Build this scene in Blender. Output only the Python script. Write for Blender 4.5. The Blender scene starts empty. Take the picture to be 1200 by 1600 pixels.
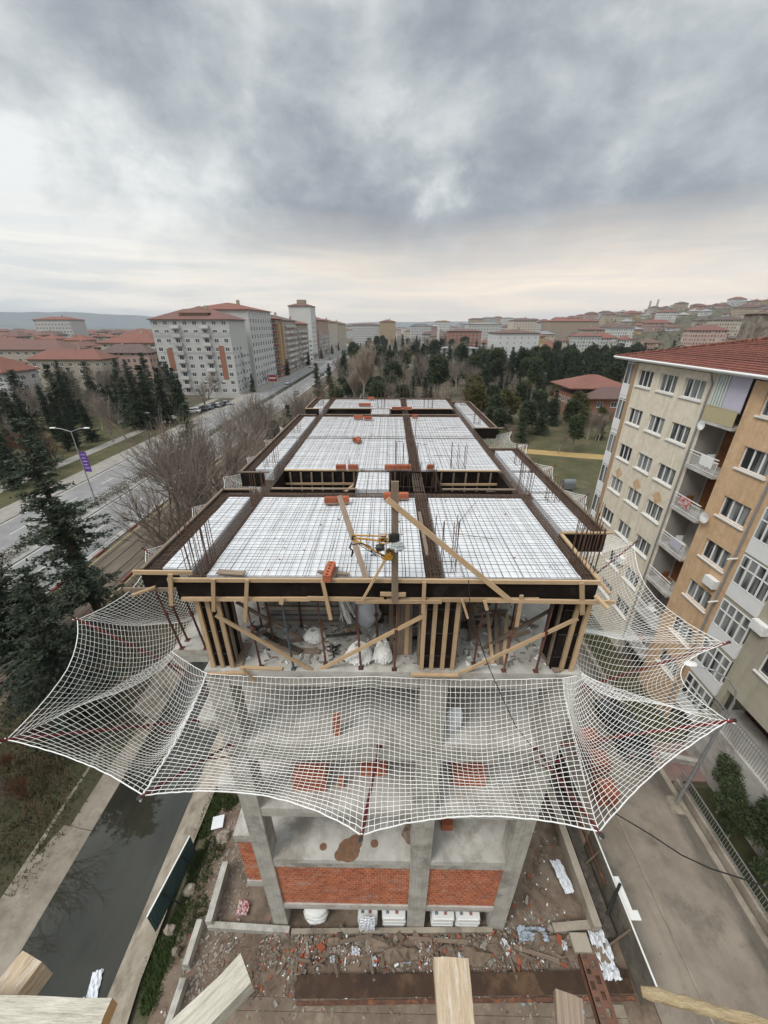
import bpy, math, random
from mathutils import Vector, Matrix, noise
S = bpy.context.scene
COL = S.collection
RND = random.Random(11)
V = Vector
# ------------------------------------------------------------------ camera numbers (photo pixels 1200x1600)
FPX = 605.0
PITCH = math.atan(291.0/605.0)
YAW = 0.0134
CAM = V((0, 0, 24.8))
_r = V((math.cos(YAW), math.sin(YAW), 0)); _h = V((-math.sin(YAW), math.cos(YAW), 0)); _z = V((0, 0, 1))
_f = _h*math.cos(PITCH) - _z*math.sin(PITCH); _u = _h*math.sin(PITCH) + _z*math.cos(PITCH)
def P(u, v, x=None, y=None, z=None, d=None):
    """point of the world seen at photo pixel (u, v), on the plane x=, y= or z="""
    r = _f + _r*((u-600)/FPX) - _u*((v-800)/FPX)
    if z is not None: t = (z-CAM.z)/r.z
    elif y is not None: t = y/r.y
    elif x is not None: t = x/r.x
    else: t = d
    return CAM + r*t
# ------------------------------------------------------------------ mesh builder
class MB:
    def __init__(s): s.v = []; s.f = []; s.m = []; s.uv = []
    def quad(s, a, b, c, d, m=0, uv=None):
        n = len(s.v); s.v += [tuple(a), tuple(b), tuple(c), tuple(d)]; s.f.append((n, n+1, n+2, n+3)); s.m.append(m); s.uv.append(uv)
    def tri(s, a, b, c, m=0, uv=None):
        n = len(s.v); s.v += [tuple(a), tuple(b), tuple(c)]; s.f.append((n, n+1, n+2)); s.m.append(m); s.uv.append(uv)
    def poly(s, pts, m=0):
        n = len(s.v); s.v += [tuple(p) for p in pts]; s.f.append(tuple(range(n, n+len(pts)))); s.m.append(m); s.uv.append(None)
    def hexa(s, c, m=0, L=None):
        # c: 8 corners, 0-3 one end loop, 4-7 the other end
        n = len(s.v); s.v += [tuple(p) for p in c]
        e1 = (V(c[1])-V(c[0])).length; e2 = (V(c[3])-V(c[0])).length; l = (V(c[4])-V(c[0])).length
        o = (len(s.v)*0.377) % 7.0
        for fc, w in (((0, 4, 5, 1), e1), ((1, 5, 6, 2), e2), ((2, 6, 7, 3), e1), ((3, 7, 4, 0), e2)):
            s.f.append(tuple(n+i for i in fc)); s.m.append(m); s.uv.append(((o, o), (o+l, o), (o+l, o+w), (o, o+w)))
        s.f.append((n, n+1, n+2, n+3)); s.m.append(m); s.uv.append(((0, 0), (0, e1), (e2*.2, e1), (e2*.2, 0)))
        s.f.append((n+7, n+6, n+5, n+4)); s.m.append(m); s.uv.append(((0, 0), (0, e1), (e2*.2, e1), (e2*.2, 0)))
    def box(s, lo, hi, m=0):
        x0, y0, z0 = lo; x1, y1, z1 = hi
        dx, dy, dz = x1-x0, y1-y0, z1-z0
        if dx >= dy and dx >= dz:
            c = [(x0,y0,z0),(x0,y0,z1),(x0,y1,z1),(x0,y1,z0),(x1,y0,z0),(x1,y0,z1),(x1,y1,z1),(x1,y1,z0)]
        elif dy >= dz:
            c = [(x0,y0,z0),(x1,y0,z0),(x1,y0,z1),(x0,y0,z1),(x0,y1,z0),(x1,y1,z0),(x1,y1,z1),(x0,y1,z1)]
            c = [c[0],c[3],c[2],c[1],c[4],c[7],c[6],c[5]]; c = [c[i] for i in (0,3,2,1,4,7,6,5)]
        else:
            c = [(x0,y0,z0),(x0,y1,z0),(x1,y1,z0),(x1,y0,z0),(x0,y0,z1),(x0,y1,z1),(x1,y1,z1),(x1,y0,z1)]
        s.hexa(c, m)
    def bar(s, p0, p1, w, h, up=(0, 0, 1), m=0, w1=None, h1=None):
        """rectangular bar p0->p1, w sideways, h along up"""
        p0 = V(p0); p1 = V(p1); d = (p1-p0)
        if d.length < 1e-6: return
        d.normalize(); up = V(up)
        sd = d.cross(up)
        if sd.length < 1e-4: sd = d.cross(V((0, 1, 0)))
        sd.normalize(); u2 = sd.cross(d)
        w1 = w if w1 is None else w1; h1 = h if h1 is None else h1
        c = [p0-sd*w/2-u2*h/2, p0+sd*w/2-u2*h/2, p0+sd*w/2+u2*h/2, p0-sd*w/2+u2*h/2,
             p1-sd*w1/2-u2*h1/2, p1+sd*w1/2-u2*h1/2, p1+sd*w1/2+u2*h1/2, p1-sd*w1/2+u2*h1/2]
        s.hexa(c, m)
    def tube(s, pts, r, n=6, m=0, cap=True):
        """tube along pts; r a number or list"""
        pts = [V(p) for p in pts]; k = len(pts)
        rs = r if isinstance(r, (list, tuple)) else [r]*k
        base = len(s.v); ref = None
        for i, p in enumerate(pts):
            d = (pts[min(i+1, k-1)]-pts[max(i-1, 0)])
            if d.length < 1e-9: d = V((0, 0, 1))
            d.normalize()
            if ref is None:
                ref = d.cross(V((0, 0, 1)))
                if ref.length < .05: ref = d.cross(V((1, 0, 0)))
            ref = (ref - d*ref.dot(d))
            if ref.length < 1e-6: ref = d.orthogonal()
            ref.normalize(); b = d.cross(ref)
            for j in range(n):
                a = 2*math.pi*j/n
                s.v.append(tuple(p + (ref*math.cos(a)+b*math.sin(a))*rs[i]))
        L = 0
        for i in range(k-1):
            l2 = L+(pts[i+1]-pts[i]).length
            for j in range(n):
                j2 = (j+1) % n
                s.f.append((base+i*n+j, base+i*n+j2, base+(i+1)*n+j2, base+(i+1)*n+j)); s.m.append(m)
                w = 2*math.pi*rs[i]/n
                s.uv.append(((L, j*w), (L, j*w+w), (l2, j*w+w), (l2, j*w)))
            L = l2
        if cap and n > 2:
            s.f.append(tuple(base+j for j in reversed(range(n)))); s.m.append(m); s.uv.append(None)
            s.f.append(tuple(base+(k-1)*n+j for j in range(n))); s.m.append(m); s.uv.append(None)
    def prism(s, pts, z0, z1, m=0):
        """vertical extrusion of a ccw outline"""
        k = len(pts)
        s.poly([(x, y, z1) for x, y in pts], m); s.poly([(x, y, z0) for x, y in reversed(pts)], m)
        for i in range(k):
            a = pts[i]; b = pts[(i+1) % k]
            s.quad((a[0],a[1],z0), (b[0],b[1],z0), (b[0],b[1],z1), (a[0],a[1],z1), m)
    def blob(s, c, rx, ry, rz, seed=0, amp=.25, m=0, nu=10, nv=7, fr=1.3):
        c = V(c); base = len(s.v)
        for i in range(nv+1):
            th = math.pi*i/nv
            for j in range(nu):
                ph = 2*math.pi*j/nu
                d = V((math.sin(th)*math.cos(ph), math.sin(th)*math.sin(ph), math.cos(th)))
                k = 1+amp*noise.noise(d*fr+V((seed*3.1, seed*1.7, seed)))*2
                s.v.append((c.x+d.x*rx*k, c.y+d.y*ry*k, c.z+d.z*rz*k))
        for i in range(nv):
            for j in range(nu):
                j2 = (j+1) % nu
                s.f.append((base+i*nu+j, base+(i+1)*nu+j, base+(i+1)*nu+j2, base+i*nu+j2)); s.m.append(m); s.uv.append(None)
    def build(s, name, mats, parent=None, smooth=False, recenter=True):
        me = bpy.data.meshes.new(name)
        o = V((0, 0, 0))
        if parent is not None: o = worg(parent)
        elif recenter and s.v:
            xs = [p[0] for p in s.v]; ys = [p[1] for p in s.v]; zs = [p[2] for p in s.v]
            o = V(((min(xs)+max(xs))/2, (min(ys)+max(ys))/2, min(zs)))
        ox, oy, oz = o
        me.from_pydata([(x-ox, y-oy, z-oz) for x, y, z in s.v], [], s.f)
        if not isinstance(mats, (list, tuple)): mats = [mats]
        for q in mats: me.materials.append(q)
        if len(mats) > 1: me.polygons.foreach_set('material_index', s.m)
        if any(u is not None for u in s.uv):
            lay = me.uv_layers.new(name='UVMap'); flat = []
            for f, u in zip(s.f, s.uv):
                if u is None: u = ((0, 0),)*len(f)
                for q in u: flat += [q[0], q[1]]
            lay.data.foreach_set('uv', flat)
        if smooth: me.polygons.foreach_set('use_smooth', [True]*len(s.f))
        me.update()
        ob = bpy.data.objects.new(name, me); COL.objects.link(ob)
        if parent is not None: ob.parent = parent
        elif recenter: ob.location = o
        return ob
def worg(o):
    t = V((0, 0, 0))
    while o is not None:
        t = t + V(o.location); o = o.parent
    return t
def tag(o, label=None, cat=None, group=None, kind=None):
    if label: o['label'] = label
    if cat: o['category'] = cat
    if group: o['group'] = group
    if kind: o['kind'] = kind
    return o
def thing(name, label, cat, loc=(0, 0, 0), group=None, rz=0):
    o = bpy.data.objects.new(name, None); COL.objects.link(o); o.location = loc; o.rotation_euler = (0, 0, rz)
    o.empty_display_size = .2
    return tag(o, label, cat, group)
def copy_tree(o, parent=None):
    c = o.copy(); COL.objects.link(c); c.parent = parent
    for ch in list(o.children): copy_tree(ch, c)
    return c
ORD = ['first','second','third','fourth','fifth','sixth','seventh','eighth','ninth','tenth','eleventh','twelfth','thirteenth','fourteenth','fifteenth','sixteenth','seventeenth','eighteenth','nineteenth']
TENS = ['','', 'twenty','thirty','forty','fifty','sixty','seventy','eighty','ninety']
def ordn(i):   # 1-based
    if i >= 100:
        h, r = divmod(i, 100); w_ = ['','one','two','three'][h]+' hundred'
        return w_+'th' if r == 0 else w_+' and '+ordn(r)
    if i <= 19: return ORD[i-1]
    t, r = divmod(i, 10)
    if r: return TENS[t]+'-'+ORD[r-1]
    return {2:'twentieth',3:'thirtieth',4:'fortieth',5:'fiftieth',6:'sixtieth',7:'seventieth',8:'eightieth',9:'ninetieth'}[t]
# ------------------------------------------------------------------ materials
class NT:
    def __init__(s, m): s.t = m.node_tree; s.n = s.t.nodes; s.l = s.t.links
    def new(s, ty, **k):
        n = s.n.new(ty)
        for a, b in k.items():
            if a.startswith('i_'):
                key = a[2:]; key = int(key) if key.isdigit() else key.replace('_', ' ')
                n.inputs[key].default_value = b
            else: setattr(n, a, b)
        return n
    def link(s, a, b): s.l.new(a, b)
    def math(s, op, a, b=None, clamp=False):
        n = s.n.new('ShaderNodeMath'); n.operation = op; n.use_clamp = clamp
        for i, q in enumerate((a, b)):
            if q is None: continue
            if isinstance(q, (int, float)): n.inputs[i].default_value = q
            else: s.l.new(q, n.inputs[i])
        return n.outputs[0]
    def mix(s, fac, a, b, mode='MIX'):
        n = s.n.new('ShaderNodeMix'); n.data_type = 'RGBA'; n.blend_type = mode
        for q, sk in ((fac, n.inputs[0]), (a, n.inputs[6]), (b, n.inputs[7])):
            if isinstance(q, (int, float)): sk.default_value = q
            elif isinstance(q, tuple): sk.default_value = (q[0], q[1], q[2], 1)
            else: s.l.new(q, sk)
        return n.outputs[2]
    def ramp(s, fac, stops):
        n = s.n.new('ShaderNodeValToRGB'); e = n.color_ramp.elements
        while len(e) < len(stops): e.new(.5)
        for q, (p, c) in zip(e, stops):
            q.position = p
            q.color = (c, c, c, 1) if isinstance(c, (int, float)) else (c[0], c[1], c[2], 1)
        s.l.new(fac, n.inputs[0]); return n.outputs[0]
    def noise(s, vec, scale, detail=4, rough=.6, dist=0):
        n = s.n.new('ShaderNodeTexNoise'); n.inputs['Scale'].default_value = scale; n.inputs['Detail'].default_value = detail
        n.inputs['Roughness'].default_value = rough; n.inputs['Distortion'].default_value = dist
        if vec is not None: s.l.new(vec, n.inputs['Vector'])
        return n.outputs[0]
    def mapping(s, vec, scale=(1, 1, 1), rot=(0, 0, 0), loc=(0, 0, 0)):
        n = s.n.new('ShaderNodeMapping'); n.inputs['Scale'].default_value = scale; n.inputs['Rotation'].default_value = rot; n.inputs['Location'].default_value = loc
        s.l.new(vec, n.inputs['Vector']); return n.outputs[0]
def newmat(name):
    m = bpy.data.materials.new(name); m.use_nodes = True
    t = NT(m); b = t.n['Principled BSDF']
    return m, t, b
def streaks(m, dark, amt=.5, sc=(2.2,2.2,.22), lines=None):
    """rain streaks and faint casting lines added to a surface's own colour"""
    t = NT(m); b = t.n['Principled BSDF']; old = b.inputs['Base Color'].links[0].from_socket
    g = t.new('ShaderNodeNewGeometry').outputs['Position']
    n = t.noise(t.mapping(g, sc), 1.6, 6, .65)
    col = t.mix(t.math('MULTIPLY', t.ramp(n, [(.48,0),(.68,1)]), amt), old, dark)
    if lines:
        sp = t.new('ShaderNodeSeparateXYZ'); t.link(g, sp.inputs[0])
        f = t.math('FRACT', t.math('ADD', t.math('MULTIPLY', sp.outputs[0], 1/lines), t.math('MULTIPLY', t.noise(g, .8, 3), .05)))
        col = t.mix(t.math('MULTIPLY', t.math('LESS_THAN', f, .07), .4), col, dark)
    t.link(col, b.inputs['Base Color'])
def mul(c, k): return tuple(min(1, q*k) for q in c)
def M(name, c, rough=.8, c2=None, scale=3.0, amt=.5, detail=5, bump=0, bscale=20, rnd=0, coord='P', metal=0, spec=.3, stain=None, stscale=.6, stretch=None, stamt=.8):
    """one surface: base colour c drifting to c2 through noise, optional stains, per-object random brightness"""
    m, t, b = newmat(name)
    if coord == 'P': vec = t.new('ShaderNodeNewGeometry').outputs['Position']
    elif coord == 'UV': vec = t.new('ShaderNodeTexCoord').outputs['UV']
    else: vec = t.new('ShaderNodeTexCoord').outputs['Object']
    if rnd and coord != 'P':
        oi0 = t.new('ShaderNodeObjectInfo'); va = t.new('ShaderNodeVectorMath', operation='ADD')
        t.link(vec, va.inputs[0]); cx = t.new('ShaderNodeCombineXYZ')
        t.link(t.math('MULTIPLY', oi0.outputs['Random'], 37.0), cx.inputs[0]); t.link(t.math('MULTIPLY', oi0.outputs['Random'], 91.0), cx.inputs[1])
        t.link(cx.outputs[0], va.inputs[1]); vec = va.outputs[0]
    if stretch: vec = t.mapping(vec, stretch)
    if c2 is None: c2 = mul(c, .6)
    n1 = t.noise(vec, scale, detail, .65)
    f = t.ramp(n1, [(.5-.28*(1.2-amt), 0), (.5+.28*(1.2-amt), 1)])
    f = t.math('MULTIPLY', f, min(1, amt*1.6))
    col = t.mix(f, c, c2)
    if stain:
        n2 = t.noise(vec, stscale, 6, .7)
        fs = t.math('MULTIPLY', t.ramp(n2, [(.52, 0), (.66, 1)]), stamt)
        col = t.mix(fs, col, stain)
    if rnd:
        oi = t.new('ShaderNodeObjectInfo')
        k = t.math('ADD', t.math('MULTIPLY', oi.outputs['Random'], 2*rnd), 1-rnd)
        hs = t.new('ShaderNodeHueSaturation'); t.link(col, hs.inputs['Color']); t.link(k, hs.inputs['Value']); col = hs.outputs[0]
    t.link(col, b.inputs['Base Color'])
    b.inputs['Roughness'].default_value = rough; b.inputs['Metallic'].default_value = metal
    b.inputs['Specular IOR Level'].default_value = spec
    if bump:
        n3 = t.noise(vec, bscale, 4, .6)
        bp = t.new('ShaderNodeBump'); bp.inputs['Strength'].default_value = bump; bp.inputs['Distance'].default_value = .05
        t.link(n3, bp.inputs['Height']); t.link(bp.outputs[0], b.inputs['Normal'])
    return m
MT = {}
MT['concrete'] = M('concrete', (.47,.45,.405), .9, (.32,.30,.265), 1.3, .6, bump=.25, bscale=14, stain=(.13,.12,.10), stscale=.8, stamt=.6)
MT['conc_floor'] = M('concrete_floor', (.52,.50,.46), .9, (.38,.36,.325), .9, .6, bump=.15, bscale=9, stain=(.22,.19,.15), stscale=.7, stamt=.7)
MT['conc_old'] = M('old_concrete', (.36,.315,.255), .95, (.23,.195,.15), .8, .7, bump=.3, bscale=7, stain=(.11,.09,.07), stscale=.5)
MT['foam'] = M('white_foam', (.71,.72,.735), .8, (.58,.60,.62), 1.8, .5, bump=.05, spec=.2)
MT['wood'] = M('fresh_timber', (.52,.37,.225), .8, (.33,.215,.12), 3, .6, coord='UV', stretch=(1.2, 22, 1), rnd=.22, bump=.12, bscale=6, stain=(.30,.25,.20), stscale=.9, stamt=.6)
MT['wood_old'] = M('weathered_timber', (.25,.185,.135), .85, (.13,.095,.07), 3, .6, coord='UV', stretch=(1.2, 22, 1), rnd=.25, bump=.15, bscale=6, stain=(.30,.27,.23), stscale=.9, stamt=.6)
MT['wood_rough'] = M('rough_sawn_timber', (.56,.44,.31), .85, (.42,.31,.20), 4, .5, coord='UV', stretch=(2.5, 11, 1), rnd=.1, bump=.5, bscale=5, stain=(.66,.62,.55), stscale=2.2, stamt=.8)
MT['ply'] = M('dark_film_plywood', (.007,.0045,.004), .65, (.014,.009,.007), 2.5, .6, bump=.05, rnd=.2, spec=.15, stain=(.05,.042,.036), stscale=1.8, stamt=.35)
MT['ply_worn'] = M('worn_plywood', (.04,.032,.027), .75, (.085,.07,.056), 3, .7, rnd=.2, stain=(.22,.19,.16), stscale=1.2, stamt=.6)
MT['rebar'] = M('rusty_rebar', (.085,.055,.042), .75, (.14,.07,.04), 6, .6, metal=.2)
MT['cage'] = M('rebar_cage_steel', (.15,.105,.08), .8, (.085,.062,.05), 6, .6)
MT['redpole'] = M('dark_red_steel', (.19,.022,.02), .5, (.11,.016,.014), 2.5, .6, rnd=.15, stain=(.12,.06,.045), stscale=2)
MT['propsteel'] = M('prop_steel', (.085,.03,.026), .6, (.15,.07,.05), 4, .6, rnd=.3)
MT['propblue'] = M('prop_steel_blue', (.06,.085,.12), .55, (.10,.09,.085), 4, .6)
MT['net'] = M('white_net_rope', (.88,.87,.84), .8, (.70,.68,.64), 1.5, .5)
MT['rope'] = M('white_thick_rope', (.84,.84,.82), .8, (.7,.69,.66), 5, .5)
MT['cable'] = M('black_cable', (.02,.02,.02), .6)
MT['yellow'] = M('yellow_machine_paint', (.50,.25,.03), .5, (.30,.14,.02), 9, .6, spec=.4, stain=(.10,.06,.03), stscale=14, stamt=.7)
MT['darkmetal'] = M('dark_metal', (.06,.06,.062), .45, (.03,.03,.03), 6, .5, metal=.5)
MT['greymetal'] = M('grey_metal', (.36,.37,.38), .45, (.25,.25,.25), 4, .5, metal=.4)
MT['whitepaint'] = M('white_paint', (.78,.78,.76), .55, (.66,.65,.62), 2, .4)
MT['terracotta'] = M('terracotta_block', (.40,.118,.06), .85, (.28,.085,.045), 9, .6, rnd=.2, bump=.15)
MT['plastic'] = M('white_plastic_sheet', (.72,.74,.77), .35, (.55,.57,.60), 4, .5, bump=.4, bscale=9)
MT['rust'] = M('rust', (.135,.065,.042), .9, (.075,.04,.03), 6, .7, bump=.3, stain=(.27,.115,.05), stscale=2.5)
streaks(MT['concrete'], (.19,.18,.155), .4, lines=.145)
streaks(MT['conc_floor'], (.22,.20,.17), .5, (1.1,.5,1))
streaks(MT['foam'], (.52,.54,.57), .45, (.5,3.5,1))
def brickmat(name, c1, c2, mortar, bw=.20, bh=.085, rnd=0):
    m, t, b = newmat(name)
    g = t.new('ShaderNodeNewGeometry'); sp = t.new('ShaderNodeSeparateXYZ'); t.link(g.outputs['Position'], sp.inputs[0])
    sn = t.new('ShaderNodeSeparateXYZ'); t.link(g.outputs['Normal'], sn.inputs[0])
    ax = t.math('GREATER_THAN', t.math('ABSOLUTE', sn.outputs[0]), .7)
    h = t.math('ADD', t.math('MULTIPLY', sp.outputs[1], ax), t.math('MULTIPLY', sp.outputs[0], t.math('SUBTRACT', 1, ax)))
    cx = t.new('ShaderNodeCombineXYZ'); t.link(h, cx.inputs[0]); t.link(sp.outputs[2], cx.inputs[1])
    bt = t.new('ShaderNodeTexBrick'); t.link(cx.outputs[0], bt.inputs['Vector'])
    bt.inputs['Scale'].default_value = 1; bt.inputs['Brick Width'].default_value = bw; bt.inputs['Row Height'].default_value = bh
    bt.inputs['Mortar Size'].default_value = .014; bt.inputs['Mortar Smooth'].default_value = .3; bt.inputs['Bias'].default_value = 0
    bt.inputs['Color1'].default_value = (*c1, 1); bt.inputs['Color2'].default_value = (*c2, 1); bt.inputs['Mortar'].default_value = (*mortar, 1)
    n = t.noise(g.outputs['Position'], 1.6, 6, .7)
    col = t.mix(t.math('MULTIPLY', t.ramp(n, [(.42, 0), (.65, 1)]), .55), bt.outputs[0], mul(c2, .75))
    n2 = t.noise(g.outputs['Position'], 7, 3, .7)
    col = t.mix(t.math('MULTIPLY', t.ramp(n2, [(.52, 0), (.70, 1)]), .5), col, (.60,.33,.21))
    n4 = t.noise(t.mapping(g.outputs['Position'], (.7,.7,1.8)), 1.1, 6, .75); col = t.mix(t.math('MULTIPLY', t.ramp(n4, [(.53, 0), (.66, 1)]), .55), col, (.42,.36,.30))
    t.link(col, b.inputs['Base Color']); b.inputs['Roughness'].default_value = .9
    bp = t.new('ShaderNodeBump'); bp.inputs['Strength'].default_value = .6; bp.inputs['Distance'].default_value = .02; bp.invert = True
    t.link(bt.outputs['Fac'], bp.inputs['Height']); t.link(bp.outputs[0], b.inputs['Normal'])
    return m
MT['brick'] = brickmat('red_hollow_brick', (.52,.135,.05), (.30,.07,.03), (.50,.27,.17), .22, .19)
# ------------------------------------------------------------------ camera, sun, sky
cd = bpy.data.cameras.new('camera'); cam = bpy.data.objects.new('camera', cd); COL.objects.link(cam)
cam.location = CAM; cam.rotation_euler = (math.pi/2-PITCH, 0, YAW)
cd.sensor_fit = 'HORIZONTAL'; cd.sensor_width = 36; cd.lens = FPX/1200*36; cd.clip_end = 30000; cd.clip_start = .05
S.camera = cam
S.view_settings.view_transform = 'Standard'; S.view_settings.look = 'None'; S.view_settings.exposure = 0.4; S.view_settings.gamma = 1
SUN_EL, SUN_AZ = math.radians(52), math.radians(-128)      # azimuth from +Y towards +X
sd = bpy.data.lights.new('sun', 'SUN'); so = bpy.data.objects.new('sun', sd); COL.objects.link(so)
sd.energy = 1.5; sd.angle = math.radians(22); sd.color = (1, .96, .9)
dvec = V((math.sin(SUN_AZ)*math.cos(SUN_EL), math.cos(SUN_AZ)*math.cos(SUN_EL), math.sin(SUN_EL)))
so.rotation_euler = dvec.to_track_quat('Z', 'Y').to_euler(); so.location = (-40, -30, 80)
w = bpy.data.worlds.new('World'); S.world = w; w.use_nodes = True
t = NT(w); bg = t.n['Background']
sky = t.new('ShaderNodeTexSky'); sky.sky_type = 'NISHITA'; sky.sun_disc = False; sky.sun_elevation = SUN_EL; sky.sun_rotation = SUN_AZ; sky.dust_density = 3
tc = t.new('ShaderNodeTexCoord'); gen = tc.outputs['Generated']
sp = t.new('ShaderNodeSeparateXYZ'); t.link(gen, sp.inputs[0])
dx, dy, dz = sp.outputs
zc = t.math('MAXIMUM', t.math('ADD', dz, .10), .02)
cx = t.new('ShaderNodeCombineXYZ'); t.link(t.math('DIVIDE', dx, zc), cx.inputs[0]); t.link(t.math('DIVIDE', dy, zc), cx.inputs[1])
# drifting cloud layer: projected noise, with broad brighter and darker banks lying in fixed directions of the sky
def skydir(u, v):
    r = _f + _r*((u-600)/FPX) - _u*((v-800)/FPX); return r.normalized()
wob = t.new('ShaderNodeTexNoise'); wob.inputs['Scale'].default_value = 5.0; wob.inputs['Detail'].default_value = 6; wob.inputs['Roughness'].default_value = .6; t.link(gen, wob.inputs['Vector'])
wv = t.new('ShaderNodeVectorMath', operation='SUBTRACT'); t.link(wob.outputs['Color'], wv.inputs[0]); wv.inputs[1].default_value = (.5,.5,.5)
ws = t.new('ShaderNodeVectorMath', operation='SCALE'); t.link(wv.outputs[0], ws.inputs[0]); ws.inputs['Scale'].default_value = .34
wd = t.new('ShaderNodeVectorMath', operation='ADD'); t.link(gen, wd.inputs[0]); t.link(ws.outputs[0], wd.inputs[1])
pl = t.mapping(cx.outputs[0], (.8, 1, 1), loc=(2.3, 5.1, 0))
n1 = t.noise(pl, .55, 8, .55, .3)
n2 = t.noise(t.mapping(gen, (1, 1, 1.9), loc=(3.2, 3.1, 0)), 3.2, 9, .58, .25)
n3 = t.noise(t.mapping(gen, (1, 1, 1.5), loc=(8.2, 1.1, 0)), 7.5, 7, .6, .2)
den = t.math('ADD', t.math('ADD', t.math('MULTIPLY', n1, .22), t.math('MULTIPLY', n2, .49)), t.math('MULTIPLY', n3, .29))
for u, v, r, a in ((690,272,.055,.20),(600,160,.11,.10),(960,195,.11,.10),(335,190,.08,.07),(360,300,.07,.07),(60,290,.34,.115),(20,385,.16,.16),(200,360,.12,.06),(1170,150,.12,.05),(560,20,.12,.05),(330,110,.10,.04),
                   (520,300,.20,-.075),(640,390,.18,-.10),(850,320,.26,-.08),(1100,320,.22,-.075),(110,90,.22,-.08),(830,90,.22,-.04),(480,230,.16,-.03),(300,250,.12,-.02)):
    dp = t.new('ShaderNodeVectorMath', operation='DISTANCE'); t.link(wd.outputs[0], dp.inputs[0]); dp.inputs[1].default_value = tuple(skydir(u,v))
    q = t.math('DIVIDE', dp.outputs['Value'], r); g_ = t.math('POWER', 2.718, t.math('MULTIPLY', t.math('MULTIPLY', q, q), -1.0))
    den = t.math('ADD', den, t.math('MULTIPLY', g_, a))
cloud = t.ramp(den, [(.34, (.225,.248,.282)), (.42, (.29,.318,.348)), (.49, (.385,.415,.435)), (.57, (.52,.55,.555)), (.67, (.72,.735,.725))])
# pale cream band low over the land, broken by thin grey streaks
lowf = t.ramp(t.math('ADD', dz, t.math('MULTIPLY', t.math('SUBTRACT', n2, .5), .10)), [(0, 1), (.075, .95), (.14, .5), (.21, 0)])
stre = t.noise(t.mapping(gen, (2.2, 2.2, 24)), 1.5, 6, .55, .4)
cream = t.mix(t.ramp(stre, [(.36, 0), (.64, 1)]), (.92,.79,.64), (.72,.66,.595))
left = t.ramp(t.math('ADD', t.math('MULTIPLY', dx, -.5), .5), [(.50, 0), (.85, 1)])
cream = t.mix(t.math('MULTIPLY', left, .85), cream, t.mix(t.ramp(stre, [(.4, 0), (.6, 1)]), (.80,.79,.745), (.54,.585,.595)))
cloud = t.mix(lowf, cloud, cream)
# overcast skies are brightest overhead
zen = t.math('ADD', 1.0, t.math('MULTIPLY', t.ramp(dz, [(.46, 0), (.80, 1)]), 1.75))
hs = t.new('ShaderNodeVectorMath', operation='SCALE'); t.link(cloud, hs.inputs[0]); t.link(zen, hs.inputs['Scale'])
nis = t.new('ShaderNodeVectorMath', operation='SCALE'); t.link(sky.outputs[0], nis.inputs[0]); nis.inputs['Scale'].default_value = .08
fin = t.mix(.93, nis.outputs[0], hs.outputs[0])
t.link(fin, bg.inputs['Color']); bg.inputs['Strength'].default_value = 1.0
# ------------------------------------------------------------------ terrain
def sstep(a, b, x):
    q = max(0, min(1, (x-a)/(b-a))); return q*q*(3-2*q)
def lerp(a, b, q): return a+(b-a)*q
CANAL = [(-26,0),(-22,-.25),(-19.2,-.75),(-18.9,-.8),(-16.8,-1.75),(-16.4,-2.5),(-12.2,-2.5),(-11.9,-1.75),(-10.6,-.5),(-9.6,-.1),(-8.6,0)]
def hill(x, y):
    d = y*.8+x*.6
    return 64*sstep(260, 1150, d)*sstep(-.08, .85, x/(abs(y)+60))*(1 if y > -200 else 0)
def gz(x, y):
    z = hill(x, y)
    if -70 < y < 230 and -26 < x < -8.6:
        k = sstep(-70, -60, y)*(1-sstep(215, 230, y))
        for (xa, za), (xb, zb) in zip(CANAL, CANAL[1:]):
            if xa <= x <= xb: z += k*lerp(za, zb, (x-xa)/(xb-xa)); break
    if 0 < x: pass
    return z
def GP(u, v):
    """ground point under a photo pixel (flat ground or hillside)"""
    z = 0
    for _ in range(6):
        p = P(u, v, z=z); z = gz(p.x, p.y) if p.y < 4000 else 0
    return P(u, v, z=z)
def groundmat():
    m, t, b = newmat('ground_soil_and_grass')
    g = t.new('ShaderNodeNewGeometry').outputs['Position']
    n1 = t.noise(g, .05, 6, .6); n2 = t.noise(g, .6, 6, .7); n3 = t.noise(g, 6, 4, .7)
    c = t.mix(t.ramp(n1, [(.42, 0), (.58, 1)]), (.085,.066,.042), (.058,.062,.026))
    c = t.mix(t.math('MULTIPLY', t.ramp(n2, [(.4, 0), (.62, 1)]), .7), c, (.07,.054,.033))
    c = t.mix(t.math('MULTIPLY', t.ramp(n3, [(.45, 0), (.7, 1)]), .5), c, (.13,.105,.072))
    t.link(c, b.inputs['Base Color']); b.inputs['Roughness'].default_value = .95
    bp = t.new('ShaderNodeBump'); bp.inputs['Strength'].default_value = .5; bp.inputs['Distance'].default_value = .1
    t.link(n3, bp.inputs['Height']); t.link(bp.outputs[0], b.inputs['Normal'])
    return m
MT['ground'] = groundmat()
MT['mud'] = M('mud', (.205,.155,.115), .95, (.115,.082,.06), 1.1, .8, bump=.7, bscale=5, stain=(.21,.165,.125), stscale=.7)
MT['asphalt'] = M('worn_asphalt', (.235,.23,.225), .9, (.165,.16,.155), .35, .6, bump=.1, bscale=30, stain=(.29,.285,.275), stscale=.2)
MT['street'] = M('dusty_concrete_street', (.30,.258,.21), .92, (.215,.18,.145), .45, .7, bump=.25, bscale=18, stain=(.10,.085,.07), stscale=.33, stamt=.7)
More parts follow.
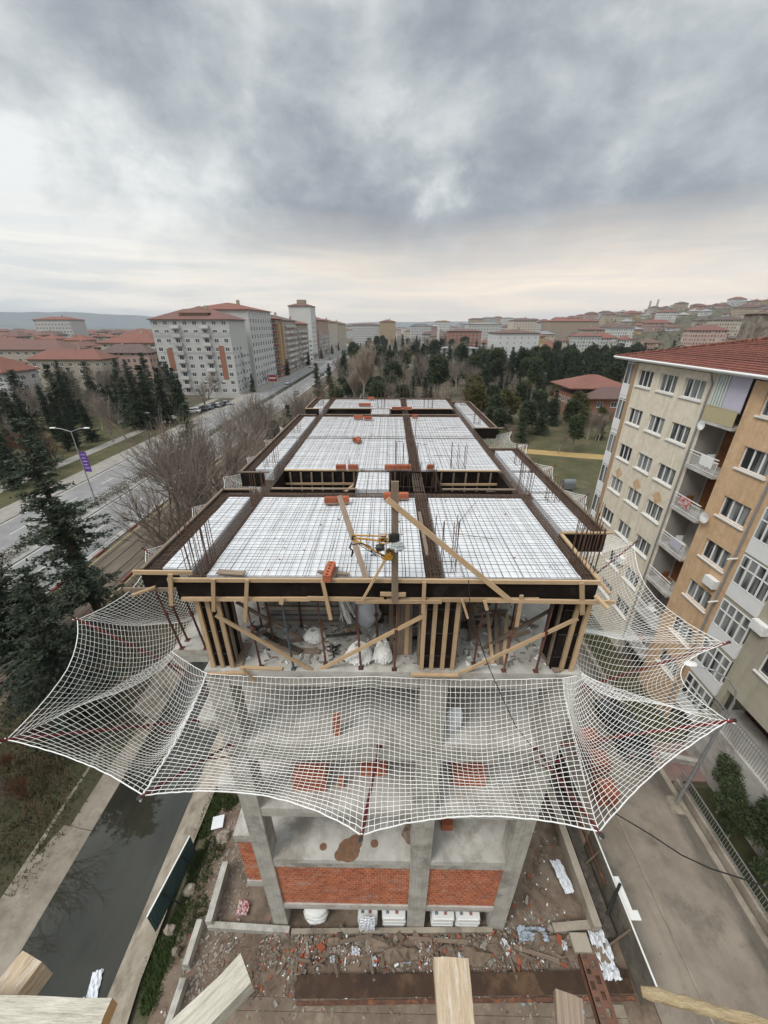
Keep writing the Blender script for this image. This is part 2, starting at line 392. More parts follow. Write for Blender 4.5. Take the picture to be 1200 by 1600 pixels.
def kerbdarken(m, x0, x1, dark):  # street colour grows darker towards the fence-side kerb, broken up by noise
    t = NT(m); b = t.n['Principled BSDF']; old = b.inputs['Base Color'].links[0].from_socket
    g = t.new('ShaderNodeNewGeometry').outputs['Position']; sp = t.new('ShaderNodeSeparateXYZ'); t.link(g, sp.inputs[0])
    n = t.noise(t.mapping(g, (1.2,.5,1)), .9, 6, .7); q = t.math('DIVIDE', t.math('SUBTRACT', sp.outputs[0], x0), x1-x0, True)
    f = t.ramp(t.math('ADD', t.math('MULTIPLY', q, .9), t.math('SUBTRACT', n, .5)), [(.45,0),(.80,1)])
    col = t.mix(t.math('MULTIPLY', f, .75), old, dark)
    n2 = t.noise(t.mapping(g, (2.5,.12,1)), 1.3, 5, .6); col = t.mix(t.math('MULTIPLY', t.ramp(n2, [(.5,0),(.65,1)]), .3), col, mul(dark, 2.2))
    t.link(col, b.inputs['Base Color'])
kerbdarken(MT['street'], 14.9, 16.7, (.085,.075,.062))
MT['paving'] = M('pale_paving', (.30,.28,.25), .9, (.21,.19,.165), 1.2, .6, bump=.1)
MT['pinkpave'] = M('pinkish_paving', (.27,.18,.155), .9, (.19,.13,.115), 1.5, .6, bump=.1)
MT['track'] = M('paved_track_bed', (.145,.115,.085), .92, (.09,.072,.055), .9, .7, bump=.3, stretch=(3, .25, 1), stain=(.20,.165,.125), stscale=.5)
MT['kerb'] = M('kerb_stone', (.36,.345,.32), .9, (.25,.24,.22), 1.5, .6)
MT['redkerb'] = M('red_kerb_blocks', (.23,.085,.065), .9, (.15,.062,.05), 3, .6)
MT['line'] = M('road_paint', (.62,.61,.58), .85, (.42,.41,.39), 3, .6)
MT['yline'] = M('yellow_line_paint', (.50,.40,.16), .85, (.30,.24,.12), 3, .6)
MT['lawn'] = M('lawn', (.052,.053,.021), .95, (.088,.075,.036), .25, .8, bump=.4, bscale=12, stain=(.15,.12,.07), stscale=.12, stamt=.6)
MT['ygravel'] = M('ochre_path', (.36,.25,.10), .95, (.28,.19,.08), .6, .5)
MT['hedge'] = M('hedge_leaves', (.05,.055,.025), .9, (.085,.07,.04), 1.5, .7)
def watermat():
    m, t, b = newmat('canal_water')
    g = t.new('ShaderNodeNewGeometry').outputs['Position']
    n = t.noise(g, .35, 4, .6)
    n0 = t.noise(t.mapping(g, (1.1,.35,1)), .55, 6, .65, .8)
    t.link(t.mix(t.ramp(n0, [(.38,0),(.62,1)]), (.024,.024,.018), (.036,.035,.026)), b.inputs['Base Color'])
    b.inputs['Roughness'].default_value = .035; b.inputs['IOR'].default_value = 1.40; b.inputs['Specular IOR Level'].default_value = .5
    n2 = t.noise(g, 2.2, 3, .5); bp = t.new('ShaderNodeBump'); bp.inputs['Strength'].default_value = .035; bp.inputs['Distance'].default_value = .03
    t.link(n2, bp.inputs['Height']); t.link(bp.outputs[0], b.inputs['Normal'])
    return m
MT['water'] = watermat()
def axis(*segs):
    o = []
    for a, b, n in segs:
        o += [a+(b-a)*i/n for i in range(n)]
    return o+[segs[-1][1]]
xs = sorted(set(axis((-14000,-2000,6),(-2000,-200,12),(-200,-30,8),(-30,-26,2),(-8.6,30,8),(30,1600,40),(1600,14000,8))+[c[0] for c in CANAL]+[-20.5,-24,-18,-14,-11]))
ys = sorted(set(axis((-3000,-70,6),(-70,-60,3),(-60,215,40),(215,230,3),(230,1600,40),(1600,14000,10))))
g = MB(); nx = len(xs)
for y in ys:
    for x in xs: g.v.append((x, y, gz(x, y)))
for j in range(len(ys)-1):
    for i in range(nx-1):
        a = j*nx+i; g.f.append((a, a+1, a+nx+1, a+nx)); g.m.append(0); g.uv.append(None)
tag(g.build('ground', MT['ground'], recenter=False, smooth=True), kind='structure')
def sheet(name, x0, x1, y0, y1, z, mat, ny=1, nx_=1, kind='structure'):
    b = MB()
    for j in range(ny):
        for i in range(nx_):
            xa, xb = lerp(x0, x1, i/nx_), lerp(x0, x1, (i+1)/nx_); ya, yb = lerp(y0, y1, j/ny), lerp(y0, y1, (j+1)/ny)
            b.quad((xa,ya,z),(xb,ya,z),(xb,yb,z),(xa,yb,z))
    return tag(b.build(name, mat, recenter=False), kind=kind)
def slab(name, x0, x1, y0, y1, z0, z1, mat, kind='structure'):
    b = MB(); b.box((x0,y0,z0),(x1,y1,z1)); return tag(b.build(name, mat, recenter=False), kind=kind)
# water and canal banks
sheet('water', -17.05, -11.6, -60, 226, -1.5, MT['water'])
b = MB()
for j in range(27):     # cast bank panels, joint lines between
    y0 = -58+j*7.0; y1 = y0+6.97; e = .18*math.sin(j*2.1)
    P4 = [(-19.0-e,y0,-.72),(-16.85,y0,-1.68),(-16.85,y1,-1.68),(-19.0-e+.12*math.cos(j),y1,-.72)]
    b.quad(*P4); b.quad((-16.85,y0,-1.68),(-16.80,y0,-2.3),(-16.80,y1,-2.3),(-16.85,y1,-1.68))
tag(b.build('canal_bank', MT['conc_old'], recenter=False), kind='structure')
b = MB(); n = 60
for j in range(n):
    y0 = -58+j*4.0; y1 = y0+4.0
    f = lambda y: -12.28+.18*noise.noise(V((y*.35, 1, 0)))
    h = lambda y: -10.25+.7*noise.noise(V((y*.22, 5, 0)))
    b.quad((f(y0),y0,-1.62),(h(y0),y0,-.12),(h(y1),y1,-.12),(f(y1),y1,-1.62))
    b.quad((f(y0)-.02,y0,-2.3),(f(y0),y0,-1.62),(f(y1),y1,-1.62),(f(y1)-.02,y1,-2.3))
tag(b.build('canal_bank', MT['conc_old'], recenter=False), kind='structure')
# avenue on the left: two carriageways, hedge median, paved track, pavements
sheet('road', -43.2, -35.3, -30, 640, .02, MT['asphalt'], 20)
sheet('road', -53.8, -46.0, -30, 640, .02, MT['asphalt'], 20)
slab('median', -46.0, -43.2, -30, 640, -.1, .14, MT['kerb'])
slab('kerb', -35.3, -34.9, -30, 520, -.1, .14, MT['kerb'])
slab('pavement', -58.0, -53.8, -30, 640, -.1, .13, MT['paving'])
slab('pavement', -72, -58.0, 150, 640, -.1, .12, MT['paving'])
sheet('track_bed', -34.7, -27.6, -30, 330, .016, MT['track'], 20)
b = MB()
for x in (-33.6,-32.2,-30.4,-29.0):
    b.box((x-.05,-30,.0),(x+.05,330,.045))
tag(b.build('rails', MT['darkmetal'], recenter=False), kind='structure')
b = MB()
for xa in (-34.2, -28.1): b.box((xa-.06,-30,.0),(xa+.06,200,.03))
tag(b.build('yellow_lines', MT['yline'], recenter=False), kind='structure')
b = MB(); 
for j in range(46):
    for xa in (-34.75, -28.5+0*j):
        y = -20+j*6.5+ (1.7 if xa > -30 else 0)
        b.box((xa-.14, y, 0), (xa+.14, y+1.7, .24))
tag(b.build('red_kerb_blocks', MT['redkerb'], recenter=False), kind='structure')
b = MB()
for xl in (-39.2, -49.9):
    for j in range(70):
        y = -28+j*9; b.quad((xl-.075,y,.026),(xl+.075,y,.026),(xl+.075,y+3.2,.026),(xl-.075,y+3.2,.026))
for xl in (-35.7,-42.9,-46.3,-53.5):
    b.quad((xl-.06,-30,.026),(xl+.06,-30,.026),(xl+.06,640,.026),(xl-.06,640,.026))
tag(b.build('lane_markings', MT['line'], recenter=False), kind='structure')
sheet('lawn', -110, -58.1, 20, 118, .018, MT['lawn'], 6, 4)
slab('footpath', -66.5, -63.8, 30, 150, -.1, .05, MT['paving'])
# right street
b = MB()
for j in range(30):
    y0 = -6+j*4; b.quad((12.9,y0,.012),(16.75,y0,.012),(16.75,y0+4,.012),(12.9,y0+4,.012))
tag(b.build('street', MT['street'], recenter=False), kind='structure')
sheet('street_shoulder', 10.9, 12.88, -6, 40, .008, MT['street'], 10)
slab('kerb', 12.86, 12.94, -6, 40, -.1, .05, MT['conc_old'])
slab('kerb', 16.75, 17.05, -6, 44, -.1, .13, MT['conc_old'])
slab('pavement', 17.05, 19.3, 14.2, 16.6, -.1, .14, MT['pinkpave'])
MT['darklawn'] = M('dark_green_lawn', (.035,.042,.016), .95, (.055,.05,.022), 1.2, .7, bump=.5)  # garden lawn of a darker green
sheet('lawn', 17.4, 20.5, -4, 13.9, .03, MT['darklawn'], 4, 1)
sheet('lawn', 17.4, 19.3, 17.0, 40, .03, MT['lawn'], 4, 1)
# yard of the building site
sheet('site_ground', -9.4, 10.85, 2.5, 37, .012, MT['mud'], 8, 6)
# park at the far right
pa = GP(905, 765)
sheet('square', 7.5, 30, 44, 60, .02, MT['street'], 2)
sheet('lawn', 5, 70, 61, 118, .024, MT['lawn'], 6, 6)
b = MB(); pts = [(8,86),(20,84.5),(30,83),(40,80),(52,77),(62,74),(75,70)]
for (xa, ya), (xb, yb) in zip(pts, pts[1:]):
    b.quad((xa,ya-2.2,.036),(xb,yb-2.2,.036),(xb,yb+1.6,.036),(xa,ya+1.6,.036))
tag(b.build('footpath', MT['ygravel'], recenter=False), kind='structure')
# far hills
def ridge(name, r, prof, mat, th=600):
    b = MB(); n = 160
    P0 = []
    for i in range(n+1):
        a = lerp(-58, 58, i/n); hh = prof(a)*(1+.12*noise.noise(V((a*.23, r*.01, 0)))+.05*noise.noise(V((a*.9, r*.02, 3))))
        ca, sa = math.cos(math.radians(a)), math.sin(math.radians(a))
        P0.append(((r-th)*sa, (r-th)*ca, -2, r*sa, r*ca, hh, (r+th)*sa, (r+th)*ca, -2))
    for q, k in zip(P0, P0[1:]):
        b.quad(q[0:3], k[0:3], k[3:6], q[3:6]); b.quad(q[3:6], k[3:6], k[6:9], q[6:9])
    o = tag(b.build(name, mat, recenter=False, smooth=True), kind='structure'); return o
MT['hillside'] = M('wooded_hillside', (.075,.09,.095), .95, (.11,.12,.11), .002, .6)
ridge('hills', 7000, lambda a: 24.8+7000*(.018*sstep(-17, -36, a)**.8 + .004 + .004*sstep(-10, 0, a) + .003*sstep(4, 20, a)), MT['hillside'])
ridge('hills', 5200, lambda a: 24.8+5200*(-.004+.008*sstep(-28, -50, a)+.004*sstep(-2, 8, a)), MT['hillside'], 400)
# ------------------------------------------------------------------ the unfinished building
B = thing('unfinished_building', 'unfinished concrete building frame with red brick infill below the white safety net', 'building', (0, 20, 0))
FX0, FX1 = -5.08, 5.28
LEV = [16.2, 13.1, 9.5, 6.0, 2.2]; EDGE = [15.6, 12.25, 9.0, 5.42, 1.78]
for zt, zb in zip(LEV, EDGE):
    b = MB(); b.box((FX0, 7.7, zt-.26), (FX1, 33.4, zt))
    b.box((-6.3, 8.45, zt-.26), (FX0-.002, 33.3, zt-.004)); b.box((FX1+.002, 10.0, zt-.26), (6.5, 32, zt-.004))
    b.build('floor_slab', MT['conc_floor'], B)
    b = MB()
    b.box((FX0+.01, 7.706, zb), (FX1-.01, 8.15, zt-.262)); b.box((FX0+.01, 8.152, zb), (FX0+.4, 33.3, zt-.262)); b.box((FX1-.4, 8.152, zb), (FX1-.01, 33.3, zt-.262))
    b.box((-6.296, 8.456, zt-.5), (-5.1, 8.7, zt-.262)); b.box((-6.296, 8.702, zt-.5), (-6.1, 33, zt-.262)); b.box((6.3, 10.01, zt-.5), (6.496, 31.9, zt-.262))
    for yy in (13.0, 20.9, 26.5): b.box((FX0+.402, yy, zb), (FX1-.402, yy+.35, zt-.263))
    b.build('edge_beam', MT['concrete'], B)
for yi, y in enumerate((7.68, 12.9, 15.6, 20.8, 26.4, 29.2, 32.6)):
    for xa, xb in ((-5.1, -4.47), (.93, 1.70), (4.62, 5.30)):
        b = MB(); b.box((xa, y, -.3), (xb, y+.66, 16.18)); b.build('column', MT['concrete'], B)
def bwall(x0, x1, y0, y1, z0, z1):
    b = MB(); b.box((x0,y0,z0),(x1,y1,z1)); b.build('brick_wall', MT['brick'], B)
bwall(-4.468, .928, 7.76, 7.96, 2.201, 5.418); bwall(1.702, 4.618, 7.76, 7.96, 2.201, 5.418)
bwall(-6.24, -5.11, 8.5, 8.7, 2.2, 5.49); bwall(-6.24, -6.04, 8.705, 32, 2.2, 5.49)
bwall(5.08, 5.27, 8.4, 12.8, 2.2, 5.41)
for i, (xa, xb) in enumerate(((-4.4, .9), (1.75, 4.6))):
    b = MB(); b.box((xa, 10.6, 0), (xb, 10.8, 1.77)); b.build('inner_wall', MT['conc_old'], B)
for zf, zc_, yw, mt in ((13.1,15.93,10.9,'conc_old'),(9.5,12.83,10.2,'brick'),(6.0,9.23,12.2,'conc_old')):
    for xa, xb in ((-4.4,-1.25),(-.15,.9),(1.75,4.55)):
        b = MB(); b.box((xa, yw, zf+.002), (xb, yw+.2, zc_)); b.build('inner_wall', MT[mt], B)
b = MB(); b.box((-1.0, 12, -.2), (-.2, 12.3, 16)); b.build('shaft_wall', MT['concrete'], B)
b = MB(); b.box((1.8, 14.0, 2.3), (3.4, 14.2, 16)); b.build('shaft_wall', MT['concrete'], B)
# ---------------------------------------------------------------- top deck: formwork, foam infill, rebar
DZ = 18.72
D = thing('deck_formwork', 'dark plywood formwork deck on top of the unfinished building holding the white foam', 'formwork', (0, 20, 18.7))
def soff(x0, x1, y0, y1):
    b = MB(); b.box((x0,y0,DZ-.05),(x1,y1,DZ)); b.build('soffit_panel', MT['ply_worn'], D)
soff(-5.2, 5.02, 7.7, 13.4)
soff(-5.2, -4.45, 13.402, 15.5); soff(-1.35, .12, 13.402, 15.5); soff(4.6, 5.02, 13.402, 15.5)
soff(-5.2, 5.02, 15.502, 26.8)
soff(-5.2, -4.45, 26.802, 29.1); soff(-1.35, .12, 26.802, 29.1); soff(4.6, 5.02, 26.802, 29.1)
soff(-5.2, 5.02, 29.102, 33.5)
soff(-6.18, -5.202, 8.0, 13.3); soff(-6.18, -5.202, 15.2, 26.8); soff(-6.18, -5.202, 29.0, 33.5)
soff(5.022, 6.42, 10.1, 18.8); soff(5.022, 6.42, 23.1, 32.0)
def side(p, q, z0=18.66, z1=19.27, th=.022, m='ply'):
    b = MB(); zc = (z0+z1)/2
    b.bar((p[0],p[1],zc), (q[0],q[1],zc), th, z1-z0); b.build('side_board', MT[m], D)
side((-5.2,7.69),(5.03,7.69))
side((-6.2,7.99),(-5.24,7.99)); side((-6.2,8.0),(-6.2,13.3),m='ply_worn'); side((-6.2,13.31),(-5.2,13.31))
side((-6.2,15.19),(-5.2,15.19)); side((-6.2,15.2),(-6.2,26.8),m='ply_worn'); side((-6.2,26.81),(-5.2,26.81)); side((-6.2,28.99),(-5.2,28.99)); side((-6.2,29),(-6.2,33.5),m='ply_worn')
side((-6.2,33.52),(5.03,33.52),m='ply_worn')
side((5.04,7.7),(5.04,10.08),m='ply_worn'); side((5.04,18.82),(5.04,23.08),m='ply_worn'); side((5.04,32.02),(5.04,33.5),m='ply_worn')
side((5.05,10.09),(6.43,10.09)); side((6.43,10.1),(6.43,18.8),m='ply_worn'); side((6.43,18.81),(5.05,18.81),m='ply_worn')
side((5.05,23.09),(6.43,23.09)); side((6.43,23.1),(6.43,32.0),m='ply_worn'); side((6.43,32.01),(5.05,32.01),m='ply_worn')
for x0, x1, y0, y1 in ((-4.44,-1.36,13.41,15.49),(.13,1.95,13.41,15.49),(1.99,4.59,13.41,15.49),(-4.44,-1.36,26.81,29.09),(.13,4.59,26.81,29.09)):
    side((x0,y0),(x1,y0),18.3,19.2); side((x0,y1),(x1,y1),18.3,19.25); side((x0,y0),(x0,y1),18.3,19.25); side((x1,y0),(x1,y1),18.3,19.25)
# beam top edges (old planks capping the side boards), one part each
def cap(p, q, m='wood_old', z=19.30, w=.10, h=.045):
    b = MB(); b.bar((p[0],p[1],z), (q[0],q[1],z), w, h); b.build('cap_plank', MT[m], D)
cap((-6.2,8.05),(-6.2,13.35)); cap((-6.2,15.2),(-6.2,20.6)); cap((-6.2,20.65),(-6.2,26.8)); cap((-6.2,29),(-6.2,33.5))
cap((5.06,7.72),(5.06,10.0),m='wood'); cap((6.45,10.15),(6.45,14.6)); cap((6.45,14.65),(6.45,19.0)); cap((6.45,23.0),(6.45,32.1))
cap((5.1,10.1),(6.6,10.1),m='wood'); cap((-6.2,33.5),(5.1,33.5)); cap((5.05,23.1),(6.8,23.1)); cap((5.05,32.05),(6.5,32.05)); cap((5.05,18.85),(6.4,18.85))
cap((-4.42,15.47),(-1.2,15.47),m='wood'); cap((2.0,15.47),(4.7,15.47),m='wood'); cap((-4.4,13.42),(-1.2,13.42)); cap((2.0,13.42),(4.7,13.42)); cap((-6.3,15.2),(-5.0,15.2))
cap((-4.42,29.07),(-1.2,29.07),m='wood'); cap((.3,29.07),(4.7,29.07),m='wood'); cap((-4.4,26.85),(4.7,26.85))
cap((-6.2,13.33),(-4.9,13.33)); cap((-6.2,26.8),(-5.0,26.8)); cap((-6.2,29.0),(-5.0,29.0),m='wood')
# foam beds
ROWS = [(7.86,12.72),(15.75,20.72),(20.98,26.35),(29.35,33.2)]
COLS = [(-5.75,-4.98),(-4.5,.92),(1.40,4.72)]
ROWN = ['front','second','third','rearmost']; COLN = ['narrow left','wide middle','right']
FOAM = []
def foam(x0, x1, y0, y1, lab):
    b = MB(); r = random.Random(int(x0*100+y0*7))
    ny = max(1, round((y1-y0)/.62)); nxx = max(1, round((x1-x0)/.50))
    sx, sy = (x1-x0)/nxx, (y1-y0)/ny
    for j in range(ny):
        for i in range(nxx):
            g_ = .006+.010*r.random(); zz = 19.24+.010*r.random()
            b.box((x0+i*sx+g_, y0+j*sy+g_*.8, DZ+.005), (x0+(i+1)*sx-g_*.6, y0+(j+1)*sy-g_*.8, zz))
    o = tag(b.build('foam_infill', MT['foam']), lab, 'foam', 'white foam bays on the deck'); FOAM.append(o)
def mat_(x0, x1, y0, y1, lab, sx=.165, sy=.165):
    b = MB(); r = random.Random(int(x0*31+y0*17)+5)
    k = int((x1-x0)/sx)
    for i in range(k+1):
        x = x0+i*sx+r.uniform(-.022,.022); 
        pts = [(x+r.uniform(-.02,.02), lerp(y0, y1, q), 19.300+r.uniform(-.006,.008)) for q in (0,.33,.66,1)]
        b.tube(pts, .0064, 4, cap=False)
    k = int((y1-y0)/sy)
    for i in range(k+1):
        y = y0+i*sy+r.uniform(-.035,.035)
        pts = [(lerp(x0, x1, q), y+r.uniform(-.025,.025), 19.316+r.uniform(-.004,.012)) for q in (0,.25,.5,.75,1)]
        b.tube(pts, .0060, 4, cap=False)
    tag(b.build('rebar_mat', MT['rebar']), lab, 'rebar mat', 'rebar mats on the deck')
for j, (y0, y1) in enumerate(ROWS):
    for i, (x0, x1) in enumerate(COLS):
        yy = 8.15 if (i == 0 and j == 0) else y0
        foam(x0, x1, yy, y1, 'white foam blocks filling the %s bay of the %s row on the deck' % (COLN[i], ROWN[j]))
        mat_(x0-.25, x1+.25, yy-.05, y1+.3, 'rusty rebar mat over the %s foam bay of the %s row' % (COLN[i], ROWN[j]))
RB = [(10.3,13.2,'nearest'),(13.3,15.4,'second'),(15.75,18.6,'third'),(23.35,27.2,'fourth'),(27.5,31.8,'farthest')]
for y0, y1, nm in RB:
    foam(5.22, 6.05, y0, y1, 'white foam blocks in the %s bay of the right-hand strip' % nm)
    mat_(5.1, 6.35, y0-.1, y1+.1, 'rusty rebar mat over the %s foam bay of the right-hand strip' % nm)
foam(-1.28, .02, 13.5, 15.4, 'white foam blocks in the short strip between two openings, nearer one'); mat_(-1.3,.1,13.3,15.7,'rusty rebar mat over the nearer short foam strip')
foam(-1.28, .02, 26.9, 29.0, 'white foam blocks in the short strip between two openings, farther one'); mat_(-1.3,.1,26.8,29.2,'rusty rebar mat over the farther short foam strip')
# beam cages
def cage(p, q, w, lab, h=.30, z0=18.86):
    p = V((p[0],p[1],0)); q = V((q[0],q[1],0)); L = (q-p).length; d = (q-p)/L; s = V((-d.y, d.x, 0))
    b = MB(); r = random.Random(int(L*100))
    for oz in (z0, z0+h, z0+h+.02, z0+h*.5):
        for o in (-.5,-.25,0,.25,.5):
            if oz == z0+h*.5 and abs(o) < .4: continue
            jt = r.uniform(-.02,.02)
            b.tube([p+s*(o*w+jt)+V((0,0,oz)), (p+q)/2+s*(o*w+r.uniform(-.02,.02))+V((0,0,oz+r.uniform(-.01,.02))), q+s*(o*w-jt)+V((0,0,oz))], .009, 4, cap=False)
    n = int(L/.15)
    for i in range(n+1):
        c = p+d*(L*i/n+r.uniform(-.03,.03))
        a = [c-s*w/2+V((0,0,z0)), c-s*w/2+V((0,0,z0+h+.03)), c+s*w/2+V((0,0,z0+h+.03)), c+s*w/2+V((0,0,z0))]
        b.tube(a+[a[0]], .006, 4, cap=False)
    tag(b.build('rebar_cage', MT['cage']), lab, 'rebar cage', 'rebar cages in the beam troughs')
cage((-4.74,7.85),(-4.74,33.3),.36,'long rusty rebar cage in the left inner beam trough')
cage((1.16,7.85),(1.16,33.3),.36,'long rusty rebar cage in the middle beam trough')
cage((4.95,7.85),(4.95,33.3),.26,'long rusty rebar cage along the right edge of the main deck')
cage((-6.0,8.1),(-6.0,13.2),.26,'rusty rebar cage in the left outer edge trough, front piece')
cage((-6.0,15.3),(-6.0,26.7),.26,'rusty rebar cage in the left outer edge trough, long middle piece')
cage((-6.0,29.1),(-6.0,33.4),.26,'rusty rebar cage in the left outer edge trough, rear piece')
cage((-5.9,13.05),(6.2,13.05),.36,'cross rebar cage right behind the front foam row')
cage((-4.4,15.6),(4.9,15.6),.16,'cross rebar cage in front of the second foam row')
cage((-4.4,20.85),(4.9,20.85),.14,'thin cross rebar cage between second and third foam rows')
cage((-5.9,26.6),(4.9,26.6),.30,'cross rebar cage behind the third foam row')
cage((-4.4,29.22),(4.9,29.22),.18,'cross rebar cage in front of the rearmost foam row')
cage((-5.9,33.35),(4.9,33.35),.2,'cross rebar cage along the rear edge of the deck')
cage((6.24,10.2),(6.24,18.7),.26,'rusty rebar cage along the right strip outer edge, front part')
cage((6.24,23.2),(6.24,31.9),.26,'rusty rebar cage along the right strip outer edge, rear part')
# column starter bars
def starters(x, y, n, w, dp, h, lab, z0=18.75):
    t_ = thing('column_starter_bars', lab, 'rebar', (x, y, z0), 'upright starter bars over the columns')
    r = random.Random(int(x*77+y*13))
    for i in range(n):
        a = i/n; pr = a*4
        if pr < 1: px, py = -w/2+w*pr, -dp/2
        elif pr < 2: px, py = w/2, -dp/2+dp*(pr-1)
        elif pr < 3: px, py = w/2-w*(pr-2), dp/2
        else: px, py = -w/2, dp/2-dp*(pr-3)
        hh = h*r.uniform(.86, 1.04); b = MB()
        l = V((r.uniform(-.05,.05), r.uniform(-.05,.05), 0))
        b.tube([(x+px,y+py,z0), (x+px+l.x*.4,y+py+l.y*.4,z0+hh*.5), (x+px+l.x,y+py+l.y,z0+hh)], .010, 5)
        b.build('bar', MT['rebar'], t_)
    b = MB()
    for k in range(3):
        zz = z0+.2+k*.16; c = [(x-w/2,y-dp/2,zz),(x+w/2,y-dp/2,zz),(x+w/2,y+dp/2,zz),(x-w/2,y+dp/2,zz)]
        b.tube(c+[c[0]], .006, 4, cap=False)
    b.build('stirrup', MT['rebar'], t_)
sl = [(-4.75,8.25,16,.5,.55,1.95,'dense rusty starter bars above the left front column'),
 (1.35,8.3,10,.7,.5,1.9,'rusty starter bars above the middle front column'),
 (4.9,8.3,14,.42,.6,1.95,'rusty starter bars above the right front column'),
 (-4.75,13.05,8,.4,.5,1.4,'starter bars at the left beam just before the front opening'),
 (-5.2,16.3,10,.5,.6,1.7,'starter bars on the left strip beside the second foam row'),
 (-5.4,22.2,8,.4,.6,1.8,'starter bars on the left strip beside the third foam row'),
 (.75,16.2,12,.9,.4,1.6,'starter bars in the middle of the second foam row front edge'),
 (3.0,16.1,8,.6,.4,1.6,'starter bars at the second foam row right of the middle beam'),
 (4.95,13.2,10,.4,.5,1.9,'starter bars at the right edge by the stair opening'),
 (5.75,12.6,7,.4,.4,1.5,'starter bars standing in the right-hand strip, nearest'),
 (5.8,16.6,7,.4,.4,1.5,'starter bars standing in the right-hand strip behind the cross plank'),
 (1.2,21.3,8,.5,.3,1.4,'starter bars beside the middle beam at the third foam row'),
 (-5.3,30.6,8,.4,.5,1.7,'starter bars on the left strip of the rearmost row'),
 (-4.7,33.1,10,.5,.4,2.3,'tall starter bars at the rear left corner of the deck'),
 (-.6,29.6,8,.5,.4,1.8,'starter bars at the rear row left of the middle beam'),
 (1.3,33.0,12,.9,.4,2.3,'tall starter bars in the middle of the rear deck edge'),
 (2.9,29.5,8,.6,.4,1.9,'starter bars at the rear row right of the middle beam'),
 (4.9,33.0,8,.4,.4,2.3,'tall starter bars at the rear right corner of the deck'),
 (5.8,30.8,8,.5,.5,1.9,'starter bars on the rear right strip'),
 (5.5,24.4,6,.4,.4,1.9,'starter bars on the near end of the rear right strip'),
 (6.0,10.3,6,.5,.2,1.5,'starter bars at the near corner of the right-hand strip')]
for a in sl: starters(*a)
starters(1.05, 14.5, 24, 1.6, 1.5, 2.2, 'rows of tall bars for the lift shaft walls in the front opening', 17.6)
tt = MB(); tt.box((.2,14.6,16.3),(1.9,14.7,18.9)); tag(tt.build('shaft_formwork', MT['ply']), 'dark shaft formwork board standing behind the tall bars in the opening', 'formwork')
# ------------------------------------------------------------------ formwork timber, props, things inside the top storey
def timber(p, q, w, h, lab, m='wood', group='loose formwork timbers', name='timber', up=(0,0,1), cat='timber'):
    b = MB(); b.bar(p, q, w, h, up); return tag(b.build(name, MT[m]), lab, cat, group)
YF = 7.63
def tv(u0, v0, u1, v1, w, h, lab, m='wood', y=YF, y1=None, up=(0,-1,0), name='timber', group='loose formwork timbers'):
    return timber(P(u0,v0,y=y), P(u1,v1,y=y if y1 is None else y1), w, h, lab, m, group, name, up)
# walers along the front
tv(208,894,301,895,.11,.05,'light timber on the front edge of the left strip, its end sticking out left', y=7.93)
tv(262,906,600,907,.10,.06,'long top timber along the front deck edge, left half', y=YF)
tv(600,907,937,910,.10,.06,'long top timber along the front deck edge, right half', y=YF)
tv(194,921,292,921,.10,.05,'weathered timber under the left strip, sticking out over the net','wood_old', y=7.93)
tv(284,936,484,936,.10,.06,'lower front timber under the dark plywood, left end', y=YF)
tv(480,935,600,937,.10,.06,'lower front timber left of the upright post', y=YF)
tv(555,940,690,940,.09,.055,'short doubled lower timber beneath the upright post', y=YF-.075)
tv(604,937,842,937,.10,.06,'lower front timber right of the upright post', y=YF)
tv(760,938,960,941,.10,.06,'lower front timber at the right corner sticking out to the right', y=YF-.065)
tv(594,928,634,929,.10,.05,'short cross piece nailed to the foot of the upright post', y=YF-.07)
# short hanging battens
HB = [(266,897,268,946,.10,'pale hanging batten at the left end of the front edge'),(333,905,334,955,.09,'hanging batten above the left column form'),
 (386,906,383,972,.09,'long hanging batten right of the left column form'),(504,908,517,968,.09,'crooked hanging batten left of the middle bay'),
 (441,934,439,944,.10,'stub of batten under the front edge, left bay'),(663,909,661,958,.09,'hanging batten above the middle column form'),
 (722,937,731,966,.06,'thin slanting batten right of the middle column form'),(757,938,761,953,.08,'short stub batten in the right bay'),
 (815,930,807,979,.09,'long tilted batten in the right bay'),(909,911,910,960,.11,'hanging batten above the right column form')]
for u0,v0,u1,v1,w_,lab in HB: tv(u0,v0,u1,v1,w_,.045,lab,y=YF-.07,name='batten',group='short battens hanging from the front edge')
timber(P(930,930,y=7.5), P(950,951,y=7.2), .09,.05,'stub timber poking out at the right front corner','wood')
timber(P(934,905,y=7.7), P(953,927,y=7.45), .09,.05,'dark stub timber poking out above the right corner','wood')
timber(P(243,917,y=7.9), P(207,930,y=7.75), .09,.05,'pale stub timber poking out at the left corner over the net','wood')
timber(P(400,1066,y=7.55), P(380,1045,y=7.6), .06,.05,'small offcut lying on the slab edge','wood')
for k in range(17):
    yy = 8.05+k*.55
    if 13.2 < yy: break
    b = MB(); b.box((-5.1,yy,18.56),(5.0,yy+.09,18.668)); b.build('joist', MT['wood_old'], D)
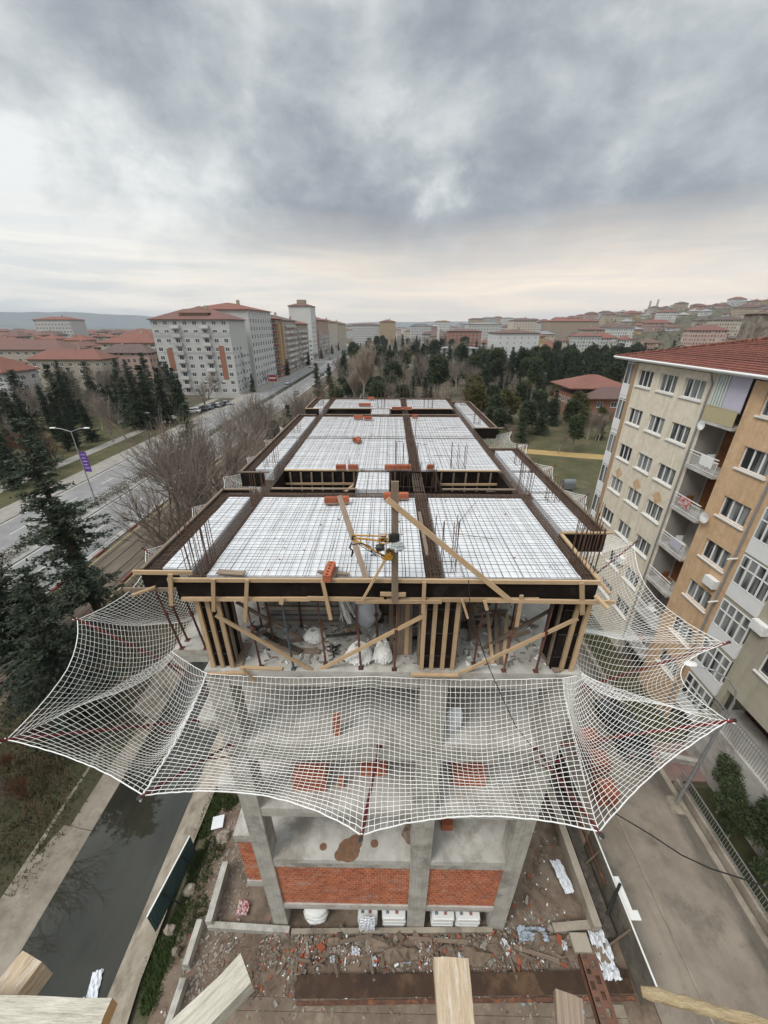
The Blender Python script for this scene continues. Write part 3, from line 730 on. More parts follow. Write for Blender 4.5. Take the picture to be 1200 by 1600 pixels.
# column forms
def colform(x0, x1, y0, y1, lab, battens, sidepanel=True, m2='wood'):
    t_ = thing('column_formwork', lab, 'formwork', ((x0+x1)/2, y0, 16.2), 'plywood column forms of the top storey')
    b = MB(); b.box((x0,y0,16.21),(x1,y1,18.66)); b.build('plywood_box', MT['ply'], t_)
    for k, xx in enumerate(battens):
        b = MB(); b.box((xx-.055,y0-.075,16.21),(xx+.055,y0-.004,18.64)); b.build('batten', MT[m2] if k % 3 != 2 else MT['wood'], t_)
    for zz in (16.7,17.5,18.3):
        b = MB(); b.tube([(x0-.03,y0-.04,zz),(x1+.03,y0-.04,zz)], .010, 5); b.build('tie_rod', MT['darkmetal'], t_)
    for yy in (y0+.15, y1-.1):
        for sx, xs_ in ((-1,x0),(1,x1)):
            b = MB(); b.box((min(xs_,xs_+sx*.05)+sx*.002,yy-.05,16.21),(max(xs_,xs_+sx*.05)+sx*.002,yy+.05,18.6)); b.build('batten', MT['wood_old'], t_)
colform(-4.92,-4.28,7.86,8.5,'dark plywood column form with three fresh battens at the left front corner',(-4.86,-4.6,-4.33))
colform(.88,1.86,7.86,8.4,'dark plywood column form with four battens in the middle of the front',(.93,1.2,1.5,1.78))
colform(4.5,5.16,7.86,8.6,'dark plywood column form with two battens at the right front corner',(4.78,5.06))
for i,(x,y) in enumerate(((-4.7,12.9),(1.3,12.9),(4.85,12.9),(-4.7,20.9),(4.85,20.9),(-4.7,26.5),(4.85,26.5),(1.3,21))):
    if i < 3: colform(x-.3,x+.3,y,y+.6,'dark plywood column form deep inside the top storey, %s' % ('left side','middle','right side')[i],(x-.2,x+.2),m2='wood_old')
timber(P(642,1054,y=7.62), P(716,1055,y=7.62), .09,.06,'timber lying along the slab edge at the middle column form','wood')
timber(P(326,1052,y=7.66), P(386,1051,y=7.66), .09,.05,'timber sill at the foot of the left column form','wood')
# diagonal braces
DB = [(337,961,492,1050,7.8,7.75,'light diagonal brace falling right across the left bay'),(369,940,497,1013,8.9,8.9,'darker diagonal brace deeper in the left bay'),
 (413,1000,509,1042,8.4,8.2,'low diagonal board behind the left bay brace'),(493,1050,664,961,7.8,7.8,'light diagonal brace rising right to the middle form'),
 (747,1018,878,943,8.6,8.7,'dark diagonal brace high in the right bay'),(708,1057,903,966,7.72,7.8,'long light diagonal brace across the right bay')]
for k,(u0,v0,u1,v1,ya,yb,lab) in enumerate(DB):
    timber(P(u0,v0,y=ya), P(u1,v1,y=yb), .05,.10,lab,'wood' if k in (0,3,5) else 'wood_old','diagonal braces of the front formwork','brace')
# props
def prop(x, y, lab, z0=16.2, z1=18.6, blue=False, lean=(0,0)):
    t_ = thing('steel_prop', lab, 'prop', (x, y, z0), 'steel props under the deck')
    m = MT['propblue'] if blue else MT['propsteel']; k = lerp(z0, z1, .58); lx, ly = lean
    b = MB(); b.tube([(x,y,z0+.01),(x+lx*.58,y+ly*.58,k)], .032, 8); b.build('outer_tube', m, t_)
    b = MB(); b.tube([(x+lx*.58,y+ly*.58,k),(x+lx,y+ly,z1)], .023, 8); b.build('inner_tube', m, t_)
    b = MB(); b.tube([(x+lx*.56,y+ly*.56,k-.05),(x+lx*.6,y+ly*.6,k+.06)], .052, 8); b.tube([(x+lx*.58-.09,y,k),(x+lx*.58+.09,y,k)], .012, 5); b.build('collar', m, t_)
    b = MB(); b.box((x-.07,y-.07,z0),(x+.07,y+.07,z0+.01)); b.build('base_plate', m, t_)
PR = [(408,1042,'first rusty prop from the left in the front bay'),(428,1003,'prop standing a little deeper in the left bay'),(459,1045,'blue-grey prop in the left bay'),
 (509,1036,'thick rusty prop left of the white net bundle'),(564,1044,'rusty prop in front of the white sack'),(591,1020,'prop left of the upright post, further in'),(616,1046,'dark prop below the upright post'),
 (740,1037,'leaning prop right of the middle column form'),(787,1048,'prop at the foot of the long light brace'),(837,1049,'dark prop left of the right column form')]
for u,v,lab in PR:
    q = P(u,v,z=16.2); prop(q.x, q.y, lab, blue='blue' in lab, lean=(-.08 if u < 600 else .06, 0))
rr = random.Random(4); n = 0
for yy in (9.6, 10.8, 12.0):
    for xx in (-3.9,-2.7,-1.6,-.4,2.4,3.3,4.0):
        n += 1; prop(xx+rr.uniform(-.2,.2), yy+rr.uniform(-.2,.2), 'steel prop in the shade inside, row %s from the front, %s from the left' % (ordn(int((yy-8.4)/1.2)), ordn((n-1) % 7+1)))
for (u,v,lab) in ((275,1027,'dark red prop at the slab corner over the net, outermost'),(293,1000,'dark red prop under the left strip, rear one'),(311,1032,'dark red prop under the left strip beside the column form')):
    q = P(u,v,z=16.2); prop(max(q.x,-6.25), max(q.y,8.5), lab, lean=(-.12,-.2))
for k,(x,y) in enumerate(((5.9,10.4),(6.2,12.5),(5.7,14.5))): prop(x,y,'prop under the right-hand strip, %s from the front' % ordn(k+1))
# contents of the top storey
MT['greyboard'] = M('dusty_grey_board', (.26,.25,.235), .9, (.16,.15,.14), 2, .6, stain=(.10,.09,.08), stscale=1.2)
t_ = thing('board_stack', 'stack of grey dusty formwork boards deep in the left bay', 'boards', (-2.3, 10.6, 16.2))
for k in range(7):
    b = MB(); o = .07*math.sin(k*2.2); b.box((-3.75+o, 9.5+abs(o), 16.23+k*.19), (-1.35+o*2.2, 10.5, 16.23+k*.19+.13)); b.build('board', MT['greyboard'] if k % 3 else MT['conc_old'], t_)
for xx in (-3.4,-2.5,-1.7):
    for k in range(7): b = MB(); b.box((xx,9.56,16.2+k*.19-(.0 if k else -.0)),(xx+.08,10.45,16.228+k*.19)); b.build('spacer', MT['wood_old'], t_)
def netheap(u, v, r, lab, seed, hgt=.6, y=None, name='net_bundle', cat='net bundle', mat='net'):
    q = P(u, v, z=16.2); b = MB(); rn = random.Random(seed)
    b.blob((q.x,q.y,16.2+hgt*.36), r*.6, r*.48, hgt*.4, seed, .3, 0, 14, 9)
    for k in range(150):
        a = rn.uniform(0,6.28); pts = []
        for j in range(6):
            a += rn.uniform(.3,.8); th = rn.uniform(.25,1.0)
            pts.append((q.x+math.cos(a)*r*th*.95, q.y+math.sin(a)*r*.75*th, 16.22+hgt*(1.05-th*th*.9)*rn.uniform(.7,1.1)))
        b.tube(pts, .010, 4, cap=False)
    return tag(b.build(name, MT[mat]), lab, cat, 'white net bundles left on the floor')
netheap(562,1030,.46,'big heap of white netting on the floor in the middle bay',1,.55)
netheap(598,1034,.30,'white netting heap close to the middle post',2,.8)
netheap(492,998,.36,'small bundle of white netting left of the hanging one',3,.35)
b = MB(); q = P(545,1000,y=9.4); rn = random.Random(9)
for k in range(40):
    a = rn.uniform(0,6.28); x0 = q.x-.1; pts = []
    for j in range(8):
        s_ = j/7; rad = .05+.22*s_**1.5; pts.append((q.x-.25+.25*s_+math.cos(a+j*.3)*rad*rn.uniform(.6,1), 9.4+math.sin(a+j*.3)*rad, lerp(18.3, 16.6, s_)))
    b.tube(pts, .012, 4, cap=False)
tag(b.build('hanging_net_bundle', MT['net']), 'bunch of white netting hanging down from the deck in the middle bay', 'net bundle')
b = MB(); q = P(577,985,y=9.6); b.blob((q.x,9.6,16.75), .38,.33,.55, 7, .22, 0, 14, 9); b.blob((q.x-.3,9.9,17.0), .35,.3,.5, 8, .2, 0, 12, 8)
tag(b.build('white_sack', MT['plastic'], smooth=True), 'big bulging white sack standing in the middle bay', 'sack')
q = P(452,995,y=9.3)
for k,(u,v,lab) in enumerate(((432,1008,'dark tangle of clamps on the floor in the left bay'),(520,1018,'dark tool bundle lying beside the thick prop'),(395,985,'small dark ring hanging off a prop in the left bay'))):
    q = P(u,v,z=16.2); b = MB(); rn = random.Random(k+20)
    for j in range(7):
        a = rn.uniform(0,6.28); l = rn.uniform(.12,.3); b.tube([(q.x+rn.uniform(-.2,.2),q.y+rn.uniform(-.1,.1),16.22+.02*j),(q.x+math.cos(a)*l,q.y+math.sin(a)*l,16.22+rn.uniform(0,.10))], .022, 5)
    tag(b.build('formwork_clamps', MT['darkmetal']), lab, 'clamps', 'dark clamps left on the floor')
timber(P(375,1043,z=16.24), P(441,1045,z=16.24), .10,.045,'short plank lying at the foot of the first prop','wood','loose boards on the top storey floor','plank')
timber(P(455,1015,z=16.25), P(500,1018,z=16.25), .16,.05,'brown board lying under the diagonal brace','wood_old','loose boards on the top storey floor','plank')
timber(P(370,1040,z=16.25), P(385,1005,z=16.25), .3,.05,'flat board right of the left column form','wood_old','loose boards on the top storey floor','plank')
timber(P(850,1022,z=16.25), P(872,1050,z=16.25), .2,.05,'flat board left of the right column form','wood_old','loose boards on the top storey floor','plank')
timber(P(735,975,y=10.0), P(866,1003,y=9.8), .05,.42,'long grey board leaning behind the props in the right bay','conc_floor','loose boards on the top storey floor','plank')
for k,(u,u1) in enumerate(((770,762),(778,774),(786,793),(784,780))):
    timber(P(u,1038,z=16.22), P(u1,960,y=9.6), .10,.03,'upright batten leaning in the right bay, %s from the left' % ordn(k+1),'wood_old' if k % 2 else 'wood','battens leaning in the right bay','batten')
for k,u in enumerate((622,628,635,641,612)):
    q = P(u,1035,z=16.22); timber((q.x,q.y+.3,16.22),(q.x+.05*math.sin(k),q.y+.9,18.2),.12,.035,'board standing upright left of the middle column form, %s one' % ordn(k+1),'wood_old' if k != 2 else 'wood','boards standing by the middle column','plank')
for k in range(6):
    xx = 2.6+k*.33; timber((xx,10.4+.1*k,16.25),(xx+.7*math.sin(k*2.3),11.6,17.6+.3*math.cos(k)),.10,.04,'batten in the jumble at the back of the right bay, %s from the left' % ordn(k+1),'wood_old','jumbled battens at the back','batten')
# more clutter on the slab
rc = random.Random(31); NB = 0
for (x0,x1,y0,y1,n_) in ((-4.0,.6,8.6,12.4,16),(2.0,4.4,8.7,12.4,12)):
    for k in range(n_):
        x, y = rc.uniform(x0,x1), rc.uniform(y0,y1); a = rc.choice([0,0,1.57,.4,-.5,1.2])+rc.uniform(-.15,.15); l = rc.uniform(.4,1.7); NB += 1; z_ = 16.225+.012*NB/28+(.05 if k % 4 == 0 else 0)
        timber((x-math.cos(a)*l/2,y-math.sin(a)*l/2,z_),(x+math.cos(a)*l/2,y+math.sin(a)*l/2,z_+rc.uniform(0,.08)),rc.choice([.09,.1,.15,.25]),.035,'loose board in the shade on the top storey floor, %s from the left' % ordn(k+1) if x < 1 else 'loose board on the right bay floor, %s from the left' % ordn(k+1),rc.choice(['wood_old','wood_old','ply_worn','wood']),'loose boards on the top storey floor','plank')
b = MB()
for _ in range(700):
    x = rc.uniform(-4.3,4.5); y = 8.0+abs(rc.gauss(0,1.6))
    if y > 12.5: continue
    d = rc.uniform(.015,.05); a = rc.uniform(0,3.1); b.bar((x-math.cos(a)*d*1.6,y-math.sin(a)*d*1.6,16.2+d*.3),(x+math.cos(a)*d*1.6,y+math.sin(a)*d*1.6,16.2+d*.3),d,d*.6,m=rc.choice([0,0,1,2]))
tag(b.build('debris', [MT['greyboard'],MT['wood_old'],MT['net']], recenter=False), 'small debris and dust lumps scattered over the top storey floor', 'debris', kind='stuff')
# far inside: dark rear sheets added to keep light out of the storey
for k in range(4):
    b = MB(); b.box((-4.2+k*2.2,12.7,16.2),(-2.05+k*2.2,12.8,18.6-.12*(k%2))); 
    tag(b.build('plywood_sheet', MT['ply_worn']), 'worn plywood sheet added to darken the rear of the bay, %s from the left' % ordn(k+1), 'plywood', 'plywood sheets added to darken the inside')
# things on deck: upright post, braces, bricks, hoist
timber(P(617,941,y=7.55), P(617,752,y=7.55), .16,.06,'tall upright plank post carrying the yellow hoist','wood_old',None,'post',(0,-1,0))
timber(P(605,780,y=7.47), P(797,938,y=7.55), .05,.12,'long light brace from the post head down to the right edge','wood',None,'brace')
timber(P(573,906,y=7.72), P(530,775,y=9.6), .14,.05,'dark plank leaning back left of the hoist','wood_old',None,'plank',(0,-.5,1))
timber(P(567,936,y=7.5), P(601,876,y=7.55), .05,.05,'thin strut from the lower timber up to the hoist','wood',None,'strut')
def hollow_brick(p, rot, lab, s=(.19,.19,.55), group='hollow bricks on the deck'):
    """block with five round holes in one long face; p the base centre"""
    t_ = thing('hollow_brick', lab, 'brick', p, group)
    L, Wd, Hh = s[2], s[0], s[1]
    b = MB(); n = 5; c = L/n
    for i in range(n):        # top face with round holes, cell by cell
        cx_ = -L/2+c*(i+.5); k = 12; ro = .62*min(c, Wd)/2
        inn = [(cx_+ro*math.cos(2*math.pi*j/k), ro*math.sin(2*math.pi*j/k)) for j in range(k)]
        out = []
        for x, y in inn:
            dx, dy = x-cx_, y; sc = min(c/2/abs(dx) if abs(dx) > 1e-6 else 9, Wd/2/abs(dy) if abs(dy) > 1e-6 else 9); out.append((cx_+dx*sc, dy*sc))
        for j in range(k):
            j2 = (j+1) % k
            b.quad((*inn[j],Hh),(*out[j],Hh),(*out[j2],Hh),(*inn[j2],Hh)); b.quad((*inn[j2],Hh),(*inn[j2],.02),(*inn[j],.02),(*inn[j],Hh),0)
        b.poly([(x,y,.02) for x,y in inn], 1)
    b.quad((-L/2,-Wd/2,0),(L/2,-Wd/2,0),(L/2,-Wd/2,Hh),(-L/2,-Wd/2,Hh)); b.quad((L/2,Wd/2,0),(-L/2,Wd/2,0),(-L/2,Wd/2,Hh),(L/2,Wd/2,Hh))
    b.quad((-L/2,Wd/2,0),(-L/2,-Wd/2,0),(-L/2,-Wd/2,Hh),(-L/2,Wd/2,Hh)); b.quad((L/2,-Wd/2,0),(L/2,Wd/2,0),(L/2,Wd/2,Hh),(L/2,-Wd/2,Hh))
    me = bpy.data.meshes.new('block'); me.from_pydata(b.v, [], b.f); me.materials.append(MT['terracotta']); me.materials.append(MT['rust']); me.polygons.foreach_set('material_index', b.m)
    o = bpy.data.objects.new('block', me); COL.objects.link(o); o.parent = t_; o.rotation_euler = rot
    b = MB(); b.bar((-L/2+.03,-Wd/2-.02,.01),(L/2+.03,-Wd/2-.02,.01),.10,.02); me = bpy.data.meshes.new('wood_offcut'); me.from_pydata(b.v, [], b.f); me.materials.append(MT['wood_old'])
    o2 = bpy.data.objects.new('wood_offcut', me); COL.objects.link(o2); o2.parent = t_; o2.rotation_euler = rot
    return t_
def db(u, v, z=19.32): q = P(u, v, z=z); return (q.x, q.y, z)
HBR = [(515,898,math.radians(86),'hollow red brick with five holes lying near the front edge',.62),(517,785,math.radians(2),'hollow red brick at the left end of the first cross beam',.42),(536,784,math.radians(3),'hollow red brick right beside another on the first cross beam',.42),
 (610,778,0,'hollow red brick behind the head of the upright post',.5),(628,778,0,'hollow red brick right of the post head',.45),(533,733,0,'red brick left of the front opening of the second row',.42),(552,733,0,'red brick beside the white bottle at the second row',.42),
 (560,690,math.radians(88),'upper red brick of an L-shaped pair in the third row',.5),(557,689,math.radians(10),'lower red brick of an L-shaped pair in the third row',.4),
 (612,733,0,'long red brick row piece at the shaft, left',.6),(632,733,0,'long red brick row piece at the shaft, right',.55),(672,733,0,'single red brick right of the shaft',.25),
 (560,654,0,'red brick on the cross beam before the rear gap, left',.6),(575,655,0,'red brick on the cross beam before the rear gap, right',.5),(648,652,0,'small red brick at the middle beam by the rear gap',.35),
 (570,634,0,'red brick pair behind the rear gap',.9),(620,640,0,'dark red brick at the rear short strip, left',.7),(637,640,0,'dark red brick at the rear short strip, right',.6),(580,624,0,'red brick near the rear deck edge',.5)]
for u,v,r_,lab,L in HBR: hollow_brick(db(u,v), (0,0,r_), lab, (.19,.19,L))
q = db(545,731); b = MB(); b.tube([(q[0],q[1],19.5),(q[0],q[1],19.72),(q[0],q[1],19.80),(q[0],q[1],19.90)],[.06,.06,.025,.025],10); tag(b.build('white_bottle', MT['plastic']), 'white bottle standing on the bricks of the second row', 'bottle')
timber(db(497,893),db(545,897),.10,.03,'thin offcut lying by the front brick','wood_old','offcuts lying on the deck','offcut')
timber(db(340,893),db(382,896),.18,.03,'pale offcut on the mat by the left starter bars','wood_old','offcuts lying on the deck','offcut')
timber(db(655,800),db(668,868),.10,.03,'narrow board lying along the middle beam','wood_old','offcuts lying on the deck','offcut')
timber(db(800,766,18.6),db(762,768,18.2),.3,.03,'grey board lying in the stair opening','conc_floor','offcuts lying on the deck','offcut')
rl = random.Random(77)
for k,(x,y,a,l) in enumerate([(rl.uniform(-3.8,4.0), rl.choice([rl.uniform(8.6,12.2),rl.uniform(16.2,20.2),rl.uniform(21.5,26)]), rl.uniform(-.6,.6)+rl.choice([0,1.57]), rl.uniform(1.0,2.6)) for _ in range(6)]):
    b = MB(); d = V((math.cos(a)*l/2, math.sin(a)*l/2, 0)); n_ = V((-d.y,d.x,0))*rl.uniform(-.12,.12); b.tube([V((x,y,19.345))-d, V((x,y,19.35))+n_*.6, V((x,y,19.345))+d], .008, 5)
    tag(b.build('loose_rebar', MT['rebar']), 'loose bent rebar lying across the mats of the deck, %s from the photographer' % ordn(k+1), 'rebar', 'loose rebars on the deck')
b = MB()
for k in range(90):
    x, y = rl.uniform(-4.3,4.6), rl.choice([rl.uniform(7.9,12.6),rl.uniform(15.9,26)]); d = rl.uniform(.012,.04); a = rl.uniform(0,3)
    b.bar((x-math.cos(a)*d,y-math.sin(a)*d,19.262),(x+math.cos(a)*d,y+math.sin(a)*d,19.264),d,.012,m=rl.choice([0,0,1]))
tag(b.build('debris', [MT['wood_old'],MT['terracotta']], recenter=False), 'crumbs of wood and brick scattered over the white foam', 'debris', kind='stuff')
for k in range(7):
    x = -4.2+k*.45; timber((x,15.44,18.0),(x+.02,15.44,19.22),.07,.04,'batten on the back face of the left front opening, %s from the left' % ordn(k+1),'wood_old','battens in the deck openings','batten',(0,-1,0))
for k in range(5):
    x = 2.2+k*.52; timber((x,15.44,18.0),(x+.02,15.44,19.22),.07,.04,'batten on the back face of the stair opening, %s from the left' % ordn(k+1),'wood_old','battens in the deck openings','batten',(0,-1,0))
timber((-4.4,15.36,18.72),(-1.3,15.36,18.74),.05,.09,'pale timber running along the back of the left front opening','wood','battens in the deck openings')
timber((2.0,15.36,18.72),(4.6,15.36,18.74),.05,.09,'pale timber running along the back of the stair opening','wood','battens in the deck openings')
timber((-4.4,14.4,18.55),(-1.3,14.2,18.6),.10,.06,'loose timber spanning the left front opening','wood_old','battens in the deck openings')
timber((-1.9,13.5,18.9),(-1.2,15.4,18.95),.12,.05,'short plank leaning over the corner of the left front opening','wood','battens in the deck openings')
for k,(x,y) in enumerate(((-3.8,14.0),(-3.0,14.6),(-2.2,14.1),(2.5,14.8),(3.3,13.8))): prop(x,y,'steel prop standing in the front openings, %s from the left' % ordn(k+1))
# stair in the front opening
t_ = thing('stair_flight', 'concrete stair flight seen through the front opening on the right', 'stairs', (4.0,14.4,16.2))
b = MB()
for k in range(10): b.box((2.3+k*.2,14.25,16.3+k*.2),(2.3+k*.2+.24,15.3,16.5+k*.2))
b.build('steps', MT['concrete'], t_)
b = MB(); b.bar((2.3,15.3,16.4),(4.4,15.3,18.5),.05,.25); b.build('side_board', MT['wood_old'], t_)
# yellow hoist
H = thing('construction_hoist', 'yellow boom hoist wrapped in grey plastic, fixed to the upright post', 'hoist', tuple(P(605,860,y=7.4)))
hp = lambda u,v,y=7.4: P(u,v,y=y)
def hb(name, pts, r, m, n=6):
    b = MB(); b.tube(pts, r, n); b.build(name, MT[m], H)
hb('boom', [hp(552,840,7.9),hp(610,847,7.45)], .022, 'yellow'); hb('boom', [hp(553,843,7.9),hp(606,872,7.45)], .026, 'yellow'); hb('boom', [hp(551,836,7.95),hp(600,838,7.5)], .018, 'yellow')
for k in range(4): hb('boom_strut', [hp(562+k*10,839.5+k*.6,7.85-.09*k),hp(564+k*10,848+k*5,7.82-.09*k)], .012, 'yellow', 5)
b = MB(); c = hp(554,840,7.93); b.tube([c+V((-.02,-.05,0)),c+V((-.02,.05,0))], .055, 10); b.build('pulley', MT['darkmetal'], H)
b = MB(); c = hp(600,842,7.42)
for dx in (-.10,.09):
    for dz in (-.07,.07): b.tube([c+V((dx,-.09,dz)),c+V((dx,.09,dz))], .012, 5)
for dy in (-.09,.09):
    b.tube([c+V((-.10,dy,-.07)),c+V((-.10,dy,.07)),c+V((.09,dy,.07)),c+V((.09,dy,-.07)),c+V((-.10,dy,-.07))], .014, 5); b.tube([c+V((-.10,dy,-.07)),c+V((.09,dy,.07))], .010, 5)
b.build('gearbox_frame', MT['yellow'], H)
b = MB(); b.box(c-V((.06,.06,.045)), c+V((.055,.06,.05))); b.build('gearbox', MT['darkmetal'], H)
b = MB(); c = hp(608,866,7.40); b.tube([c+V((0,-.12,0)),c+V((0,-.10,0))], .085, 14); b.tube([c+V((0,.10,0)),c+V((0,.12,0))], .085, 14); b.tube([c+V((0,-.10,0)),c+V((0,.10,0))], .045, 12); b.build('drum', MT['yellow'], H)
b = MB(); b.tube([c+V((0,-.095,0)),c+V((0,.095,0))], .062, 14); b.build('wound_rope', MT['darkmetal'], H)
b = MB(); c = hp(605,873,7.36); b.bar(c+V((-.12,0,.02)), c+V((.10,0,-.02)), .04,.05); b.bar(c+V((-.03,0,-.04)), c+V((-.03,0,.16)), .035,.035,(0,1,0)); b.bar(c+V((.07,0,-.04)), c+V((.07,0,.16)), .035,.035,(0,1,0)); b.build('frame_bracket', MT['yellow'], H)
rh = random.Random(12); b = MB()
for k in range(9):
    a_ = hp(rh.uniform(580,600),rh.uniform(846,868),7.45); b.tube([a_, a_+V((rh.uniform(-.08,.08),rh.uniform(-.05,.05),rh.uniform(-.06,.06))), a_+V((rh.uniform(-.14,.14),0,rh.uniform(-.1,.1)))], .012, 5)
b.build('hoses', MT['cable'], H)
b = MB(); c = hp(594,856,7.44); b.tube([c+V((-.09,0,0)),c+V((.09,0,.02))], .075, 12); b.build('motor', MT['darkmetal'], H)
b = MB(); c = hp(616,840,7.46); b.box(c-V((.12,.05,.09)), c+V((.12,.03,.09))); b.build('clamp', MT['darkmetal'], H)
b = MB(); c = hp(622,854,7.34); b.blob(c, .14,.11,.10, 5, .4, 0, 14, 10, 2.2); b.build('plastic_cover', M('grey_plastic_bag', (.42,.44,.44), .35, (.26,.28,.28), 9, .6, bump=.6, bscale=18), H)
hb('cable_loop', [hp(548,852,7.8),hp(556,850,7.7),hp(566,849,7.6),hp(580,855,7.5)], .014, 'cable'); hb('cable_loop', [hp(549,848,7.8),hp(546,856,7.7),hp(551,860,7.7),hp(549,870,7.7),hp(552,862,7.7)], .02, 'cable')
hb('wire_rope', [hp(560,850,7.7),hp(575,860,7.55),hp(598,872,7.42)], .008, 'cable')
# black cable hanging down the front
b = MB(); pts = [P(u,v,y=7.5-.15*k) for k,(u,v) in enumerate(((732,906),(734,940),(741,975),(752,1010),(765,1045),(785,1090),(806,1135),(832,1168),(868,1192)))]
b.tube(pts, .011, 5); tag(b.build('hanging_cable', MT['cable']), 'thin black cable hanging down the front right of the middle column', 'cable')
# things lying on the lower storeys
def onfloor(u, v, z): q = P(u, v, z=z); return q
BS = [(488,1236,1.35,.8,9.5,'red brick stack on the third floor edge, left'),(588,1212,1.2,.75,9.5,'red brick stack on the third floor, middle'),(735,1228,1.3,.75,9.5,'red brick stack on the third floor, right bay')]
for u,v,w_,h_,z,lab in BS:
    q = P(u,v,z=z); y0 = max(q.y, 8.25); t_ = thing('brick_stack', lab, 'brick stack', (q.x,y0,z), 'brick stacks on the third floor'); rn = random.Random(u)
    for k in range(int(h_/.19)):
        b = MB()
        for i in range(int(w_/.2)):
            o = rn.uniform(-.012,.012); b.box((q.x-w_/2+i*.2,y0+o,z+k*.192),(q.x-w_/2+i*.2+.188,y0+.55+o,z+k*.192+.186))
        b.build('brick_course', MT['terracotta'], t_)
b = MB(); q = P(527,1150,z=13.1); b.box((q.x-.09,q.y,13.1),(q.x+.09,q.y+.2,13.9)); b.box((q.x-.12,q.y+.01,13.1),(q.x-.09,q.y+.21,13.5)); tag(b.build('brick_pile', MT['terracotta']), 'short pile of red-brown bricks behind the net on the fourth floor', 'bricks')
b = MB(); q = P(534,1232,z=9.5); b.box((q.x-.1,q.y,9.5),(q.x+.08,q.y+.2,10.0)); tag(b.build('brick_pile', MT['terracotta']), 'dark single brick standing on the third floor edge', 'bricks')
b = MB(); q = P(698,1300,z=6.0); b.box((q.x-.22,q.y+.05,6.0),(q.x+.24,q.y+.3,6.4)); tag(b.build('brick_pile', MT['terracotta']), 'few red bricks right of the middle column on the second floor', 'bricks')
b = MB(); q = P(709,1150,z=13.1); b.blob((q.x,q.y+.3,13.55), .28,.24,.55, 3, .2, 0, 12, 8); tag(b.build('white_sack', MT['plastic'], smooth=True), 'white sack leaning by the middle column behind the net', 'sack')
b = MB(); q = P(640,1315,z=6.0); b.blob((q.x,q.y+.2,6.15), .25,.35,.22, 4, .4, 0, 12, 8); tag(b.build('rubble_heap', MT['mud']), 'small brown rubble heap left of the middle column on the second floor', 'rubble')
b = MB(); q = P(545,1330,z=6.0)
for k,(du,dv,r_) in enumerate(((0,0,.45),(10,-12,.3),(-14,8,.22),(40,-10,.16),(-40,-5,.15))):
    c = P(545+du,1328+dv,z=6.006); b.poly([(c.x+r_*math.cos(a*.524)*(1+.3*noise.noise(V((k,a,0)))), c.y+r_*.9*math.sin(a*.524)*(1+.3*noise.noise(V((k,a,4)))), 6.006+k*.001) for a in range(12)])
tag(b.build('mortar_stain', M('brown_mortar', (.22,.12,.075), .95, (.14,.08,.05), 5, .6)), 'brown mortar spill on the second floor slab', 'spill', kind='stuff')
# ------------------------------------------------------------------ white safety net and its red brackets
TIPS = [(-9.55,33.5,16.9),(-9.6,29,16.9),(-9.6,25,16.8),(-9.6,21,16.9),(-9.6,17,16.8),(-9.6,13,16.8)] + [tuple(P(u,v,z=z)) for u,v,z in
  ((121,968,16.7),(10,1156,16.7),(224,1243,16.7),(565,1305,16.7),(936,1300,16.7),(1137,1127,16.7),(1131,1006,16.7),(991,849,16.8))] + [(10.2,18.5,16.9),(10.2,23,16.9),(10.2,28,16.9),(10.2,32,16.9)]
TIPS = [V(q) for q in TIPS]
INN = [(-6.32,33.5),(-6.32,29),(-6.32,25),(-6.32,21),(-6.32,17),(-6.32,13),(-6.32,9.9),(-6.32,8.42),(-5.0,7.66),(-.45,7.64),(4.7,7.64),(5.32,8.0),(5.34,9.6),(6.52,13.4),(6.52,18.5),(6.52,23),(6.52,28),(6.52,32)]
INN = [V((x,y,16.1)) for x,y in INN]
INN[10] = V((4.75,7.6,16.16)); INN[11] = V((5.36,7.72,16.18)); INN[8] = V((-4.98,7.6,16.18)); INN[7] = V((-6.34,8.38,16.18))
SCAL = {6:.10, 7:.06, 8:.13, 9:.10, 10:.06, 11:.24, 12:.16}
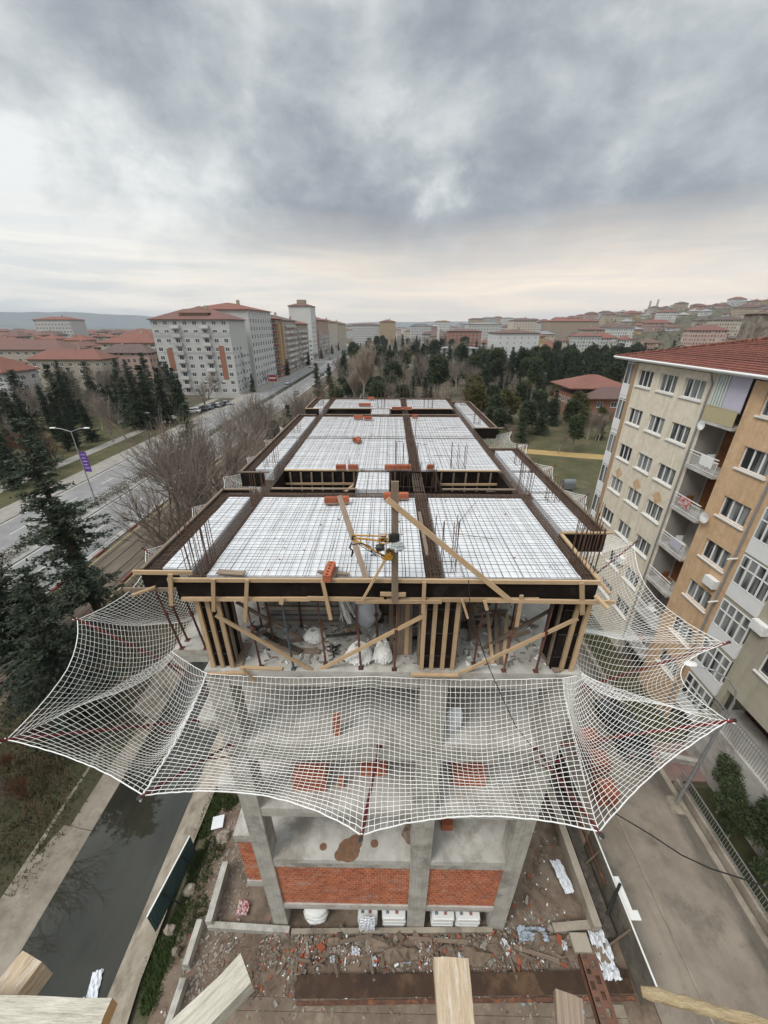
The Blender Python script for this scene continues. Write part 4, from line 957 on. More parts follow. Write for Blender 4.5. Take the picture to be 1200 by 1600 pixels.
def netpiece(i0, i1, lab, seed, cell=.128, rows=34, r=.0053, sags=None, droop=.20):
    """net between bracket tips i0..i1, tied along the slab edge, sagging between the brackets"""
    b = MB(); grid = []; ss = []
    for i in range(i0, i1):
        L = .5*((TIPS[i+1]-TIPS[i]).length + max((INN[i+1]-INN[i]).length, .8)); k = max(6, int(L/cell*1.06))
        ss += [(i, j/k) for j in range(k)]
    ss.append((i1-1, 1.0))
    for (i, q) in ss:
        A = INN[i].lerp(INN[i+1], q); Bp = TIPS[i].lerp(TIPS[i+1], q)
        span = (TIPS[i+1]-TIPS[i]).length
        A = A + V((0,0,-.10*math.sin(math.pi*q)*min(1,(INN[i+1]-INN[i]).length/4)))
        hollow = 4*q*(1-q)
        Bp = Bp.lerp(A, SCAL.get(i,.16)*hollow) + V((0,0,-.18*hollow))
        col = []
        w_ = math.sin(math.pi*q)**1.1
        sg = (sags or {}).get(i, .95)
        for j in range(rows+1):
            tt_ = j/rows
            p = A.lerp(Bp, tt_)
            nz = noise.noise(V((p.x*.55+seed, p.y*.55, 2.1)))*.16 + noise.noise(V((p.x*1.5+seed, p.y*1.5, 7.7)))*.05
            bell = (4*tt_*(1-tt_))
            skew = math.sin(math.pi*min(1, tt_*1.0)**.75)
            p = p + V((0,0,-(droop+sg*w_)*(.45*bell+.55*skew) + nz*bell))
            col.append(p)
        grid.append(col)
    n = len(grid)
    rj = random.Random(seed)
    for c in range(n):
        pts = [grid[c][j] + V((rj.uniform(-.006,.006), rj.uniform(-.006,.006), rj.uniform(-.006,.006))) for j in range(rows+1)]
        grid[c] = pts
        b.tube(pts, r*rj.uniform(.85,1.2), 3, cap=False)
    for j in range(rows+1):
        b.tube([grid[c][j] for c in range(n)], r*(rj.uniform(.85,1.2) if 0 < j < rows else 1.6), 3, cap=False)
    N_ = thing('safety_net', lab, 'safety net', tuple((grid[0][0]+grid[-1][0])/2), 'white safety nets round the building')
    b.build('mesh', MT['net'], N_)
    b = MB(); b.tube([grid[c][rows]+V((0,0,.004)) for c in range(n)], .0115, 5); b.build('edge_rope', MT['rope'], N_)
    for i in range(i0, i1+1):
        if 6 <= i <= 12:
            b = MB(); b.tube([TIPS[i], TIPS[i]+V((0,0,.05)), TIPS[i]+(TIPS[i]-INN[i]).normalized()*.12], .02, 5); b.build('tie', MT['rope'], N_)
    return grid
g1 = netpiece(0, 8, 'white safety net sheet hanging along the left side over the canal bank', 3, sags={6:.9, 7:1.15, 5:.8})
g2 = netpiece(8, 10, 'wide white safety net sheet across the front of the building', 5, sags={8:.75, 9:.75}, droop=.16)
g3 = netpiece(10, 17, 'white safety net sheet on the right side above the street', 9, sags={10:.85, 11:1.1, 12:.9})
def lacing(a, p, q, sag, lab):
    b = MB(); rn = random.Random(3); pts = []
    for j in range(40):
        s_ = j/39; o = p.lerp(q, s_)+V((0,0,-sag*math.sin(math.pi*s_**.8)))
        pts.append(o+V((.018*math.sin(j*2.1), .018*math.cos(j*2.1), .03)))
    b.tube(pts, .017, 5); tag(b.build('lacing_rope', MT['rope']), lab, 'rope')
lacing(0, INN[8], TIPS[8], .20, 'thick white lacing rope along the left front net seam')
# brackets
k = 0
for i, (T, I) in enumerate(zip(TIPS, INN)):
    foot = V((I.x, I.y, 13.0)); 
    if i in (7, 8, 9, 10, 11, 12): foot = V({7:(-6.3,8.5),8:(-4.9,7.72),9:(-.25,7.72),10:(4.6,7.72),11:(5.2,7.8),12:(5.3,9.4)}[i] + (13.0,))
    nm = {6:'second corner at the left',7:'leftmost front corner',8:'left front corner by the water',9:'middle of the front',10:'right front corner',11:'rightmost front corner',12:'right side above the bay windows',13:'right side next to the beige wall'}.get(i)
    lab = 'dark red bracket pole holding the net at the %s' % nm if nm else 'dark red bracket pole holding the net along the %s side, %s from the back' % ('left' if i < 6 else 'right', ordn(i+1 if i < 6 else 18-i))
    o = thing('net_bracket', lab, 'bracket pole', tuple(foot), 'dark red net brackets')
    e = T+(T-foot).normalized()*.14
    b = MB(); b.tube([foot, e], .036, 8); b.build('pole', MT['redpole'], o)
    b = MB(); b.tube([e-(T-foot).normalized()*.02, e+(T-foot).normalized()*.03], .04, 8); b.build('end_cap', MT['darkmetal'], o)
    b = MB(); b.box((foot.x-.08,foot.y-.05,foot.z-.08),(foot.x+.08,foot.y+.05,foot.z+.08)); b.build('bracket_shoe', MT['redpole'], o)
    mid = foot.lerp(T,.42); b = MB(); b.tube([V((foot.x,foot.y,foot.z-1.0 if i<8 or i>10 else foot.z-.6)), mid], .024, 6)
    b.build('stay', MT['redpole'], o)
# ------------------------------------------------------------------ site yard, street furniture, timbers at the lens
def wallbar(p, q, th, z0, z1, lab, m='concrete', name='low_wall', cat='wall', group=None):
    b = MB(); zc = (z0+z1)/2; b.bar((p[0],p[1],zc),(q[0],q[1],zc), th, z1-z0); return tag(b.build(name, MT[m]), lab, cat, group)
W = lambda u,v,z: tuple(P(u,v,z=z))
wallbar(W(352,1346,.7),W(325,1440,.7),.28,-.6,.7,'low concrete yard wall beside the red brick wing of the building')
wallbar(W(312,1436,.5),W(289,1507,.5),.25,-.6,.5,'low concrete wall piece above the grass strip, nearer than the first')
wallbar(W(286,1528,.5),W(262,1600,.5),.25,-.6,.5,'lowest concrete wall piece at the bottom left of the yard')
wallbar(W(325,1444,.35),W(452,1452,.35),.22,-.3,.35,'thin concrete ground beam left of the front column')
wallbar(W(455,1455,.3),W(770,1452,.3),.18,-.3,.3,'long dusty ground beam along the foot of the front columns','conc_old')
wallbar(W(865,1449,.4),W(932,1443,.4),.3,-.3,.4,'concrete ledge right of the front columns','conc_old')
b = MB(); q = W(905,1475,.3); b.box((q[0]-.35,q[1]-.3,0),(q[0]+.4,q[1]+.3,.5)); tag(b.build('concrete_block', MT['conc_old']), 'grey concrete block beside the plastic sheet', 'block')
# teal hoarding panel on the canal bank
p0, p1 = P(243,1456,z=.0), P(306,1330,z=-.0)
t_ = thing('teal_hoarding', 'long teal sheet metal hoarding panel standing on the canal bank', 'hoarding', tuple(p0))
m_teal = M('teal_sheet', (.055,.105,.105), .5, (.035,.065,.065), 2, .5, stain=(.10,.10,.09), stscale=1.3, stamt=.5)
b = MB(); n = 36
for k in range(n):
    a, c = p0.lerp(p1,k/n), p0.lerp(p1,(k+1)/n); o = .012 if k % 2 else 0
    dn = V((.9,.3,0)).normalized(); a = a+dn*o; c = c+dn*o
    b.bar((a.x,a.y,.72),(c.x,c.y,.72),.02,1.5)
b.build('sheet', m_teal, t_)
b = MB(); b.bar((p0.x,p0.y,1.49),(p1.x,p1.y,1.49),.06,.04); b.build('top_rail', MT['whitepaint'], t_)
for k in (.28,.74):
    a = p0.lerp(p1,k); b = MB(); b.bar((a.x+.06,a.y,1.3),(a.x+.55,a.y+.1,0),.05,.05); b.build('strut', MT['darkmetal'], t_)
# small white panel and blocks on the bank
b = MB(); q = P(340,1287,z=.15); b.bar(q+V((-.3,0,0)),q+V((.3,.12,.05)),.62,.05); tag(b.build('white_square_board', MT['foam']), 'square white panel lying on the canal bank near the building', 'panel')
for k,(u,v,r_) in enumerate(((350,1310,.36),(297,1392,.30),(266,1455,.26),(276,1490,.2))):
    q = P(u,v,z=-.05); b = MB(); b.blob((q.x,q.y,.05), r_, r_*.8, .3, k+3, .25, 0, 9, 6, 1.6); tag(b.build('concrete_lump', MT['conc_old']), 'pale lump of old concrete on the bank, %s from the far end' % ordn(k+1), 'concrete lump', 'concrete lumps on the canal bank')
# weeds and stones
def blades(b, c, r, n, h, rn, z=0):
    for _ in range(n):
        a = rn.uniform(0,6.28); d = r*math.sqrt(rn.random()); x, y = c[0]+d*math.cos(a), c[1]+d*math.sin(a); l = h*rn.uniform(.4,1.2)
        e = rn.uniform(0,6.28); ox, oy = l*.6*math.cos(e), l*.6*math.sin(e); w_ = .02+.02*rn.random()
        zz = z+ (gz(x,y))
        b.tri((x-w_,y,zz),(x+w_,y+w_,zz),(x+ox,y+oy,zz+l))
MT['weed'] = M('weeds', (.055,.085,.022), .8, (.035,.05,.014), 5, .6)
MT['drygrass'] = M('dry_grass', (.17,.13,.07), .9, (.10,.075,.04), 2, .7)
rn = random.Random(2); b = MB()
for u,v,r_ in ((330,1262,.5),(320,1290,.5),(330,1330,.6),(312,1365,.6),(300,1420,.7),(285,1440,.6),(262,1480,.7),(250,1500,.6),(242,1520,.5),(235,1560,.4),(300,1345,.4),(345,1245,.6),(360,1255,.4)):
    q = P(u,v,z=0); blades(b, (q.x,q.y), r_*1.1, 420, .30, rn)
tag(b.build('weeds', MT['weed'], recenter=False), 'strip of green weeds along the edge of the canal bank', 'weeds', kind='stuff')
MT['stone'] = M('rubble_stone', (.30,.27,.23), .9, (.18,.155,.13), 8, .6)
b = MB()
def stone(b, x, y, z, s, rn, m=0):
    a = rn.uniform(0,3.1); w_, l, h = s*rn.uniform(.4,1), s*rn.uniform(.6,1.6), s*rn.uniform(.2,.7)
    d = V((math.cos(a), math.sin(a), rn.uniform(-.35,.35))); c = V((x,y,z+h*.35))
    b.bar(c-d*l/2, c+d*l/2, w_, h, (rn.uniform(-.3,.3), rn.uniform(-.3,.3), 1), m, w_*rn.uniform(.5,1), h*rn.uniform(.5,1))
for _ in range(900):
    y = rn.uniform(4.6, 13); x = rn.uniform(-9.6, -6.7); 
    if rn.random() < .6: x = rn.gauss(-8.0,.5)
    stone(b, x, y, gz(x,y), rn.uniform(.02,.13), rn)
tag(b.build('gravel', MT['stone'], recenter=False), 'grey stones scattered along the bank beside the yard wall', 'gravel', kind='stuff')
# rubble and litter in front of the columns
mats = [MT['mud'], MT['terracotta'], M('litter_white', (.74,.75,.75), .6, (.6,.6,.6), 6, .4), MT['wood_old'], MT['stone'], M('litter_blue', (.30,.36,.46), .6)]
b = MB()
for _ in range(13000):
    x = rn.uniform(-5.6, 9.2) if rn.random() < .8 else rn.uniform(-9, 10); y = 7.15+rn.gauss(0,.42)
    if x > 5.4 and rn.random() < .55: y = rn.uniform(5.4, 14)
    if rn.random() < .25: y = rn.uniform(4.6, 7.3)
    if -5 < x < 5.3 and y > 7.6: continue
    if noise.noise(V((x*1.1,y*1.6,3))) < rn.uniform(-.35,.25): continue
    k = rn.choices(range(6), (30,20,15,12,20,2))[0]
    hh = .28*max(0,1-abs(y-7.2)/.7)*(.5+.5*noise.noise(V((x*1.2,y*1.2,0)))+.3) if -4 < x < 9 else 0
    stone(b, x, y, .01+hh, rn.uniform(.02,.10)*(1.5 if k in (0,4) else 1)*(.8 if k == 2 else 1), rn, k)
for _ in range(150):
    x = rn.uniform(-4.5, 8.8); y = 7.1+rn.gauss(0,.35) if x < 5 else rn.uniform(5.2,11)
    if -5 < x < 5.3 and y > 7.55: continue
    k = rn.choices((1,2,3,4,0),(3,3,4,3,2))[0]; s_ = rn.uniform(.10,.26)*(.55 if k == 2 else 1)
    stone(b, x, y, .08+.2*max(0,1-abs(y-7.2)/.7)*(x < 9), s_, rn, k)
for _ in range(46):
    x, y = rn.uniform(-4.8,9), 7.0+rn.gauss(0,.45); a = rn.uniform(0,3.1); l = rn.uniform(.3,.9)
    if -5 < x < 5.3 and y > 7.5: continue
    b.bar((x-math.cos(a)*l/2,y-math.sin(a)*l/2,.12+rn.uniform(0,.15)),(x+math.cos(a)*l/2,y+math.sin(a)*l/2,.12+rn.uniform(0,.2)),rn.uniform(.04,.12),.025,m=3)
tag(b.build('rubble', mats, recenter=False), 'rubble and white litter strewn over the mud at the foot of the building', 'rubble', kind='stuff')
b = MB()
for k in range(26):
    x = -3.8+k*.52; b.blob((x+rn.uniform(-.2,.2), 7.1+rn.uniform(-.25,.25), .05), rn.uniform(.4,.8), rn.uniform(.25,.45), rn.uniform(.12,.4), k, .35, 0, 10, 6, 2)
tag(b.build('soil_heap', MT['mud'], recenter=False), 'long low heap of dug soil along the front ground beam', 'soil heap', kind='stuff')
def crumple(name, lab, c, sx, sy, hh, seed, mat, slope=0, cat='plastic sheet', n=14, rz=0):
    b = MB(); pts = []
    for j in range(n+1):
        for i in range(n+1):
            x, y = (i/n-.5)*sx, (j/n-.5)*sy
            e = .06*noise.noise(V((i*.6,j*.6,seed)))
            z = hh*(.5+noise.noise(V((i*.35+seed,j*.35,seed)))+.6*noise.noise(V((i*.9,j*.9,seed+5))))
            X, Y = x*(1+e*3)*math.cos(rz)-y*math.sin(rz), x*math.sin(rz)+y*(1+e*2)*math.cos(rz)
            pts.append((c[0]+X, c[1]+Y, c[2]+max(.01,z)+slope*(j/n)))
    b.v = pts
    for j in range(n):
        for i in range(n): a = j*(n+1)+i; b.f.append((a,a+1,a+n+2,a+n+1)); b.m.append(0); b.uv.append(None)
    o = b.build(name, mat); md = o.modifiers.new('thick','SOLIDIFY'); md.thickness = .006
    return tag(o, lab, cat)
q = W(942,1492,.2); crumple('plastic_sheet','big crumpled white plastic sheet right of the rubble',q,.75,1.5,.28,3,MT['plastic'])
q = W(832,1462,.15); crumple('plastic_sheet','crumpled bluish plastic bag beside the right front column',q,1.3,.5,.28,6,M('bluish_plastic',(.42,.47,.52),.35,(.30,.34,.38),6,.6,bump=.5,bscale=12))
q = W(636,1490,.1); crumple('plastic_bag','white and blue cement bag lying flat in the rubble',q,.35,.6,.12,8,M('cement_bag',(.60,.63,.68),.6,(.22,.28,.42),2.2,.6),cat='bag')
q = W(612,1480,.1); crumple('plastic_bag','white torn plastic bag in the rubble left of the cement bag',q,.4,.3,.16,9,MT['plastic'],cat='bag')
q = W(583,1503,.1); crumple('plastic_bag','small white rag in the rubble above the dark board',q,.3,.3,.14,10,MT['plastic'],cat='bag')
q = W(520,1500,.15); crumple('white_box_scrap','small white box scrap beside a reddish piece in the mud',q,.2,.2,.2,11,MT['foam'],cat='scrap')
q = W(878,1370,.1); crumple('plastic_sheet','narrow pale plastic sheet lying on the mud beside the hoarding',q,.5,1.3,.16,12,MT['plastic'],rz=.2)
q = W(380,1420,.1); crumple('plastic_bag','white and red torn bag in the corner behind the yard wall',q,.5,.5,.2,13,M('red_white_bag',(.66,.64,.63),.6,(.5,.06,.06),2.6,.6),cat='bag')
# sheet of plastic hanging over the ground beam and sacks stored under the floor
b = MB(); n = 10
for j in range(n):
    for i in range(n):
        f = lambda i,j: V((-1.22+.72*i/n+.03*noise.noise(V((i*.7,j*.5,1))), 7.62-.16*math.sin(j*.25)+.07*noise.noise(V((i*.9,j*.4,2))), 1.35-1.15*j/n))
        b.quad(f(i,j+1), f(i+1,j+1), f(i+1,j), f(i,j))
o = tag(b.build('plastic_sheet', MT['plastic'], smooth=True), 'white plastic sheet hanging over the ground beam between the sacks', 'plastic sheet'); md = o.modifiers.new('thick','SOLIDIFY'); md.thickness = .006
wp = M('printed_sack_paper',(.74,.74,.72),.7,(.62,.62,.60),3,.5); inkr = M('red_print',(.40,.07,.06),.7); inkb = M('blue_grey_print',(.15,.19,.25),.7)
SK = [(478,512,'lumpy white sack at the left end of the row under the floor'),(560,590,'white printed sack right of the hanging plastic'),(597,634,'white printed sack left of the middle column'),(672,708,'white printed sack just right of the middle column'),(710,748,'white printed sack at the right end of the row')]
for k,(u0,u1,lab) in enumerate(SK):
    a, c = P(u0,1437,y=7.95), P(u1,1437,y=7.95); t_ = thing('sack', lab, 'sack', ((a.x+c.x)/2,8.1,0), 'white sacks stored under the first floor')
    for j in range(3):
        b = MB(); z0 = .02+.31*j; cxx = (a.x+c.x)/2; hw = (c.x-a.x)/2; o_ = .02*math.sin(k*3+j*2)
        if k: 
            secs = []
            for q_, e_ in ((0,.82),(.06,.97),(.5,1.0),(.94,.97),(1,.82)):
                yy = 7.72+.62*q_; h_ = .29*(.5+.5*e_)
                secs.append([(cxx-hw*.97*e_+o_,yy,z0+.03),(cxx+hw*.97*e_+o_,yy,z0+.03),(cxx+hw*e_+o_,yy,z0+h_*.5),(cxx+hw*.95*e_+o_,yy,z0+h_),(cxx+o_,yy,z0+h_+.012),(cxx-hw*.95*e_+o_,yy,z0+h_),(cxx-hw*e_+o_,yy,z0+h_*.5)])
            for s_ in secs: b.v += s_
            for q_ in range(4):
                for r_ in range(7): b.f.append((q_*7+r_, q_*7+(r_+1)%7, (q_+1)*7+(r_+1)%7, (q_+1)*7+r_)); b.m.append(0); b.uv.append(None)
            b.f.append(tuple(reversed(range(7)))); b.m.append(0); b.uv.append(None); b.f.append(tuple(range(28,35))); b.m.append(0); b.uv.append(None)
        else: b.blob((cxx,8.05,z0+.18), hw*1.1,.34,.2, k*3+j, .10, 0, 16, 8, 1.8)
        b.build('sack_body', wp, t_, smooth=not k)
    if k:
        for j,m_ in ((0,inkb),(1,inkr)):
            b = MB(); x0 = a.x+(c.x-a.x)*(.18+.38*j)
            for i in range(5): b.bar((x0+i*.028,7.86+.01*(i%2),.955),(x0+i*.028,7.98,.957),.016,.004)
            b.build('print', m_, t_)
# dark stained board lying in front
p0, p1 = P(462,1542,z=.15), P(985,1534,z=.15)
b = MB(); b.bar(p0+V((0,0,0)), p1, .62,.09,(0,-.25,1)); tag(b.build('dark_board', M('wet_brown_board',(.055,.028,.014),.7,(.03,.016,.009),1.6,.7,stain=(.14,.08,.04),stscale=.9,stamt=.6,bump=.2)), 'long dark brown stained board lying across the yard below the rubble', 'board')
b = MB(); b.bar(p0+V((.1,-.42,-.1)), p1+V((0,-.42,-.1)), .12,.08); tag(b.build('rusty_beam', MT['rust']), 'rusty thin beam along the near edge of the dark board', 'beam')
b = MB()
for k in range(7):
    y = 3.1+k*.36; b.box((-6.0,y,.02),(9.6,y+.345,.05+.006*(k%2)))
tag(b.build('plank_floor', M('muddy_planks',(.20,.155,.115),.9,(.13,.10,.075),1.2,.7,bump=.3,bscale=8,stain=(.30,.25,.19),stscale=.5)), 'muddy brown plank floor at the bottom of the picture', 'planks')
# dry twigs in the corner
b = MB()
for k in range(60):
    x, y = rn.uniform(-7.4,-4.6), rn.uniform(5.4,7.1); pts = [V((x,y,0))]; d = V((rn.uniform(-.6,.6),rn.uniform(-.6,.6),.8))
    for j in range(5): d = d+V((rn.uniform(-.4,.4),rn.uniform(-.4,.4),rn.uniform(-.25,.1))); pts.append(pts[-1]+d*.2)
    b.tube(pts, [.014,.012,.010,.008,.006,.004], 4, cap=False)
tag(b.build('dry_bush', MT['wood_old']), 'tangle of bare brown twigs left of the rubble', 'dry bush')
# hoarding along the right edge of the yard
t_ = thing('site_hoarding', 'grey-brown board hoarding with a white top edge between yard and street', 'hoarding', (10.35,11,0))
mh = M('hoarding_boards',(.16,.145,.115),.8,(.09,.08,.065),1.2,.7,stain=(.22,.20,.16),stscale=.8)
for k in range(16):
    y = 5.6+k*1.05
    if k == 5: continue
    b = MB(); b.box((10.33+.012*(k%2),y,0),(10.37+.012*(k%2),y+1.04,2.0)); b.build('board_panel', mh, t_)
b = MB(); b.box((10.325,5.6,2.002),(10.39,22,2.035)); b.build('top_rail', MT['whitepaint'], t_)
for y in (7.2,9.9,12.6,15.3,18): 
    b = MB(); b.bar((10.28,y,1.9),(9.7,y,0),.06,.06); b.build('strut', MT['wood_old'], t_)
b = MB(); b.bar((10.25,8.9,1.15),(10.1,19,1.15),.10,.16); tag(b.build('rusty_beam', MT['rust']), 'rusty red beam leaning along the inside of the hoarding', 'beam')
b = MB(); b.bar((9.35,7.6,.45),(9.15,22,.55),.35,.9); tag(b.build('low_wall', MT['conc_old']), 'low brown retaining wall running inside the hoarding', 'wall')
b = MB(); b.box((9.7,7.4,0),(10.2,24,.5)); tag(b.build('plywood_sheet', MT['ply_worn']), 'dark plywood sheets stacked between retaining wall and hoarding', 'plywood')
p = P(948,1429,z=1.0); q = P(969,1381,z=2.4); b = MB(); b.tube([p,q], .06, 8); tag(b.build('leaning_pole', MT['darkmetal']), 'short dark pole leaning against the hoarding', 'pole')
a = P(968,1362,x=10.46); c = P(990,1410,x=10.46)
b = MB(); 
y0, y1 = c.y-.25, a.y+.15
b.box((10.44,y0,1.85),(10.92,y0+.32,1.90)); b.box((10.44,y0+.322,1.85),(10.70,y1,1.90)); tag(b.build('white_board', MT['whitepaint']), 'white L-shaped board fixed to the street side of the hoarding', 'board')
# brick pallets by the street
for k,(u,v) in enumerate(((919,1160),(935,1197),(946,1245))):
    q = P(u,v+14,z=0); x, y = q.x, q.y+.4; t_ = thing('brick_pallet', 'pallet of red hollow bricks under the net, %s from the front' % ('third','second','first')[k], 'brick pallet', (x,y,0), 'brick pallets along the street')
    b = MB()
    for i in range(3): b.box((x-.55,y-.5+i*.42,0),(x+.55,y-.4+i*.42,.10))
    b.box((x-.58,y-.55,.101),(x+.58,y+.55,.13)); b.build('pallet', MT['wood_old'], t_)
    b = MB()
    for i in range(5):
        for j in range(4):
            for l in range(5): b.box((x-.52+i*.21,y-.48+j*.24,.135+l*.2),(x-.52+i*.21+.202,y-.48+j*.24+.233,.135+l*.2+.195))
    b.build('bricks', MT['terracotta'], t_)
# street cable
b = MB(); pts = [P(u,v,z=z) for u,v,z in ((905,1180,6),(963,1272,5.6),(1010,1300,5.3),(1065,1336,5.2),(1110,1357,5.2),(1160,1373,5.4),(1215,1393,5.7))]
b.tube(pts, .03, 6); tag(b.build('overhead_cable', MT['cable']), 'thick black cable sagging across the street on the right', 'cable')
# street fence: low wall with railing
t_ = thing('street_fence', 'low grey wall with a pale picket railing along the street garden', 'fence', (17.3,9,0))
b = MB(); b.box((17.15,1.5,-.1),(17.4,14.1,.55)); b.build('wall', MT['conc_old'], t_)
b = MB(); b.bar((17.28,1.5,1.35),(17.28,14.1,1.35),.045,.045); b.bar((17.28,1.5,.72),(17.28,14.1,.72),.04,.04); b.build('rail', MT['greymetal'], t_)
b = MB(); 
for k in range(90): b.bar((17.28,1.6+k*.14,.56),(17.28,1.6+k*.14,1.34),.018,.018,(0,1,0))
b.build('pickets', MT['greymetal'], t_)
# street lamp with curved arm
q = P(1055,1258,z=0); t_ = thing('street_lamp', 'grey street lamp pole with a curved arm in front of the apartment block', 'street lamp', tuple(q))
b = MB(); b.tube([(q.x,q.y,0),(q.x,q.y,8.6)], [.095,.06], 10); b.build('pole', MT['greymetal'], t_)
b = MB(); b.tube([(q.x,q.y,8.6),(q.x-.05,q.y+.1,9.2),(q.x-.4,q.y+.35,9.7),(q.x-.9,q.y+.7,9.9),(q.x-1.4,q.y+1.0,9.85)], .04, 8); b.build('arm', MT['greymetal'], t_)
b = MB(); b.blob((q.x-1.65,q.y+1.15,9.82), .34,.2,.09, 1, .02, 0, 12, 6); b.build('lamp_head', MT['whitepaint'], t_, smooth=True)
b = MB(); b.blob((q.x,q.y,.0), .55,.5,.22, 5, .3, 0, 10, 6); b.build('footing', MT['conc_old'], t_)
# planter wall and tidy bits at the house front
wallbar((17.2,15.6),(20.2,15.0),.3,0,.55,'pale low planter wall beside the pink paving','conc_floor')
b = MB(); a, c = P(1098,1158,z=1.6), P(1120,1186,z=1.0); b.bar(a, c, .05,.05); tag(b.build('white_rail', MT['whitepaint']), 'white handrail bar beside the planter wall', 'handrail')
b = MB(); q = P(1085,1440,z=.018); b.prism([(q.x+.33*math.cos(k*.5236),q.y+.33*math.sin(k*.5236)) for k in range(12)], .012, .022); tag(b.build('manhole_cover', MT['darkmetal']), 'round dark manhole cover in the street on the right', 'manhole cover') if False else None
rn = random.Random(41); b = MB()
for _ in range(500):
    x = rn.choice([rn.uniform(10.5,12.9), rn.gauss(16.55,.12), rn.uniform(12.9,16.7)]); y = rn.uniform(1,30); stone(b, x, y, .02, rn.uniform(.01,.05), rn, rn.choice([0,0,1,2]))
tag(b.build('grit', [MT['stone'],MT['mud'],MT['wood_old']], recenter=False), 'grit and dead leaves lying on the street and along its kerbs', 'grit', kind='stuff')


q = P(147,1545,z=-1.48); crumple('plastic_sheet','torn white plastic sheet floating at the edge of the canal water',q,.45,1.1,.10,17,MT['plastic'],rz=.3)
q = P(118,1578,z=-1.45); b = MB(); b.bar((q.x-.2,q.y-.2,-1.4),(q.x+.3,q.y+.2,-1.35),.35,.12); tag(b.build('concrete_block', MT['conc_floor']), 'pale block lying in the shallow canal beside the floating plastic', 'block')

for k,(u,v,sx,sy,hh,lab) in enumerate(((556,1487,.35,.25,.16,'white torn sack lying in the rubble right of the twigs'),(655,1478,.3,.35,.14,'white paper scrap heap beside the cement bag'),(720,1500,.4,.25,.12,'greyish plastic scrap in the rubble right of the centre timber'),(790,1480,.5,.3,.14,'pale plastic scrap below the bluish bag'),(880,1478,.3,.3,.16,'white scrap beside the concrete block'))):
    q = W(u,v,.18); crumple('plastic_scrap',lab,q,sx,sy,hh,30+k,MT['plastic'],cat='scrap',rz=k*.7)
for k,(x0,y0,x1,y1,lab) in enumerate(((-2.6,7.05,-.6,7.35,'long brown plank lying in the rubble left of the centre'),(1.0,7.3,3.6,7.2,'weathered plank lying along the rubble right of the centre'),(5.6,7.1,7.4,6.7,'plank lying askew in the rubble at the right'),(6.2,9.0,6.9,11.2,'plank lying on the mud beside the right front column'))):
    timber((x0,y0,.30),(x1,y1,.34),.14,.035,lab,'wood_old','planks lying in the rubble','plank')
# ---- cars
def carmesh(L=4.3, Wd=1.75, van=False):
    """body + cabin profile; returns parts as MBs in local coords, x forward"""
    h1, h2 = (.95, 1.45) if not van else (1.05, 1.9)
    def loft(secs):
        b = MB(); n = len(secs[0])
        for s_ in secs: b.v += [tuple(p) for p in s_]
        for i in range(len(secs)-1):
            for j in range(n-1): b.f.append((i*n+j, i*n+j+1, (i+1)*n+j+1, (i+1)*n+j)); b.m.append(0); b.uv.append(None)
        return b
    def ring(x, w, zb, zt, ti=.06):
        return [(x,-w/2+.03,zb),(x,-w/2,zb+.15),(x,-w/2,zt-.18),(x,-w/2+ti,zt-.02),(x,0,zt+.02),(x,w/2-ti,zt-.02),(x,w/2,zt-.18),(x,w/2,zb+.15),(x,w/2-.03,zb)]
    body = loft([ring(-L/2,Wd*.5,.45,.62)]+[ring(x,w,zb,zt) for x,w,zb,zt in ((-L/2+.02,Wd*.86,.30,.82),(-L/2+.25,Wd*.96,.22,.93 if not van else 1.0),(-L*.2,Wd,.2,h1),(L*.12,Wd,.2,h1),(L*.28,Wd*.99,.2,h1-.06),(L/2-.2,Wd*.93,.22,.76),(L/2-.02,Wd*.84,.30,.62))]+[ring(L/2,Wd*.5,.42,.55)])
    r0, r1, r2, r3 = (-L*.40,-L*.27,L*.05,L*.22) if not van else (-L*.48,-L*.45,L*.18,L*.32)
    def cab(x, w, z): return [(x,-w/2,z),(x,w/2,z)]
    roof = MB(); wt = Wd*.74; wb = Wd*.92; zb = h1-.03
    P8 = dict(a=(r0,-wb/2,zb),b=(r3,-wb/2,zb),c=(r3,wb/2,zb),d=(r0,wb/2,zb),e=(r1,-wt/2,h2),f=(r2,-wt/2,h2),g=(r2,wt/2,h2),h=(r1,wt/2,h2))
    roof.quad(P8['e'],P8['f'],P8['g'],P8['h']); 
    for k in ('e','f','g','h'): pass
    roof.hexa([V(P8['e'])+V((0,0,.0)),V(P8['h']),V(P8['h'])+V((.05,-.05,.05)),V(P8['e'])+V((.05,.05,.05)),P8['f'],P8['g'],V(P8['g'])+V((-.05,-.05,.05)),V(P8['f'])+V((-.05,.05,.05))])
    for x,y in (('a','e'),('b','f'),('c','g'),('d','h')): roof.bar(P8[x],P8[y],.09,.07)
    gl = MB(); gl.quad(P8['a'],P8['b'],P8['f'],P8['e']); gl.quad(P8['c'],P8['d'],P8['h'],P8['g']); gl.quad(P8['b'],P8['c'],P8['g'],P8['f']); gl.quad(P8['d'],P8['a'],P8['e'],P8['h'])
    wh = []
    for x in (-L*.31, L*.31):
        for s_ in (-1,1):
            b = MB(); b.tube([(x,s_*(Wd/2-.2),.31),(x,s_*(Wd/2+.01),.31)], .31, 14); wh.append((b,(x,s_)))
    li = MB(); 
    for s_ in (-1,1): li.box((L/2-.10,s_*Wd*.33-.14,.58),(L/2-.0,s_*Wd*.33+.14,.68))
    tl = MB()
    for s_ in (-1,1): tl.box((-L/2-.0,s_*Wd*.36-.10,.70),(-L/2+.1,s_*Wd*.36+.10,.84))
    return body, roof, gl, wh, li, tl
MT['glassd'] = M('car_glass', (.015,.018,.02), .08, spec=.6)
MT['tyre'] = M('tyre_rubber', (.018,.018,.018), .85)
